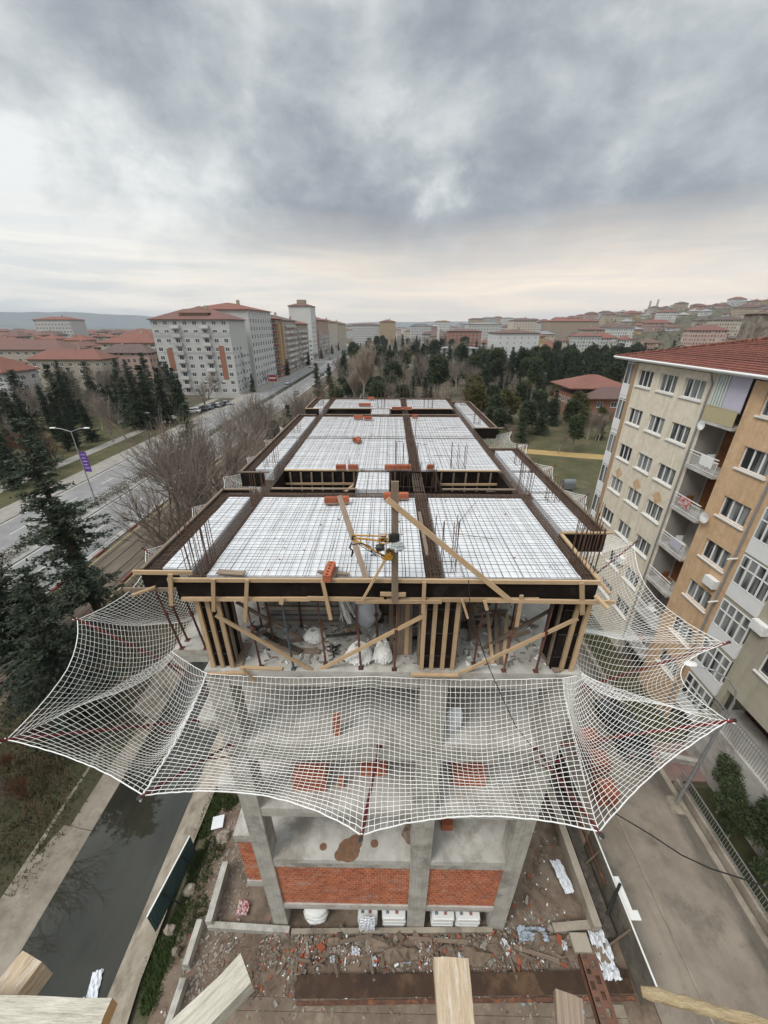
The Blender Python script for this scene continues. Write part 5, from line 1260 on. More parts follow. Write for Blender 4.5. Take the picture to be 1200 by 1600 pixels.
MT['lampw'] = M('lamp_lens', (.7,.7,.68), .15); MT['lampr'] = M('tail_lens', (.35,.02,.02), .2)
CARP = {}
def carpaint(c):
    k = tuple(c)
    if k not in CARP: CARP[k] = M('car_paint', c, .28, mul(c,.8), 3, .4, spec=.5)
    return CARP[k]
def car(x, y, rz, c, lab, group=None, van=False, z=.02, name='parked_car'):
    t_ = thing(name, lab, 'van' if van else 'car', (0,0,0), group)
    body, roof, gl, wh, li, tl = carmesh(4.3 if not van else 4.7, 1.75 if not van else 1.85, van)
    m_ = carpaint(c)
    body.build('body', m_, t_, smooth=True); roof.build('roof', m_, t_); gl.build('windows', MT['glassd'], t_)
    for b, _ in wh: b.build('wheel', MT['tyre'], t_)
    li.build('headlights', MT['lampw'], t_); tl.build('tail_lights', MT['lampr'], t_)
    t_.location = (x,y,z); t_.rotation_euler = (0,0,rz); return t_
car(15.7, 17.4, math.radians(92), (.05,.055,.06), 'dark car with pale roof glare parked in the street under the net')
# ---- near timber ends at the edge of the photographer's scaffold (about 1.8 m below the eye)
zt = 23.0
def near(u0,v0,u1,v1,w,h,lab,m='wood_rough',z=zt,ext=.45,name='timber',w1=None):
    p, q = P(u0,v0,z=z), P(u1,v1,z=z); d = (q-p).normalized(); b = MB(); n = 10; rn = random.Random(u0)
    L = (q-p).length+ext
    for k in range(1):
        pass
    p2 = p+d*L
    # hand-sawn surface: several sections with slightly uneven edges
    sd = d.cross(V((0,0,1))).normalized(); secs = []
    for k in range(n+1):
        c = p.lerp(p2,k/n); j = lambda a: rn.uniform(-a,a)
        ww = w*(1+j(.03)); secs.append([c-sd*ww/2+V((0,0,-h+j(.003))), c+sd*ww/2+V((0,0,-h+j(.003))), c+sd*(ww/2+j(.003))+V((0,0,j(.003))), c+sd*ww*.17+V((0,0,j(.004)+.002)), c-sd*ww*.2+V((0,0,j(.004)+.002)), c-sd*(ww/2+j(.003))+V((0,0,j(.003)))])
    m_ = 6; base = len(b.v)
    for s_ in secs: b.v += [tuple(x) for x in s_]
    for k in range(n):
        for j in range(m_):
            j2 = (j+1)%m_; b.f.append((base+k*m_+j, base+k*m_+j2, base+(k+1)*m_+j2, base+(k+1)*m_+j)); b.m.append(0)
            l0, l1 = k*L/n, (k+1)*L/n; b.uv.append(((l0,j*.06),(l0,j*.06+.06),(l1,j*.06+.06),(l1,j*.06)))
    b.f.append(tuple(base+j for j in reversed(range(m_)))); b.m.append(1); b.uv.append(((0,0),(.03,0),(.05,.03),(.05,.06),(.02,.06),(0,.04)))
    b.f.append(tuple(base+n*m_+j for j in range(m_))); b.m.append(1); b.uv.append(((0,0),(.03,0),(.05,.03),(.05,.06),(.02,.06),(0,.04)))
    return tag(b.build(name, [MT[m], MT['wood_end']]), lab, 'timber', 'timber ends in the foreground')
MT['wood_end'] = M('sawn_end_grain', (.46,.27,.12), .85, (.32,.18,.08), 14, .6, coord='UV', bump=.3)
MT['wood_pale'] = M('pale_weathered_timber', (.62,.58,.49), .9, (.40,.36,.29), 5, .6, coord='UV', stretch=(2, 10, 1), bump=.5, bscale=6, stain=(.22,.19,.14), stscale=1.6, stamt=.6)
near(50,1494,-8,1570,.088,.09,'square timber end at the lower left corner over the canal')
b = None
o = near(157,1603,-40,1601,.10,.05,'plank lying across the lower left corner','wood_pale',z=23.08)
near(384,1512,285,1612,.078,.07,'thick pale timber pointing up right at the bottom left','wood_pale')
near(704,1496,714,1606,.105,.05,'flat timber end at the bottom centre')
near(888,1552,893,1606,.075,.03,'dark weathered slat at the bottom right','wood_old')
p, q = P(1003,1548,z=22.98), P(1230,1612,z=22.98); b = MB(); rn = random.Random(4); n = 16
b.tube([p.lerp(q,k/n)+V((rn.uniform(-.002,.002),rn.uniform(-.002,.002),rn.uniform(-.002,.002))) for k in range(n+1)], [.012]+[.0155+.0006*math.sin(k*1.3) for k in range(n)], 12)
tag(b.build('wooden_pole', M('peeled_pole',(.50,.39,.235),.9,(.34,.25,.14),3,.7,coord='UV',stretch=(3,20,1),bump=.6,bscale=8,stain=(.24,.19,.13),stscale=2.5,stamt=.6), smooth=True), 'round yellowish peeled pole end at the lower right', 'pole', 'timber ends in the foreground')
# perforated rusty strip
p, q = P(917,1490,z=22.98), P(953,1606,z=22.98); d = (q-p).normalized(); sd = d.cross(V((0,0,1))).normalized(); b = MB()
L = (q-p).length+.3; Wd = .052; n = int(L/.032); cols = 2
for k in range(n):
    a0, a1 = k*.032, (k+1)*.032
    for (s0,s1) in ((-.5,-.34),(-.08,.08),(.34,.5)): b.quad(p+d*a0+sd*Wd*s0, p+d*a0+sd*Wd*s1, p+d*a1+sd*Wd*s1, p+d*a1+sd*Wd*s0)
    for (s0,s1) in ((-.34,-.08),(.08,.34)):
        off = .0 if s0 < 0 else .012
        b.quad(p+d*(a0+off)+sd*Wd*s0, p+d*(a0+off)+sd*Wd*s1, p+d*(a0+off+.014)+sd*Wd*s1, p+d*(a0+off+.014)+sd*Wd*s0)
for s0 in (-.5,.5): b.quad(p+sd*Wd*s0, p+sd*Wd*s0+V((0,0,-.03)), p+d*L+sd*Wd*s0+V((0,0,-.03)), p+d*L+sd*Wd*s0)
o = tag(b.build('perforated_strip', MT['rust']), 'rusty perforated steel strip at the bottom right', 'steel strip'); md = o.modifiers.new('thick','SOLIDIFY'); md.thickness = .003
# ------------------------------------------------------------------ apartment block on the right
FX = 19.5
MT['cream'] = M('cream_stone_render', (.74,.665,.54), .9, (.62,.55,.435), 2.2, .6, bump=.2, bscale=6, stain=(.79,.725,.61), stscale=1.4, stamt=.6)
MT['ochre'] = M('ochre_stone_render', (.63,.435,.265), .9, (.52,.345,.205), 2.2, .6, bump=.2, bscale=6, stain=(.66,.48,.32), stscale=1.6, stamt=.6)
MT['beige'] = M('beige_render', (.43,.395,.31), .9, (.35,.32,.25), 1.0, .6, bump=.2, bscale=8)
MT['wframe'] = M('white_window_frame', (.76,.76,.75), .4, (.66,.66,.65), 2, .4)
MT['lav'] = M('lavender_sheet', (.50,.48,.56), .7, (.45,.42,.52), 1.5, .5); MT['mint'] = M('mint_curtain', (.46,.52,.48), .7, (.56,.60,.57), 6, .6, stretch=(1,6,.3))
MT['straw'] = M('straw_screen', (.46,.40,.25), .8, (.36,.30,.18), 4, .5, stretch=(1,8,.4))
MT['redcloth'] = M('red_white_cloth', (.42,.06,.06), .85, (.60,.52,.50), 5, .8); MT['browndoor'] = M('brown_wood_door', (.22,.085,.03), .6, (.13,.05,.02), 3, .6)
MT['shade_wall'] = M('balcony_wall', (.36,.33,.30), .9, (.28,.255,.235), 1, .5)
def tilemat(name, c1, c2, slope_axis=0):
    m, t, b = newmat(name)
    g = t.new('ShaderNodeNewGeometry').outputs['Position']; sp = t.new('ShaderNodeSeparateXYZ'); t.link(g, sp.inputs[0])
    cx = t.new('ShaderNodeCombineXYZ'); t.link(sp.outputs[1-slope_axis], cx.inputs[0]); t.link(sp.outputs[slope_axis], cx.inputs[1])
    bt = t.new('ShaderNodeTexBrick'); t.link(cx.outputs[0], bt.inputs['Vector']); bt.inputs['Scale'].default_value = 1
    bt.inputs['Brick Width'].default_value = .24; bt.inputs['Row Height'].default_value = .34; bt.inputs['Mortar Size'].default_value = .03; bt.inputs['Mortar Smooth'].default_value = .6
    bt.inputs['Color1'].default_value = (*c1,1); bt.inputs['Color2'].default_value = (*c2,1); bt.inputs['Mortar'].default_value = (*mul(c2,.35),1)
    n = t.noise(g, .9, 6, .7); col = t.mix(t.math('MULTIPLY', t.ramp(n, [(.4,0),(.65,1)]), .6), bt.outputs[0], mul(c2,.6))
    n2 = t.noise(g, 5, 3, .7); col = t.mix(t.math('MULTIPLY', t.ramp(n2, [(.5,0),(.7,1)]), .5), col, mul(c1,1.35))
    t.link(col, b.inputs['Base Color']); b.inputs['Roughness'].default_value = .85
    w_ = t.new('ShaderNodeTexWave'); w_.wave_type = 'BANDS'; w_.bands_direction = 'Y' if slope_axis == 0 else 'X'; w_.wave_profile = 'SIN'; w_.inputs['Scale'].default_value = 1.31*2/ .24*.24/1.0
    t.link(g, w_.inputs['Vector'])
    bp = t.new('ShaderNodeBump'); bp.inputs['Strength'].default_value = .8; bp.inputs['Distance'].default_value = .06; bp.invert = True
    t.link(bt.outputs['Fac'], bp.inputs['Height']); t.link(bp.outputs[0], b.inputs['Normal']); return m
MT['tiles'] = tilemat('red_roof_tiles', (.255,.085,.055), (.175,.058,.042), 0)
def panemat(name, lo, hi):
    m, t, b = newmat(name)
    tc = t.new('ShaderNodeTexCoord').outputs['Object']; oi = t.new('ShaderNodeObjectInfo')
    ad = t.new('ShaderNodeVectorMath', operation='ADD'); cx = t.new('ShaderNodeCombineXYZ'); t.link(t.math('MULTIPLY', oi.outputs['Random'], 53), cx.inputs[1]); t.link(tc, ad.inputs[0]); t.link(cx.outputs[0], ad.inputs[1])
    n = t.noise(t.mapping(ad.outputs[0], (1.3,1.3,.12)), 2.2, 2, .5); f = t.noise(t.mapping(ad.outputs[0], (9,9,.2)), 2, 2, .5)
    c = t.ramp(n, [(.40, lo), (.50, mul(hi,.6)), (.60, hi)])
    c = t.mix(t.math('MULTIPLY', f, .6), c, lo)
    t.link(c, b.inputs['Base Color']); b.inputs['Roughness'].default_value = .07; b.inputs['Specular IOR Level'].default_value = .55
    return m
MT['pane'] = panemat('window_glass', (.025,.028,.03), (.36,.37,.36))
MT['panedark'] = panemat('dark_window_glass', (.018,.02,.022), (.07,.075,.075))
for k_ in ('cream','ochre','beige'): streaks(MT[k_], {'cream':(.40,.345,.265),'ochre':(.36,.235,.14),'beige':(.26,.235,.185)}[k_], .38, (1.6,1.6,.16))
A = thing('apartment_block', 'cream and ochre apartment block with red tiled roof and balconies on the right', 'building', (FX, 20, 0))
def xwall(name, y0, y1, z0, z1, holes, mat, x=FX, depth=.2, parent=A):
    """wall in the plane x with real openings (reveals go to +x)"""
    ysn = sorted(set([y0,y1]+[h for a in holes for h in a[:2]])); zsn = sorted(set([z0,z1]+[h for a in holes for h in a[2:]])); b = MB()
    for i in range(len(ysn)-1):
        for j in range(len(zsn)-1):
            yc, zc = (ysn[i]+ysn[i+1])/2, (zsn[j]+zsn[j+1])/2
            if any(h[0] < yc < h[1] and h[2] < zc < h[3] for h in holes): continue
            b.quad((x,ysn[i+1],zsn[j]),(x,ysn[i],zsn[j]),(x,ysn[i],zsn[j+1]),(x,ysn[i+1],zsn[j+1]))
    for a,c,e,f in holes:
        X = x+depth
        b.quad((x,a,e),(x,a,f),(X,a,f),(X,a,e)); b.quad((x,c,f),(x,c,e),(X,c,e),(X,c,f)); b.quad((x,a,f),(x,c,f),(X,c,f),(X,a,f)); b.quad((x,c,e),(x,a,e),(X,a,e),(X,c,e))
    return b.build(name, MT[mat] if isinstance(mat,str) else mat, parent)
def xwindow(y0, y1, z0, z1, n=3, x=FX+.14, parent=A, sill=True, dark=False, transom=0, name='window'):
    b = MB(); w_ = .06
    b.box((x-.03,y0,z0),(x+.03,y1,z0+w_)); b.box((x-.03,y0,z1-w_),(x+.03,y1,z1)); b.box((x-.03,y0,z0+w_),(x+.03,y0+w_,z1-w_)); b.box((x-.03,y1-w_,z0+w_),(x+.03,y1,z1-w_))
    for k in range(1,n):
        yy = lerp(y0,y1,k/n); b.box((x-.029,yy-.045,z0+w_),(x+.029,yy+.045,z1-w_))
    if transom: b.box((x-.028,y0+w_,transom-.03),(x+.028,y1-w_,transom+.03))
    f = b.build(name, MT['wframe'], parent)
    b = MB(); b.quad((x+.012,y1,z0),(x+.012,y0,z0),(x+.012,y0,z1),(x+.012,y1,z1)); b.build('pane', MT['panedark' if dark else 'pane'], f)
    if sill:
        b = MB(); b.box((FX-.10,y0-.1,z0-.09),(FX+.15,y1+.1,z0-.003)); b.build('sill', MT['wframe'], f)
    return f
SILL = [20.55,17.66,14.72,11.88,8.92,5.98,3.05]
hc = []; ho = []; hb_ = []
for r_, s_ in enumerate(SILL):
    for a, c in ((30.42,32.2),(27.75,29.55),(25.15,27.0)): hc.append((a,c,s_,s_+1.2))
    ho.append((19.1,20.95,s_-.02,s_+1.22))
for s_ in SILL[:5]:
    for a, c in ((13.0,15.1),(8.6,10.6),(4.5,6.4)): hb_.append((a,c,s_-.55,s_+.8))
xwall('wall', 24.35, 32.55, -.2, 22.2, hc, 'cream'); xwall('wall', 18.35, 21.85, -.2, 22.2, ho, 'ochre')
xwall('wall', -6, 16.25, 6.25, 22.2, hb_, 'beige')
for k,(a,c,e,f) in enumerate(hc): xwindow(a,c,e,f,3,dark=(k%3==0 and k%2==0))
for a,c,e,f in ho: xwindow(a,c,e,f,3)
for a,c,e,f in hb_: xwindow(a,c,e,f,3,dark=True)
b = MB(); b.box((FX-.05,32.55,-.2),(FX+.4,33.0,22.2)); b.build('corner_pilaster', M('pilaster_render',(.40,.28,.18),.9,(.33,.22,.14),2,.5), A)
b = MB(); b.box((FX+.402,32.8,-.2),(34,33.0,22.2)); b.build('wall', MT['cream'], A)
# lower recessed floor under the beige part
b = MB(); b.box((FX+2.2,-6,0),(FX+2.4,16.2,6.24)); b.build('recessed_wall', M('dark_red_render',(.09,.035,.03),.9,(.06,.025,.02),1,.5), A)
b = MB(); b.box((FX+.0,-6,6.0),(FX+2.2,16.2,6.245)); b.build('soffit', MT['beige'], A)
b = MB(); b.box((FX-.25,-6,0),(FX+2.19,16.4,3.6)); b.build('terrace', MT['conc_floor'], A)
b = MB(); b.bar((FX-.1,-6,4.95),(FX-.1,16.3,4.95),.05,.05); b.bar((FX-.1,-6,4.65),(FX-.1,16.3,4.65),.04,.03); 
for k in range(150): b.bar((FX-.1,-5.8+k*.147,3.6),(FX-.1,-5.8+k*.147,4.93),.02,.02,(0,1,0))
b.build('terrace_railing', MT['greymetal'], A)
for y in (15.9, 9.5, 3.0): b = MB(); b.box((FX+.02,y,3.61),(FX+.35,y+.33,5.99)); b.build('column', MT['beige'], A)
# diamonds
for a, c in ((30.42,32.2),(27.75,29.55),(25.15,27.0)):
    yc = (a+c)/2; b = MB(); b.poly([(FX-.012,yc+.55,13.55),(FX-.012,yc,13.05),(FX-.012,yc-.55,13.55),(FX-.012,yc,14.05)]); 
    b.poly([(FX+.01,yc+.55,13.55),(FX+.01,yc,14.05),(FX+.01,yc-.55,13.55),(FX+.01,yc,13.05)]); b.build('diamond_tile', MT['ochre'], A)
# recessed balconies
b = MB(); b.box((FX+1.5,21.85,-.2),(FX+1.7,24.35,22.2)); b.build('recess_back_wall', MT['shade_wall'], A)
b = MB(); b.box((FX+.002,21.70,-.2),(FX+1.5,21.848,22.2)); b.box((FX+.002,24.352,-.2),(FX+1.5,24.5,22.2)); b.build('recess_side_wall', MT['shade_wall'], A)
for r_, s_ in enumerate(SILL):
    zf = s_-.95
    b = MB(); b.box((FX-.28,21.9,zf-.16),(FX+1.495,24.3,zf)); bs = b.build('balcony', MT['conc_floor'], A)
    b = MB()
    if r_ == 0:
        b.box((FX-.26,21.92,zf+.02),(FX-.23,24.28,zf+.85)); b.build('straw_screen', MT['straw'], bs)
        b = MB(); b.bar((FX-.245,21.9,zf+.9),(FX-.245,24.3,zf+.9),.05,.05); b.build('railing', MT['straw'], bs)
        b = MB(); b.box((FX-.10,21.95,zf+.8),(FX-.08,23.35,zf+2.75)); b.build('privacy_sheet', MT['lav'], bs)
        b = MB()
        for k in range(9): b.bar((FX-.14+.05*(k%2),23.36+k*.105,zf+.75+.05*(k%3)),(FX-.14+.05*(k%2),23.38+k*.10,zf+2.72),.03,.11,(0,1,0))
        b.build('curtain', MT['mint'], bs)
    else:
        b.bar((FX-.24,21.92,zf+.98),(FX-.24,24.28,zf+.98),.05,.05); b.bar((FX-.24,21.92,zf+.80),(FX-.24,24.28,zf+.80),.03,.03); b.bar((FX-.24,21.92,zf+.10),(FX-.24,24.28,zf+.10),.03,.03)
        for k in range(24): b.bar((FX-.24,21.95+k*.1,zf+.1),(FX-.24,21.95+k*.1,zf+.8),.018,.018,(0,1,0))
        b.build('railing', MT['whitepaint'], bs)
        f = xwindow(21.95,22.8,zf+.02,zf+2.3,1,x=FX+1.46,parent=bs,sill=False,transom=zf+.9,name='balcony_door')
        b = MB(); b.box((FX+1.42,22.95,zf+.02),(FX+1.47,24.1,zf+2.2)); b.build('cabinet_front' if r_ in (2,4) else 'wall_panel', MT['browndoor'] if r_ in (1,2,4) else MT['shade_wall'], bs)
        rn_ = random.Random(r_)
        b = MB(); yy = 22.9+.5*rn_.random(); b.box((FX+.25,yy,zf+.42),(FX+.75,yy+.5,zf+.47)); 
        for a_ in (.27,.71):
            for c_ in (.03,.45): b.bar((FX+a_,yy+c_,zf),(FX+a_,yy+c_,zf+.42),.03,.03,(0,1,0))
        b.box((FX+.25,yy+.47,zf+.47),(FX+.75,yy+.5,zf+.9)); b.build('chair', MT['whitepaint'] if r_ % 2 else MT['browndoor'], bs)
        if r_ in (1,2,3):
            b = MB()
            for k in range(6): b.bar((FX-.285,22.3+k*.17+(.5 if r_ == 2 else 0),zf+.35+.04*(k%2)),(FX-.285,22.3+k*.17+(.5 if r_ == 2 else 0),zf+.99),.16,.015,(1,0,0))
            b.build('hung_cloth', [MT['whitepaint'],MT['redcloth'],MT['lav']][r_-1], bs)
# down pipes
for y in (24.62, 18.72):
    b = MB(); b.tube([(FX-.09,y,0),(FX-.09,y,21.7),(FX-.35,y,22.3)], .06, 8); b.build('down_pipe', MT['greymetal'], A)
# white glazed bays near the ochre part
for r_, s_ in enumerate(SILL[:7]):
    zf = s_-.95
    f = xwindow(16.3,18.3,zf+.85,zf+2.65,4,x=FX-.08,sill=False,transom=zf+1.95,name='glazed_bay')
    b = MB(); b.box((FX-.10,16.28,zf-.05),(FX+.3,18.32,zf+.845)); b.build('bay_panel', MT['wframe'], f)
    b = MB(); b.box((FX-.02,16.28,zf+2.652),(FX+.3,18.32,zf+2.87)); b.build('bay_lintel', MT['beige'], f)
    if r_ in (3,4,1): b = MB(); b.tube([(FX-.1,18.55,zf+2.2),(FX-.75,18.4,zf+2.25)], .05, 8); b.build('flue_pipe', MT['whitepaint'], f)
# white glazed corner bays at the far end
for s_ in SILL:
    zf = s_-.95
    b = MB(); b.box((FX+.1,33.002,zf-.02),(FX+1.9,34.3,zf+.9)); f = b.build('corner_bay', MT['wframe'], A)
    b = MB(); x = FX+.16
    b.box((x-.05,33.01,zf+.902),(x,33.09,zf+2.6)); b.box((x-.05,34.2,zf+.902),(x,34.28,zf+2.6)); b.box((x-.05,33.6,zf+.902),(x,33.68,zf+2.6)); b.box((x-.05,33.092,zf+2.45),(x,34.198,zf+2.52)); b.box((x-.04,33.0,zf+2.602),(x+1.7,34.3,zf+2.86)); b.build('bay_frame', MT['wframe'], f)
    b = MB(); b.quad((x-.02,34.25,zf+.9),(x-.02,33.05,zf+.9),(x-.02,33.05,zf+2.6),(x-.02,34.25,zf+2.6)); b.build('pane', MT['pane'], f)
for k,(y,z,r_) in enumerate(((21.3,14.3,.34),(24.0,19.3,.30))):
    b = MB(); n_ = 14
    ring = [(FX-.45+.10, y+r_*math.cos(6.283*i/n_), z+r_*math.sin(6.283*i/n_)) for i in range(n_)]
    for i in range(n_): b.tri((FX-.28,y,z), ring[i], ring[(i+1)%n_])
    b.tube([(FX-.28,y,z),(FX-.02,y,z-.1)], .02, 5); b.tube([(FX-.3,y,z-.25),(FX-.62,y,z)], .012, 4); b.build('satellite_dish', MT['whitepaint'], A)
for k,(y,z) in enumerate(((18.95,10.7),(15.4,10.4),(27.2,7.0))):
    b = MB(); b.box((FX-.34,y,z),(FX-.02,y+.8,z+.55)); b.tube([(FX-.35,y+.32,z+.28),(FX-.34,y+.32,z+.28)], .22, 14); b.build('air_conditioner', MT['whitepaint'], A)
# roof
E0, EY, EZ, RX, RZ = FX-.62, 35.1, 22.5, 27.6, 24.55
d_ = RX-E0; b = MB()
b.quad((E0,-6,EZ),(RX,-6,RZ),(RX,EY-d_,RZ),(E0,EY,EZ)); b.tri((E0,EY,EZ),(RX,EY-d_,RZ),(RX+d_,EY,EZ)); b.quad((RX,-6,RZ),(RX+d_,-6,EZ),(RX+d_,EY,EZ),(RX,EY-d_,RZ))
b.v = [(x,y,z+.02) for x,y,z in b.v]; rf = b.build('roof', MT['tiles'], A)
b = MB(); b.box((E0+.02,-6,EZ-.16),(FX+14,EY-.02,EZ+.005)); b.build('eave_board', MT['wframe'], rf)
b = MB(); b.tube([(E0-.06,-6,EZ-.02),(E0-.06,EY,EZ-.02)], .075, 8); b.build('gutter', MT['wframe'], rf)
b = MB(); b.tube([(E0,EY,EZ+.05),(RX,EY-d_,RZ+.06)], .10, 6); b.tube([(RX,EY-d_,RZ+.06),(RX,-6,RZ+.06)], .10, 6); b.build('ridge_tiles', MT['tiles'], rf)
b = MB()
for k in range(22):      # stepped tile courses give the slope a real edge
    q = (k+1)/23; x = lerp(E0,RX,q); z = lerp(EZ,RZ,q)+.045; yy = EY-(x-E0)
    b.bar((x,-6,z),(x,yy-.1,z),.05,.05)
b.build('tile_courses', MT['tiles'], rf)
b = MB(); b.box((25.6,30.2,22.6),(27.3,31.7,25.55)); ch = b.build('chimney', M('rough_grey_stone',(.30,.275,.23),.95,(.12,.11,.09),2.5,.7,bump=.8,bscale=6), rf)
b = MB(); b.box((25.5,30.1,25.552),(27.4,31.8,25.66)); b.build('chimney_cap', MT['conc_old'], ch)
# ------------------------------------------------------------------ trees
def leafmat(name, c, c2, rnd=.25):
    return M(name, c, .75, c2, 1.1, .7, rnd=rnd, coord='O', spec=.2)
MT['needle'] = leafmat('dark_needles', (.056,.074,.040), (.028,.040,.025))
MT['needle2'] = leafmat('blue_grey_needles', (.062,.076,.048), (.030,.040,.028))
MT['olive'] = leafmat('olive_foliage', (.095,.085,.022), (.045,.05,.016))
MT['greenleaf'] = leafmat('green_foliage', (.055,.070,.030), (.028,.038,.018))
MT['bark'] = M('grey_brown_bark', (.30,.255,.21), .95, (.19,.155,.125), 3, .6, coord='O', rnd=.2, bump=.4)
MT['barkdark'] = M('dark_bark', (.075,.055,.042), .95, (.05,.036,.028), 3, .6, coord='O', rnd=.2)
MT['twig'] = M('bare_twigs', (.25,.205,.17), .95, (.16,.13,.105), .5, .6, coord='O', rnd=.2)
MT['twigred'] = M('reddish_twigs', (.17,.085,.045), .95, (.10,.05,.03), .5, .6, coord='O', rnd=.2)
MT['twigpale'] = M('pale_poplar_twigs', (.40,.325,.25), .95, (.28,.22,.17), .5, .6, coord='O', rnd=.1)
def proto(name, trunk, crown, tm, cm, crownname='crown'):
    o = bpy.data.objects.new(name, None); o.empty_display_size = .2
    trunk.build('trunk', MT[tm], o); crown.build(crownname, MT[cm], o)
    for c in o.children: COL.objects.unlink(c)
    return o
def needleclump(b, c, d, s, n, rn):
    for _ in range(n):
        o = V((rn.gauss(0,1), rn.gauss(0,1), rn.gauss(0,.5)))*s*.45
        e = V((rn.gauss(0,1), rn.gauss(0,1), rn.gauss(0,.35)-.1))+d*.8; e.normalize()
        f = e.cross(V((rn.gauss(0,1),rn.gauss(0,1),rn.gauss(0,1)+1.2))); f.normalize()
        l = s*rn.uniform(.6,1.2); w_ = s*rn.uniform(.16,.34); p = c+o
        b.tri(p-f*w_, p+f*w_, p+e*l)
def conifer(seed, h, r, nwh, per, clumps, tris, s, lo=.12, droop=.25, power=.85, gap=.2):
    rn = random.Random(seed); T = MB(); Cc = MB()
    lean = V((rn.uniform(-.03,.03), rn.uniform(-.03,.03), 1))
    T.tube([V((0,0,-.2)), lean*h*.35, lean*h*.7, lean*h*.97], [h*.020, h*.015, h*.009, h*.002], 7)
    for w_ in range(nwh):
        q = (w_+rn.uniform(-.3,.3))/nwh; q = max(0,min(1,q)); z = lerp(lo,1,q)*h
        rad = r*(1-q)**power*rn.uniform(.72,1.12)+.12
        if q < .12: rad *= .75+q*2
        for k in range(per):
            if rn.random() < gap: continue
            a = rn.uniform(0,6.28); L = rad*rn.uniform(.55,1.15)
            d = V((math.cos(a), math.sin(a), -droop+.55*q+rn.uniform(-.12,.12)))
            base = lean*z
            tip = base+d*L
            if L > .5: T.tube([base, base+d*L*.5+V((0,0,.04*L)), tip], [.012*h*.18*(1-q)+.012,.015,.008], 3, cap=False)
            nc = max(2, int(clumps*L/r)+1)
            for j in range(nc):
                t_ = (j+.6)/nc
                p = base+d*L*t_+V((0,0,.05*L*math.sin(3.1*t_)))
                needleclump(Cc, p, d, s*(1.05-.45*t_)*(1.0-.3*q), tris, rn)
    return T, Cc
def baretree(seed, h, spread, levels, kids, twigr, upright=.35, trunkfrac=.22, r0=None, multi=1):
    rn = random.Random(seed); T = MB(); Cc = MB()
    r0 = r0 or h*.014
    def grow(p, d, L, r, lev):
        b = T if lev <= 1 else Cc; n = 3 if lev < 3 else 2
        pts = [p]; dd = V(d)
        for k in range(n):
            dd = (dd+V((rn.gauss(0,.12), rn.gauss(0,.12), rn.gauss(0,.06)+.03))).normalized(); pts.append(pts[-1]+dd*L/n)
        rs = [lerp(r, r*.62, k/n) for k in range(n+1)]
        b.tube(pts, rs, 6 if lev == 0 else (4 if lev < 3 else 3), cap=False)
        if lev >= levels: return
        m_ = kids[lev]
        for k in range(m_):
            t_ = rn.uniform(.35,1) if k < m_-1 else 1
            i = min(n-1, int(t_*n)); q = pts[i].lerp(pts[i+1], t_*n-i)
            a = rn.uniform(0,6.28); sp = spread*rn.uniform(.6,1.25)*(1 if k < m_-1 else .4)
            o = dd.orthogonal().normalized(); o = Matrix.Rotation(a,3,dd) @ o
            nd = (dd+o*sp+V((0,0,upright*rn.uniform(.3,1)))).normalized()
            grow(q, nd, L*rn.uniform(.58,.82), max(twigr, r*rn.uniform(.45,.62)), lev+1)
    for m_ in range(multi):
        a = rn.uniform(0,6.28); d = V((math.cos(a)*.22, math.sin(a)*.22, 1)).normalized() if multi > 1 else V((rn.gauss(0,.05),rn.gauss(0,.05),1)).normalized()
        grow(V((0,0,-.2))+V((math.cos(a),math.sin(a),0))*(.25 if multi > 1 else 0), d, h*trunkfrac*(1.2 if multi > 1 else 1), r0, 0)
    return T, Cc
def roundtree(seed, h, r, n, s, lo=.25):
    rn = random.Random(seed); T = MB(); Cc = MB()
    T.tube([V((0,0,-.2)), V((.05*h*rn.uniform(-1,1),0,h*.4)), V((0,0,h*.8))], [h*.025,h*.018,h*.006], 6)
    blobs = []
    for k in range(11):
        a = rn.uniform(0,6.28); q = rn.uniform(0,1); z = lerp(lo+.15,.9,q)*h; rr_ = r*.62*math.sin(math.pi*(.25+.65*q))*rn.uniform(.4,1.1)
        c = V((math.cos(a)*rr_, math.sin(a)*rr_, z)); blobs.append((c, r*rn.uniform(.32,.55)))
        T.tube([V((0,0,h*.3)), V((0,0,h*.35)).lerp(c,.5), c], [.02*h*.3,.03,.015], 4, cap=False)
    for _ in range(n):
        c, rb = rn.choice(blobs); d = V((rn.gauss(0,1),rn.gauss(0,1),rn.gauss(0,1))); d.normalize(); p = c+d*rb*rn.uniform(.55,1.08)
        needleclump(Cc, p, d, s, 2, rn)
    return T, Cc
TP = {}
for k in range(3): TP['conifer%d'%k] = proto('conifer_tree', *conifer(20+k, 12, 2.7+.35*k, 26, 7, 7, 8, .62, .07, .18+.06*k, .8, .08), 'barkdark', 'needle')
TP['cedarbig'] = proto('cedar_tree', *conifer(41, 19, 4.6, 30, 7, 13, 9, .55, .16, .16, .8, .28), 'barkdark', 'needle2')
TP['cedarbig2'] = proto('cedar_tree', *conifer(43, 13, 4.4, 24, 8, 13, 9, .52, .10, .2, .75, .2), 'barkdark', 'needle2')
for k in range(2): TP['column%d'%k] = proto('cypress_tree', *conifer(60+k, 12, 1.5, 34, 7, 5, 6, .5, .05, -.5, .5, .1), 'barkdark', 'needle')
for k in range(3): TP['pine%d'%k] = proto('pine_tree', *roundtree(70+k, 10, 3.0, 2600, .55, .3), 'bark', 'greenleaf')
for k in range(2): TP['olive%d'%k] = proto('olive_tree', *roundtree(80+k, 7, 2.6, 2200, .45, .15), 'bark', 'olive')
for k in range(3): TP['bare%d'%k] = proto('bare_tree', *baretree(90+k, 13, .75, 5, (4,4,4,3,3), .012, .35, .24), 'bark', 'twig')
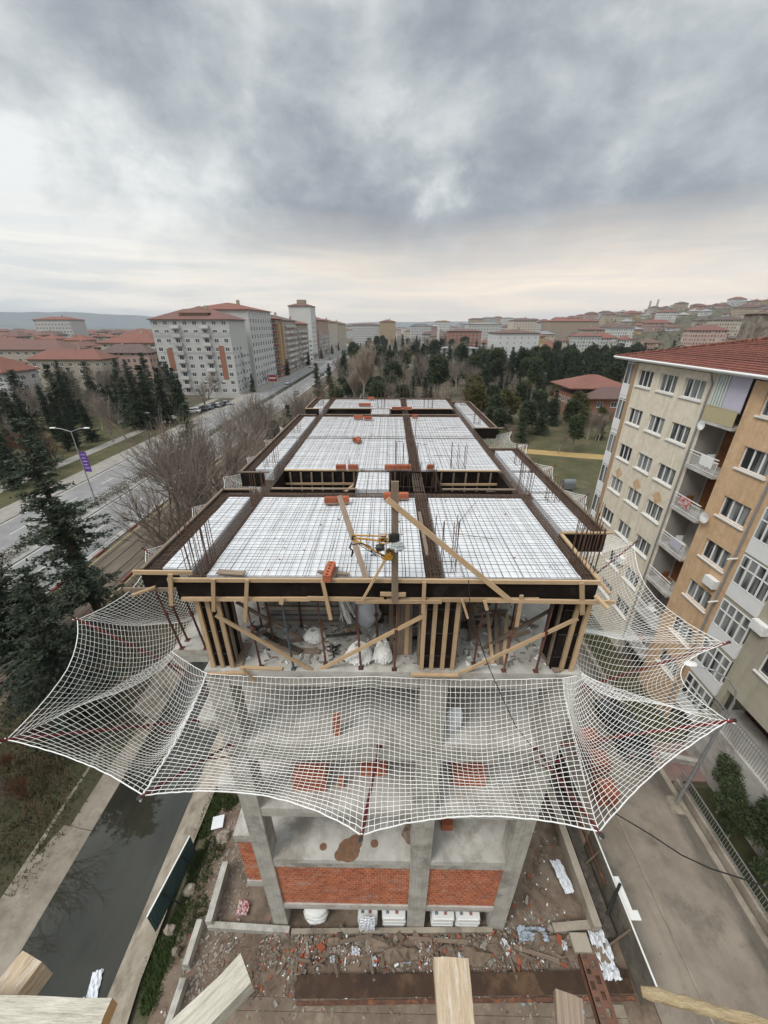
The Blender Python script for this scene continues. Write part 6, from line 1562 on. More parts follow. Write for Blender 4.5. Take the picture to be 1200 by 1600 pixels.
for k in range(2): TP['barebig%d'%k] = proto('bare_tree', *baretree(190+k, 16, .64, 4, (4,4,4,4), .013, .30, .27, .21, 3), 'bark', 'twig')
TP['poplar'] = proto('poplar_tree', *baretree(120, 17, .42, 5, (11,8,5,4,3), .024, 1.25, .36, .22), 'bark', 'twigpale')
TP['round_bare'] = proto('bare_tree', *baretree(130, 5, .6, 5, (6,5,4,3,3), .008, .3, .30, .07), 'barkdark', 'twig')
for k in range(2): TP['redbush%d'%k] = proto('bare_shrub', *baretree(140+k, 5, .6, 4, (5,5,4,4), .010, .5, .3, .06, 4), 'barkdark', 'twigred')
TREES = []
def tree(kind, x, y, h, lab, group, cat='tree', z=None, base=None):
    p = TP[kind]; o = copy_tree(p)
    zs = [v.co.z for v in p.children[0].data.vertices]+[v.co.z for v in p.children[1].data.vertices]
    k = h/max(zs); o.scale = (k*RND.uniform(.9,1.12), k*RND.uniform(.9,1.12), k); o.rotation_euler = (0,0,RND.uniform(0,6.28))
    o.location = (x,y,gz(x,y) if z is None else z); tag(o, lab, cat, group); TREES.append(o); return o
def px_tree(kind, u, v, h, lab, group):
    q = GP(u,v); return tree(kind, q.x, q.y, h, lab, group)
# near left
tree('cedarbig', -26.3, 27.5, 19, 'tall dark cedar with layered branches beside the paved track', None)
tree('cedarbig2', -21.3, 18.2, 12.8, 'broad cedar at the lower left overhanging the canal bank', None)
tree('cedarbig2', -26.5, 20.5, 13.5, 'broad cedar at the left frame edge behind the lower one', None)
tree('cedarbig2', -30.5, 24.0, 12, 'cedar at the left edge between the track and the tall cedar', None)
tree('round_bare', -36.6, 39.9, 5.2, 'small round bare tree between avenue and paved track', None)
for k,(x,y,h) in enumerate(((-25.2,38.8,15),(-24.2,43.5,17),(-22.9,35.8,13),(-25.6,49,16),(-24.5,52,16),(-22.0,46,15))):
    tree('barebig%d'%(k%2), x, y, h, 'tall bare tree with pale limbs beside the track, %s from the near end' % ordn(k+1), 'tall bare trees beside the track')
tree('conifer1', -25.0, 45.5, 9, 'dark conifer standing among the tall bare trees', None); tree('conifer0', -22.2, 40.5, 7, 'low conifer below the tall bare trees near the deck', None)
rt = random.Random(5)
for k in range(9):
    y = 57+k*5.2+rt.uniform(-2,2); tree('barebig%d'%(k%2) if k % 3 else 'bare%d'%(k%3), -22.5+rt.uniform(-4.5,4)+k*.1, y, rt.uniform(12,16), 'bare tree in the row left of the deck, %s from the near end' % ordn(k+1), 'bare trees in the row along the track')
for k in range(3):
    tree(('conifer%d'%(k%3)) if k%3 == 1 else 'barebig%d'%(k%2), -35.4+rt.uniform(-.5,1.2), 58+k*9.5, rt.uniform(9,13), '%s beside the near carriageway, %s from the near end' % ('dark conifer' if k%3 == 1 else 'bare tree', ordn(k+1)), 'trees beside the near carriageway')
for k,(x,y,h) in enumerate(((-21.5,58,9),(-20.8,70,10),(-24,64,9),(-22,84,10),(-25.5,77,11))): tree('conifer%d'%(k%3), x, y, h, 'dark conifer among the bare trees left of the deck, %s from the near end' % ordn(k+1), 'conifers among the bare trees')
# trees over the avenue on the left
Lf = [('column0',108,705,12.5),('column1',122,700,11),('column0',92,690,13),('conifer0',145,690,10),('conifer1',70,735,10),('conifer2',30,760,11),('conifer1',5,745,12),('bare0',178,690,12),('bare1',160,672,10),('conifer2',222,672,15),('conifer1',243,668,16),('conifer0',262,662,15),('conifer2',205,655,12),('conifer1',285,650,14),('conifer0',236,640,13),('bare2',200,690,9),('column1',288,640,11),('conifer1',52,690,11),('conifer2',18,700,9),('bare2',130,660,9),('conifer0',190,640,11),('bare1',60,660,8),('conifer1',150,640,10),('conifer2',170,632,11)]
for _ in range(46):
    u = rt.uniform(0,335); v = lerp(rt.uniform(612,668), 745, max(0,(150-u)/150)*rt.random()); g_ = GP(u,v)
    if g_.x > -58.5 or (-90 < g_.x < -57 and g_.y > 155) or g_.y > 170: continue
    Lf.append((rt.choice(['conifer0','conifer1','conifer2','bare0','bare1','bare2','barebig0','conifer2']),u,v,rt.uniform(9,16)))
for k,(kd,u,v,h) in enumerate(sorted(Lf, key=lambda a: a[1])):
    nm = 'bare tree' if 'bare' in kd else ('slim dark cypress' if 'column' in kd else 'dark conifer')
    px_tree(kd, u, v, h, '%s on the grass across the avenue, %s tree from the left' % (nm, ordn(k+1)), 'trees across the avenue')
for k,(u,v) in enumerate(((20,715),(45,722),(70,712),(88,722),(5,730))): px_tree('redbush%d'%(k%2), u, v, 6, 'reddish brown bare shrub across the avenue, %s from the left' % ordn(k+1), 'reddish shrubs across the avenue')
# avenue-side trees further up
for k in range(14):
    y = 130+k*22; tree(('conifer%d'%(k%3)) if k%4 else 'bare1', -26+rt.uniform(-3,3), y, rt.uniform(9,13), '%s on the right side of the avenue, %s from the near end' % ('dark conifer' if k%4 else 'bare tree', ordn(k+1)), 'trees on the right side of the avenue')
for k in range(16):
    y = 165+k*20; tree('bare%d'%(k%3) if k % 3 else 'conifer1', -56+rt.uniform(-.8,.8), y, rt.uniform(6,9), 'small street tree in front of the avenue buildings, %s from the near end' % ordn(k+1), 'street trees before the avenue buildings')
# park behind the deck
px_tree('poplar', 568, 628, 21, 'pale bare poplar with upright twigs behind the deck', None)
px_tree('poplar', 553, 632, 14, 'smaller pale bare poplar left of the tall one behind the deck', None)
Pk = []
for k in range(48):
    y = rt.uniform(72,160); x = rt.uniform(-22, 30); Pk.append((x,y,rt.choice(['conifer0','conifer1','bare0','bare1','bare2','pine0','pine1','olive0','olive1','olive1']),rt.uniform(7,11.5)))
for k in range(105):
    y = rt.uniform(150,300); x = rt.uniform(-.12,.30)*y; Pk.append((x,y,rt.choice(['conifer0','conifer1','conifer2','bare0','bare1','bare2','pine0','pine2','barebig0','bare1','olive0']),rt.uniform(10,17)))
for k in range(90):
    y = rt.uniform(300,560); x = rt.uniform(-.06,.22)*y; Pk.append((x,y,rt.choice(['conifer0','conifer2','bare0','bare2','pine0','conifer1']),rt.uniform(9,16)))
Pk = [q if not (.22 < q[0]/q[1] < .36 and 150 < q[1] < 300) else (q[0],q[1],q[2],min(q[3],8)) for q in Pk]
Pk = [q for q in Pk if not (6 < q[0] < 75 and 60 < q[1] < 110)]
for k,(x,y,kd,h) in enumerate(sorted(Pk, key=lambda q: q[0]/q[1])):
    nm = {'c':'dark conifer','b':'bare brown tree','p':'dark green tree','o':'olive green tree'}[kd[0]]
    tree(kd, x, y, h, '%s in the park beyond the deck, %s from the left' % (nm, ordn(k+1)), 'park trees beyond the deck')
Rt0 = []
for _ in range(75):
    u, v = rt.uniform(752,960), rt.uniform(622,706); g_ = GP(u,v)
    if abs(v-(700-(u-830)*.02)) < 9 or (53 < g_.x < 76 and 112 < g_.y < 134) or g_.x > 70: continue
    Rt0.append((rt.choice(['conifer0','conifer1','bare0','bare1','bare2','olive0','olive1','pine1','pine2','bare0']),u,v,rt.uniform(5,10.5)))
Rt = Rt0+[('conifer0',775,655,8),('olive0',820,672,7),('olive1',840,650,6),('pine0',768,640,8),('olive0',862,655,6),('pine2',893,705,8.5),('bare1',872,708,5.5),('pine1',810,640,9),('olive1',908,668,6),('bare0',935,690,6),('conifer1',780,620,9),('bare2',800,690,5)]
for k,(kd,u,v,h) in enumerate(sorted(Rt, key=lambda a: a[1])):
    nm = {'c':'dark conifer','b':'small bare tree','p':'bushy dark tree','o':'olive bushy tree'}[kd[0]]
    px_tree(kd, u, v, h, '%s on the lawn by the ochre path, %s from the left' % (nm, ordn(k+1)), 'trees by the ochre path')
px_tree('bare2', 968, 792, 8.5, 'bare tree beside the far corner of the apartment block', None)
Bt = []
for k in range(150):
    a = rt.uniform(.20,.70); y = rt.uniform(165,320)*(1-.25*(a-.2)); Bt.append((a*y,y,rt.choice(['conifer0','conifer1','conifer2','pine0','pine1','pine2','conifer0','conifer2']),rt.uniform(11,16)))
for k,(x,y,kd,h) in enumerate(sorted(Bt, key=lambda q: q[0]/q[1])):
    tree(kd, x, y, h, '%s in the dense belt before the hillside, %s from the left' % ('dark conifer' if kd[0]=='c' else 'dark pine', ordn(k+1)), 'dense dark tree belt on the right')
# garden bushes on the right
for k,(x,y,h) in enumerate(((18.6,12.6,2.9),(19.3,11.0,3.8),(18.5,9.4,2.6),(19.6,13.4,3.4),(18.3,11.4,2.2),(18.9,8.0,2.8),(19.2,6.6,3.2))): tree('pine%d'%(k%3), x, y, h, 'dark green bush in the garden below the terrace, %s from the lamp' % ordn(k+1), 'garden bushes below the terrace','bush')
tree('bare1', 18.8, 7.0, 6.5, 'thin bare tree in the street garden at the right edge', None)
for k,(x,y,h) in enumerate(((-23.2,13.6,13),(-24.2,9.6,12),(-25.0,5.6,13))): tree('bare%d'%(k%3), x, y, h, 'bare tree on the far canal bank mirrored in the water, %s from the far end' % ordn(k+1), 'bare trees mirrored in the canal')
# dry growth on the far canal bank
for k in range(9): tree('redbush%d'%(k%2), -20.6-rt.uniform(0,3.4), 5+k*1.6, rt.uniform(1.3,2.6), 'brown dry shrub on the far canal bank, %s from the near end' % ordn(k+1), 'dry shrubs on the far canal bank', 'shrub')
b = MB(); rn = random.Random(8)
for _ in range(90): blades(b, (rn.uniform(-27,-19.3), rn.uniform(2,34)), 1.4, 170, .40, rn)
tag(b.build('dry_grass', MT['drygrass'], recenter=False), 'dry brown grass covering the far canal bank', 'grass', kind='stuff')
b = MB()
for _ in range(160): blades(b, (rn.uniform(-27.2,-19.3), rn.uniform(2,60)), 1.3, 60, .3, rn)
tag(b.build('weeds', MT['weed'], recenter=False), 'green weeds among dry grass on the far canal bank', 'weeds', kind='stuff')
# hedge on the median, in lengths
for k in range(22):
    y0 = 20+k*10.5; b = MB(); rn = random.Random(k)
    for _ in range(1100):
        p = V((rn.uniform(-45.3,-43.9), y0+rn.uniform(0,9.8), .15+rn.uniform(0,.95))); d = V((rn.gauss(0,1),rn.gauss(0,1),rn.gauss(0,1)+.5)).normalized()
        needleclump(b, p, d, .25, 1, rn)
    tag(b.build('median_hedge', MT['hedge']), 'clipped dark hedge on the avenue median, %s length from the near end' % ordn(k+1), 'hedge', 'hedge lengths on the median')
# ------------------------------------------------------------------ the town
def roofmat(name, c):
    m, t, b = newmat(name)
    g = t.new('ShaderNodeNewGeometry').outputs['Position']; oi = t.new('ShaderNodeObjectInfo')
    n = t.noise(g, .35, 6, .7); n2 = t.noise(g, 2.5, 3, .6)
    col = t.mix(t.math('MULTIPLY', t.ramp(n, [(.35,0),(.65,1)]), .6), c, mul(c,.6)); col = t.mix(t.math('MULTIPLY', n2, .35), col, (.22,.15,.11))
    hs = t.new('ShaderNodeHueSaturation'); t.link(col, hs.inputs['Color']); t.link(t.math('ADD', t.math('MULTIPLY', oi.outputs['Random'], .5), .75), hs.inputs['Value']); t.link(t.math('ADD', t.math('MULTIPLY', oi.outputs['Random'], .4), .7), hs.inputs['Saturation'])
    t.link(hs.outputs[0], b.inputs['Base Color']); b.inputs['Roughness'].default_value = .85; return m
MT['redroof'] = roofmat('red_tiles_far', (.155,.052,.038)); MT['brownroof'] = roofmat('brown_tiles_far', (.115,.062,.05)); MT['greyroof'] = roofmat('grey_sheet_roof', (.30,.31,.32))
def wallmat(name, c, windows=True, sx=2.6, sz=3.0):
    m, t, b = newmat(name)
    geo = t.new('ShaderNodeNewGeometry'); oc = t.new('ShaderNodeTexCoord').outputs['Object']; sp = t.new('ShaderNodeSeparateXYZ'); t.link(oc, sp.inputs[0])
    sn = t.new('ShaderNodeSeparateXYZ'); t.link(geo.outputs['Normal'], sn.inputs[0])
    oi = t.new('ShaderNodeObjectInfo')
    n = t.noise(geo.outputs['Position'], .25, 5, .6); col = t.mix(t.math('MULTIPLY', n, .6), c, mul(c,.75))
    hs = t.new('ShaderNodeHueSaturation'); t.link(col, hs.inputs['Color']); t.link(t.math('ADD', t.math('MULTIPLY', oi.outputs['Random'], .4), .75), hs.inputs['Value']); col = hs.outputs[0]
    if windows:
        ax = t.math('GREATER_THAN', t.math('ABSOLUTE', sn.outputs[0]), .7)
        h = t.math('ADD', t.math('MULTIPLY', sp.outputs[1], ax), t.math('MULTIPLY', sp.outputs[0], t.math('SUBTRACT', 1, ax)))
        hx = t.math('FRACT', t.math('DIVIDE', h, sx)); hz = t.math('FRACT', t.math('DIVIDE', sp.outputs[2], sz))
        w_ = t.math('MULTIPLY', t.math('MULTIPLY', t.math('GREATER_THAN', hx, .28), t.math('LESS_THAN', hx, .74)), t.math('MULTIPLY', t.math('GREATER_THAN', hz, .34), t.math('LESS_THAN', hz, .80)))
        wn = t.new('ShaderNodeTexWhiteNoise'); wn.noise_dimensions = '2D'; cx = t.new('ShaderNodeCombineXYZ')
        t.link(t.math('FLOOR', t.math('DIVIDE', h, sx)), cx.inputs[0]); t.link(t.math('FLOOR', t.math('DIVIDE', sp.outputs[2], sz)), cx.inputs[1]); t.link(cx.outputs[0], wn.inputs['Vector'])
        wc = t.ramp(wn.outputs[0], [(0,(.03,.035,.04)),(.6,(.09,.095,.10)),(.9,(.28,.28,.27)),(1,(.55,.55,.54))])
        col = t.mix(w_, col, wc)
    t.link(col, b.inputs['Base Color']); b.inputs['Roughness'].default_value = .85; return m
WC = {'cream':(.50,.44,.35),'white':(.52,.52,.50),'grey':(.42,.42,.41),'pink':(.46,.32,.27),'ochre':(.48,.34,.18),'tan':(.42,.34,.25),'terra':(.36,.16,.10),'bright':(.74,.74,.73)}
WM = {k: wallmat('wall_'+k, c) for k, c in WC.items()}
WP = {k: wallmat('plain_wall_'+k, c, False) for k, c in WC.items()}
def hip(b, x0, x1, y0, y1, z, rise, ov=.5):
    x0 -= ov; x1 += ov; y0 -= ov; y1 += ov; w_, l = x1-x0, y1-y0
    if w_ > l:
        r1, r2 = (x0+l/2,(y0+y1)/2,z+rise), (x1-l/2,(y0+y1)/2,z+rise)
        b.quad((x0,y0,z),(x1,y0,z),r2,r1); b.quad((x1,y1,z),(x0,y1,z),r1,r2); b.tri((x0,y1,z),(x0,y0,z),r1); b.tri((x1,y0,z),(x1,y1,z),r2)
    else:
        r1, r2 = ((x0+x1)/2,y0+w_/2,z+rise), ((x0+x1)/2,y1-w_/2,z+rise)
        b.quad((x1,y0,z),(x1,y1,z),r2,r1); b.quad((x0,y1,z),(x0,y0,z),r1,r2); b.tri((x0,y0,z),(x1,y0,z),r1); b.tri((x1,y1,z),(x0,y1,z),r2)
    b.quad((x0,y1,z-.01),(x1,y1,z-.01),(x1,y0,z-.01),(x0,y0,z-.01))
    for p,q in (((x0,y0),(x1,y0)),((x1,y0),(x1,y1)),((x1,y1),(x0,y1)),((x0,y1),(x0,y0))): b.quad((*p,z-.25),(*q,z-.25),(*q,z),(*p,z))
WINMESH = {}
def winmesh(w_, h, kind='plain'):
    k = (w_,h,kind)
    if k not in WINMESH:
        b = MB(); f = .09
        b.box((-w_/2,-.05,0),(w_/2,.02,f),0); b.box((-w_/2,-.05,h-f),(w_/2,.02,h),0); b.box((-w_/2,-.05,f),(-w_/2+f,.02,h-f),0); b.box((w_/2-f,-.05,f),(w_/2,.02,h-f),0); b.box((-.04,-.045,f),(.04,.02,h-f),0)
        b.box((-w_/2-.1,-.12,-.1),(w_/2+.1,.02,-.005),0)
        b.quad((-w_/2,-.02,0),(w_/2,-.02,0),(w_/2,-.02,h),(-w_/2,-.02,h),1)
        me = bpy.data.meshes.new('window'); me.from_pydata(b.v, [], b.f); me.materials.append(MT['wframe']); me.materials.append(MT['farpane']); me.polygons.foreach_set('material_index', b.m)
        b = MB(); D_ = 1.1; W2 = w_
        b.box((-W2/2,-D_,-.15),(W2/2,.0,0)); b.box((-W2/2,-D_,.002),(W2/2,-D_+.07,.95)); b.box((-W2/2,-D_+.071,.002),(-W2/2+.07,-.0,.95)); b.box((W2/2-.07,-D_+.071,.002),(W2/2,-.0,.95)); 
        mb_ = bpy.data.meshes.new('balcony'); mb_.from_pydata(b.v, [], b.f); mb_.materials.append(MT['farbalc'])
        WINMESH[k] = (me, mb_)
    return WINMESH[k]
MT['farpane'] = panemat('far_window_glass', (.03,.034,.04), (.20,.20,.20)); MT['farbalc'] = M('balcony_front', (.52,.51,.49), .85, (.42,.41,.39), 1, .5, coord='O', rnd=.25)
def addwin(t_, x, y, z, rz, w_, h, balc=False, name='window'):
    me, mb_ = winmesh(w_, h)
    o = bpy.data.objects.new('balcony' if balc else 'window', mb_ if balc else me); COL.objects.link(o); o.parent = t_
    o.location = V((x,y,z))-V(t_.location); o.rotation_euler = (0,0,rz); return o
def block(x0, x1, y0, y1, h, wall, roof, lab, faces='fr', st=3.0, bays=None, group=None, rise=3, balc=(), z0=0, fw=(1.7,1.5), name='apartment_building', nw=None, panel=None, limit=100):
    """apartment building with real windows on its seen faces: f faces the camera (-y), r faces +x, l faces -x"""
    t_ = thing(name, lab, 'building', ((x0+x1)/2,(y0+y1)/2,z0), group)
    b = MB(); b.box((x0,y0,z0-.5),(x1,y1,z0+h)); b.build('wall', WP[wall], t_)
    b = MB(); hip(b, x0, x1, y0, y1, z0+h+.02, rise, .7); rf = b.build('roof', MT[roof], t_)
    b = MB(); cx_ = lerp(x0,x1,.6); b.box((cx_,lerp(y0,y1,.5)-.5,z0+h+.5),(cx_+1.2,lerp(y0,y1,.5)+.5,z0+h+rise+1.2)); b.build('chimney', WP['tan'], rf)
    nst = int(h/st); cnt = 0
    for f_ in faces:
        L = (x1-x0) if f_ == 'f' else (y1-y0); nb = max(2, int(L/(bays or 3.2)))
        for s_ in range(nst):
            for k in range(nb):
                if cnt >= limit: continue
                q = (k+.5)/nb; z = z0+s_*st+1.0
                isb = (k in balc or (nb-1-k) in balc) and s_ > 0
                if f_ == 'f': p = (lerp(x0,x1,q), y0, z, 0)
                elif f_ == 'r': p = (x1, lerp(y0,y1,q), z, math.pi/2)
                else: p = (x0, lerp(y0,y1,q), z, -math.pi/2)
                addwin(t_, *p, fw[0], fw[1]); cnt += 1
                if isb: addwin(t_, p[0], p[1], z-.95, p[3], min(L/nb*.98,3.1), 1, True)
    return t_
# big grey-white nine storey block and its neighbours along the avenue
def uv_(u,v,Y): return P(u,v,y=Y)
A1 = block(-88.5,-59.5,158,176,27,'white','redroof','large grey white nine storey block with red roof at the avenue corner','fr',3.0,3.55,rise=3.6,balc=(2,5))
b = MB(); b.box((-86,157.95,15),(-59.6,157.99,16)); b.box((-88.4,157.93,21),(-59.6,157.97,22.6)); b.build('grey_band', WP['grey'], A1)
b = MB(); b.box((-84.6,157.86,9),(-82.4,157.92,17)); b.box((-64.6,157.86,6),(-62.6,157.92,18)); b.build('red_panel', WP['terra'], A1)
b = MB(); b.box((-78,161,27.3),(-68,173,29.2)); b.build('roof_house', WP['tan'], A1); b = MB(); hip(b,-78,-68,161,173,29.2,2.4,.8); b.build('roof', MT['redroof'], A1)
B1 = block(-84,-59,180,214,31,'white','redroof','tall white block with dark windows behind the grey white corner block','rf',3.1,3.6,rise=3,fw=(1.9,1.9))
C1 = block(-76,-57.5,216,228,28,'terra','redroof','narrow red block with yellow framed bays along the avenue','rf',3.1,3,rise=1.5)
b = MB(); b.box((-57.45,218,6),(-56.4,221,26)); b.box((-57.45,225,3),(-56.6,227,27)); b.build('yellow_bay', WP['ochre'], C1)
D1 = block(-78,-57.5,230,262,27.5,'pink','brownroof','brownish pink balcony block along the avenue','rf',3.0,3.0,rise=3,balc=(1,3,5,7))
D2 = block(-78,-57.5,264,300,26,'tan','redroof','tan balcony block along the avenue before the white tower','rf',3.0,3.0,rise=3,balc=(1,3,5,7))
E1 = block(-74,-58,318,338,38,'white','redroof','white twelve storey tower with small red roof on the avenue','rf',3.1,3.2,rise=2.5)
b = MB(); b.box((-69,325,39),(-63,331,42.2)); b.build('roof_house', WP['tan'], E1)
F1 = block(-76,-57.5,345,400,29,'pink','redroof','long pinkish block beyond the white tower','r',3.0,3.4,rise=3,balc=(1,4,7))
F2 = block(-76,-57.5,404,470,28,'cream','redroof','long cream block further along the avenue','r',3.0,3.8,rise=3)
F3 = block(-76,-57.5,476,560,27,'tan','brownroof','last tan block along the left side of the avenue','r',3.0,4.4,rise=3)
G1 = block(-52,-14,600,620,26,'white','brownroof','pale block closing the view at the end of the avenue','f',3.2,3.0,rise=2)
G2 = block(-14,8,596,622,30,'ochre','redroof','ochre block beside the pale one at the end of the avenue','f',3.1,3.2,rise=3)
H1 = block(-148,-118,168,179,12.5,'cream','redroof','long cream terrace with red roof at the far left','fr',2.9,3.4,rise=3.6)
H2 = block(-142,-113,118,130,12.5,'grey','redroof','blue white block with red roof at the left frame edge','fr',2.9,3.2,rise=4.5)
H3 = block(-138,-112,200,216,17.5,'tan','redroof','grey and ochre balcony block left of the corner block','fr',2.9,3.2,rise=4,balc=(0,2,4,6))
H4 = block(-108,-92,206,222,17,'ochre','redroof','ochre block tucked beside the grey white corner block','fr',2.9,3.0,rise=3,balc=(1,3))
H5 = block(-196,-150,190,206,15,'cream','redroof','cream block with stepped roof behind the terrace at far left','fr',2.9,3.6,rise=4)
H6 = block(-330,-296,395,415,30,'white','redroof','white slab block standing above the roofs at far left','f',3.0,3.0,rise=2.5)
H7 = block(-360,-325,330,350,21,'cream','redroof','cream block at the left frame edge beyond the roofs','f',3.0,3.2,rise=3)
W1 = block(72,100,285,312,20.5,'bright','redroof','white building with red roof beyond the park','fl',3.2,4.6,rise=2.2,fw=(1.0,1.1))
W2 = block(40,72,338,352,8.5,'grey','greyroof','long low grey building among the park trees','f',3.2,3.6,rise=1)
W3 = block(60,92,430,450,20,'terra','redroof','red brick block beyond the park trees','f',3.2,3.6,rise=2)
W4 = block(95,135,520,545,27,'white','greyroof','pale office block in the far centre','f',3.2,3.6,rise=1)
W5 = block(28,54,560,585,25,'grey','greyroof','grey glass block in the far centre','f',3.2,3.2,rise=.6)
W6 = block(160,190,560,585,31,'cream','redroof','cream apartment tower on the skyline right of the centre','f',3.1,3.4,rise=3)
W7 = block(200,260,540,570,30,'tan','redroof','broad tan apartment block on the skyline right of the centre','f',3.1,3.6,rise=3)
# red house by the park
RH = thing('red_house', 'dark red two storey house with layered hipped tile roofs by the park', 'house', (62,122,0))
b = MB(); b.box((54,119,0),(70,132,6.6)); b.build('wall', WP['terra'], RH)
b = MB(); b.box((58.0,114.5,0),(75,118.99,6.2)); b.build('wall', WP['terra'], RH)
b = MB(); hip(b,54,70,119,132,8.4,3.0,1.4); b.build('roof', MT['redroof'], RH); b = MB(); hip(b,58,75,114.5,121,6.25,2.6,1.3); b.build('roof', MT['redroof'], RH)
for k,(x,z) in enumerate(((60.5,3.6),(64.5,3.6),(68.5,3.6),(72,3.6),(62,.8),(70,.8))): addwin(RH, x, 114.5, z, 0, 1.7, 1.5)
for y in (121,124,127): addwin(RH, 54, y, 3.8, -math.pi/2, 1.7, 1.5)
# town carpet, left
rt = random.Random(21); taken = [(-150,-105,112,183),(-140,-90,195,225),(-90,-55,150,565),(-200,-145,188,210)]
def free(x0,x1,y0,y1): return all(x1 < a or x0 > b_ or y1 < c or y0 > d for a,b_,c,d in taken)
rc2 = random.Random(90)
def simple(x0,x1,y0,y1,h,wall,roof,rise,lab,group,z=0,name='house'):
    t_ = thing(name, lab, 'house' if name == 'house' else 'building', ((x0+x1)/2,(y0+y1)/2,z), group)
    b = MB(); b.box((x0,y0,z-4),(x1,y1,z+h)); b.build('wall', WM[wall], t_)
    b = MB(); hip(b,x0,x1,y0,y1,z+h+.02,rise,.6); b.build('roof', MT[roof], t_); taken.append((x0-3,x1+3,y0-3,y1+3))
    if y0 < 520 and rc2.random() < .75:
        b = MB(); xx, yy = lerp(x0,x1,rc2.uniform(.3,.7)), lerp(y0,y1,rc2.uniform(.35,.65)); b.box((xx-.5,yy-.4,z+h+.3),(xx+.5,yy+.4,z+h+rise+rc2.uniform(.4,1.1))); b.build('chimney', WP['tan'], [c for c in t_.children if c.name.startswith('roof')][0])
    return t_
LT = []
for _ in range(20000):
    if len(LT) >= 295: break
    y = 135*math.exp(rt.uniform(0, 1.75)); az = rt.uniform(-.98,-.12); x = az*y
    if x > -84: continue
    if y < 190 and x > -100: continue
    w_, l = (rt.uniform(12,24), rt.uniform(9,12)) if rt.random() < .6 else (rt.uniform(9,13), rt.uniform(12,22))
    if not free(x-w_/2,x+w_/2,y-l/2,y+l/2): continue
    h = rt.choice([10,12,13,14,15,16,17.5]); 
    if y < 180: h = min(h, 13)
    taken.append((x-w_/2-2.5,x+w_/2+2.5,y-l/2-3,y+l/2+3)); LT.append((x,y,w_,l,h,rt.choice(['cream','white','pink','tan','ochre','cream','tan']),rt.choice(['redroof','redroof','redroof','brownroof']),rt.uniform(2.2,3.4)))
for k,(x,y,w_,l,h,wl,rf_,rs) in enumerate(sorted(LT, key=lambda q: q[0]/q[1])):
    simple(x-w_/2,x+w_/2,y-l/2,y+l/2,h,wl,rf_,rs,'%s house with %s roof in the left town, %s from the left' % (wl if wl != 'terra' else 'red', 'red' if rf_ == 'redroof' else 'brown', ordn(k+1)),'apartment houses of the left town',name='apartment_house')
# hillside, right
HT = []
for _ in range(6000):
    if len(HT) >= 290: break
    az = rt.uniform(.10,1.02); d = rt.uniform(330,1250); y = d; x = az*y
    if y < 380 and az < .35: continue
    big = rt.random() < .28
    w_, l = (rt.uniform(16,30), rt.uniform(12,16)) if big else (rt.uniform(10,16), rt.uniform(9,13))
    if not free(x-w_/2,x+w_/2,y-l/2,y+l/2): continue
    taken.append((x-w_/2-2,x+w_/2+2,y-l/2-2,y+l/2+2)); HT.append((x,y,w_,l,rt.choice([9,11,13,15]) if big else rt.choice([3.5,4.5,5.5,6.5]),rt.choice(['cream','white','pink','tan','cream','white','ochre']),rt.choice(['redroof','redroof','redroof','redroof','brownroof','greyroof']),rt.uniform(2.4,4.2)))
for k,(x,y,w_,l,h,wl,rf_,rs) in enumerate(sorted(HT, key=lambda q: q[0]/q[1])):
    simple(x-w_/2,x+w_/2,y-l/2,y+l/2,h,wl,rf_,rs,'%s house with %s roof on the right hill, %s from left' % (wl, {'redroof':'red','brownroof':'brown','greyroof':'grey'}[rf_], ordn(k+1)),'houses on the right hillside',z=gz(x,y))
# far centre strip
CT = []
for _ in range(900):
    if len(CT) >= 46: break
    y = rt.uniform(640,1500); az = rt.uniform(-.10,.34); x = az*y; w_, l = rt.uniform(18,42), rt.uniform(13,18)
    if not free(x-w_/2,x+w_/2,y-l/2,y+l/2): continue
    taken.append((x-w_/2-4,x+w_/2+4,y-l/2-4,y+l/2+4)); CT.append((x,y,w_,l,rt.choice([14,17,20,24,28]),rt.choice(['cream','white','grey','tan','pink']),rt.choice(['redroof','brownroof','greyroof']),2))
for k,(x,y,w_,l,h,wl,rf_,rs) in enumerate(sorted(CT, key=lambda q: q[0]/q[1])):
    simple(x-w_/2,x+w_/2,y-l/2,y+l/2,h,wl,rf_,rs,'%s block with %s roof on the far central skyline, %s from the left' % (wl, {'redroof':'red','brownroof':'brown','greyroof':'grey'}[rf_], ordn(k+1)),'blocks on the far central skyline',z=gz(x,y),name='apartment_house')
# far trees as one mass
b = MB(); rn = random.Random(6)
for _ in range(1500):
    if rn.random() < .55: y = rn.uniform(350,1300); x = rn.uniform(.05,1.0)*y
    else: y = rn.uniform(240,1500); x = -rn.uniform(.14,.98)*y-20
    if not free(x-2,x+2,y-2,y+2): continue
    h = rn.uniform(5,11); z = gz(x,y)
    for k in range(26):
        d = V((rn.gauss(0,1),rn.gauss(0,1),rn.gauss(0,1))); d.normalize(); p = V((x,y,z+h*.55))+V((d.x*h*.3,d.y*h*.3,d.z*h*.45)); needleclump(b, p, d, 1.6, 1, rn)
tag(b.build('distant_trees', MT['greenleaf'], recenter=False), 'scattered dark trees among the far houses', 'trees', kind='stuff')
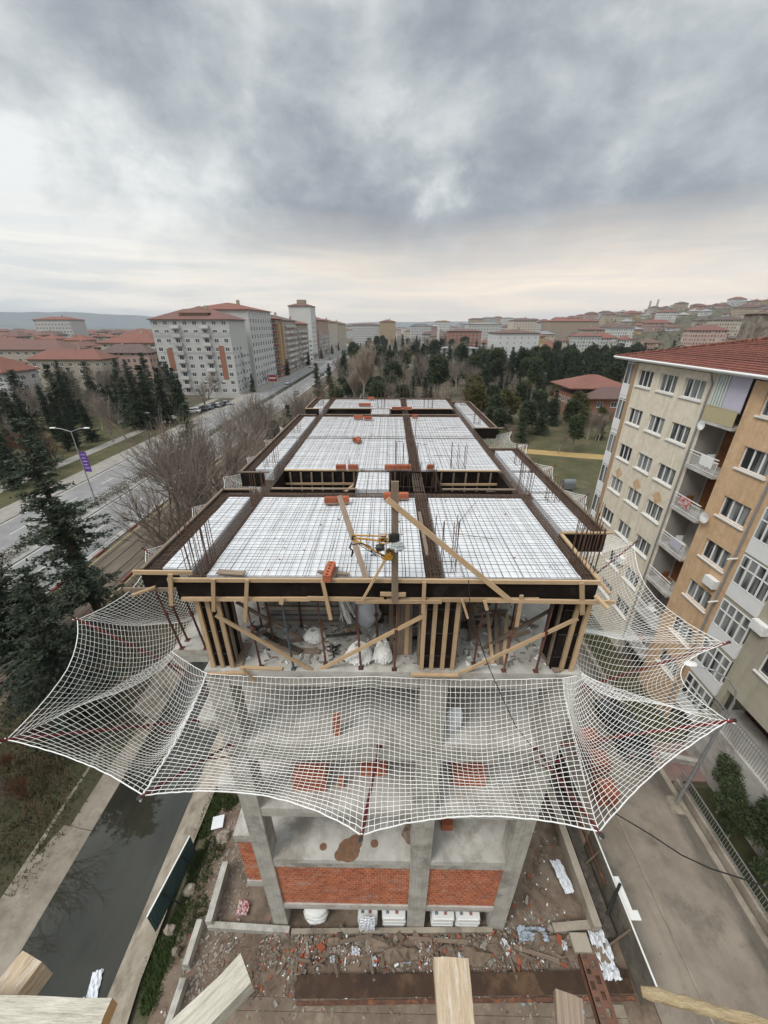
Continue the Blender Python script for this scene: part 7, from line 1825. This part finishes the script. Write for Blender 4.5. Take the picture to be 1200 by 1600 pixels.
# ---------------------------------------------------------------- avenue furniture
def lamp(x, y, h, lab, banner=False, group='double armed street lamps on the median'):
    t_ = thing('street_lamp', lab, 'street lamp', (x,y,.14), group)
    b = MB(); b.tube([(x,y,.14),(x,y,h)], [.11,.06], 8); b.build('pole', MT['greymetal'], t_)
    for s_ in (-1,1):
        b = MB(); b.tube([(x,y,h-.1),(x+s_*1.3,y,h+.35),(x+s_*2.4,y,h+.45)], .045, 6); b.build('arm', MT['greymetal'], t_)
        b = MB(); b.box((x+s_*2.4-.35,y-.14,h+.38),(x+s_*2.4+.35,y+.14,h+.52)); b.build('lamp_head', MT['whitepaint'], t_)
    if banner:
        b = MB(); b.box((x+.08,y-.02,h-6.0),(x+1.05,y+.02,h-3.0)); fl = b.build('banner', M('purple_banner',(.12,.045,.26),.6,(.09,.03,.20),1.5,.4), t_)
        b = MB()
        for k in range(5):
            zz = h-3.5-k*.5; b.box((x+.2,y-.032,zz),(x+.9-.12*(k%2),y-.022,zz+.16))
        b.build('banner_print', M('banner_print',(.42,.34,.56),.6), fl)
lamp(-44.6, 53.2, 11.5, 'double armed street lamp with a purple banner on the median', True)
lamp(-44.6, 103, 11.5, 'double armed street lamp on the median near the parked cars')
for k,y in enumerate((150,200,250,300)): lamp(-44.6, y, 11.5, 'double armed street lamp on the median, %s beyond the parked cars' % ordn(k+1))
q = GP(296,680); t_ = thing('yellow_sign', 'yellow box sign on a post by the junction across the avenue', 'sign', tuple(q)); b = MB(); b.tube([q,q+V((0,0,2.2))], .08, 6); b.build('post', MT['greymetal'], t_); b = MB(); b.box((q.x-.6,q.y-.2,2.2),(q.x+.6,q.y+.2,4.2)); b.build('box', M('yellow_sign_face',(.55,.34,.03),.5,(.42,.25,.03),2,.4), t_)
q = GP(427,605); b = MB(); t_ = thing('red_sign', 'red and white billboard beside the far carriageway', 'sign', tuple(q)); b.tube([q,q+V((0,0,3))], .12, 6); b.build('post', MT['greymetal'], t_); b = MB(); b.box((q.x-2,q.y-.1,2.5),(q.x+2,q.y+.1,5.2)); b.build('board', M('red_board',(.42,.05,.045),.5), t_); b = MB(); b.box((q.x-1.6,q.y-.13,3.6),(q.x+1.6,q.y-.11,4.2)); b.build('white_stripe', MT['whitepaint'], t_)
cols = [(.55,.55,.56),(.03,.03,.035),(.62,.62,.62),(.10,.105,.11),(.30,.31,.33),(.03,.03,.03)]
for k,(x,y,c,cn) in enumerate(((-37.2,225,1,'black'),(-37.0,238,3,'dark grey'),(-37.3,252,1,'black'),(-37.4,160,4,'grey'),(-41.2,310,2,'white'),(-48.0,190,0,'silver'),(-51.8,270,2,'white'),(-48.2,335,3,'dark grey'),(-41.0,400,0,'silver'))):
    car(x, y, math.pi/2*(1 if x > -44 else -1), cols[c], '%s car on the avenue, %s of those listed up the road' % (cn, ordn(k+1)), 'cars on the avenue', z=.03)
rt = random.Random(3)
for k in range(9):
    u, v = 303+k*6.5, 645-k*1.5; q = GP(u,v); c = rt.choice([0,2,2,4,1]); car(q.x, q.y, rt.choice([0,1.57])+.1, cols[c], '%s car parked below the grey white corner block, %s from the left' % ({0:'silver',2:'white',4:'grey',1:'black'}[c], ordn(k+1)), 'cars parked below the corner block')
q = GP(955,783); car(q.x, q.y, .25, (.20,.21,.23), 'grey car parked by the far corner of the apartment block')
q = GP(1010,735); car(q.x, q.y, .25, (.5,.5,.5), 'pale car half hidden behind the apartment block corner')
q = GP(160,620)
for k,(u,v) in enumerate(((232,648),(222,652),(200,662))): q = GP(u,v); car(q.x,q.y,.3,(.5,.5,.5),'white car seen between the conifers across the avenue, %s from the right' % ordn(k+1),'cars between the conifers')
# waste container, court fence, shelter in the park
q = GP(886,765); t_ = thing('waste_container', 'grey wheeled waste container at the edge of the square', 'container', tuple(q))
b = MB(); z = q.z
b.hexa([(q.x-.75,q.y-.5,.25),(q.x+.75,q.y-.5,.25),(q.x+.75,q.y+.5,.25),(q.x-.75,q.y+.5,.25),(q.x-1.0,q.y-.65,1.35),(q.x+1.0,q.y-.65,1.35),(q.x+1.0,q.y+.65,1.35),(q.x-1.0,q.y+.65,1.35)]); b.build('bin_body', M('bin_grey',(.20,.215,.215),.6,(.14,.15,.15),2,.5), t_)
b = MB(); b.tube([(q.x-1.0,q.y,1.25),(q.x+1.0,q.y,1.25)], .62, 14); b.build('lid', M('bin_lid',(.16,.175,.18),.6), t_)
for sx in (-.6,.6):
    for sy in (-.4,.4): b = MB(); b.tube([(q.x+sx-.05,q.y+sy,.13),(q.x+sx+.05,q.y+sy,.13)], .13, 8); b.build('wheel', MT['tyre'], t_)
t_ = thing('court_fence', 'tall dark green mesh fence round the sports court beside the red house', 'fence', (48,140,0))
mg = M('green_fence',(.02,.045,.03),.6)
for k in range(8): x = 34+k*2.6; b = MB(); b.tube([(x,136,0),(x,136,5)], .06, 5); b.build('post', mg, t_)
b = MB()
for k in range(60): b.tube([(34+k*.305,136,0),(34+k*.305,136,5)], .014, 3, cap=False)
for k in range(17): b.tube([(34,136,.3*k+.1),(52.2,136,.3*k+.1)], .014, 3, cap=False)
b.build('mesh', mg, t_)
for k,(u,v) in enumerate(((828,625),(842,652))):
    q = GP(u,v+8); t_ = thing('basketball_hoop', 'white basketball backboard on a post, %s one in the park court' % ('farther','nearer')[k], 'hoop', tuple(q), 'basketball backboards')
    b = MB(); b.tube([(q.x,q.y,0),(q.x,q.y,3.4)], .08, 6); b.build('post', MT['greymetal'], t_)
    b = MB(); b.box((q.x-.9,q.y-.12,2.8),(q.x+.9,q.y-.06,4.0)); b.build('backboard', MT['whitepaint'], t_)
for k,(u,v,h) in enumerate(((1008,505,34),(1020,502,36))):
    d = 1150; p = P(u,v,y=d); z0 = gz(p.x,d); b = MB(); b.tube([(p.x,d,z0-2),(p.x,d,z0+h)], [3.2,2.2], 10); tag(b.build('tall_chimney', WP['grey']), 'tall stack on the right hill skyline, %s of two' % ('left','right')[k], 'chimney', 'stacks on the skyline')
p = P(683,560,y=320); b = MB(); b.tube([(p.x,320,0),(p.x,320,20),(p.x,320,27)],[1.1,1.0,.1],8); tag(b.build('minaret', WP['white']), 'slim pale minaret among the park trees', 'minaret')
# ------------------------------------------------------------------ haze
hm = bpy.data.materials.new('haze'); hm.use_nodes = True; hn = hm.node_tree; hn.nodes.remove(hn.nodes['Principled BSDF'])
pv = hn.nodes.new('ShaderNodeVolumePrincipled'); pv.inputs['Color'].default_value = (.80,.86,.95,1); pv.inputs['Density'].default_value = .00010
hn.links.new(pv.outputs[0], hn.nodes['Material Output'].inputs['Volume'])
b = MB(); b.box((-9000,-1500,-4.5),(9000,9000,230)); tag(b.build('haze', hm, recenter=False), kind='stuff'); bpy.data.objects['haze']['label'] = 'thin grey blue haze over the town'; bpy.data.objects['haze']['category'] = 'haze'
S.cycles.volume_bounces = 0
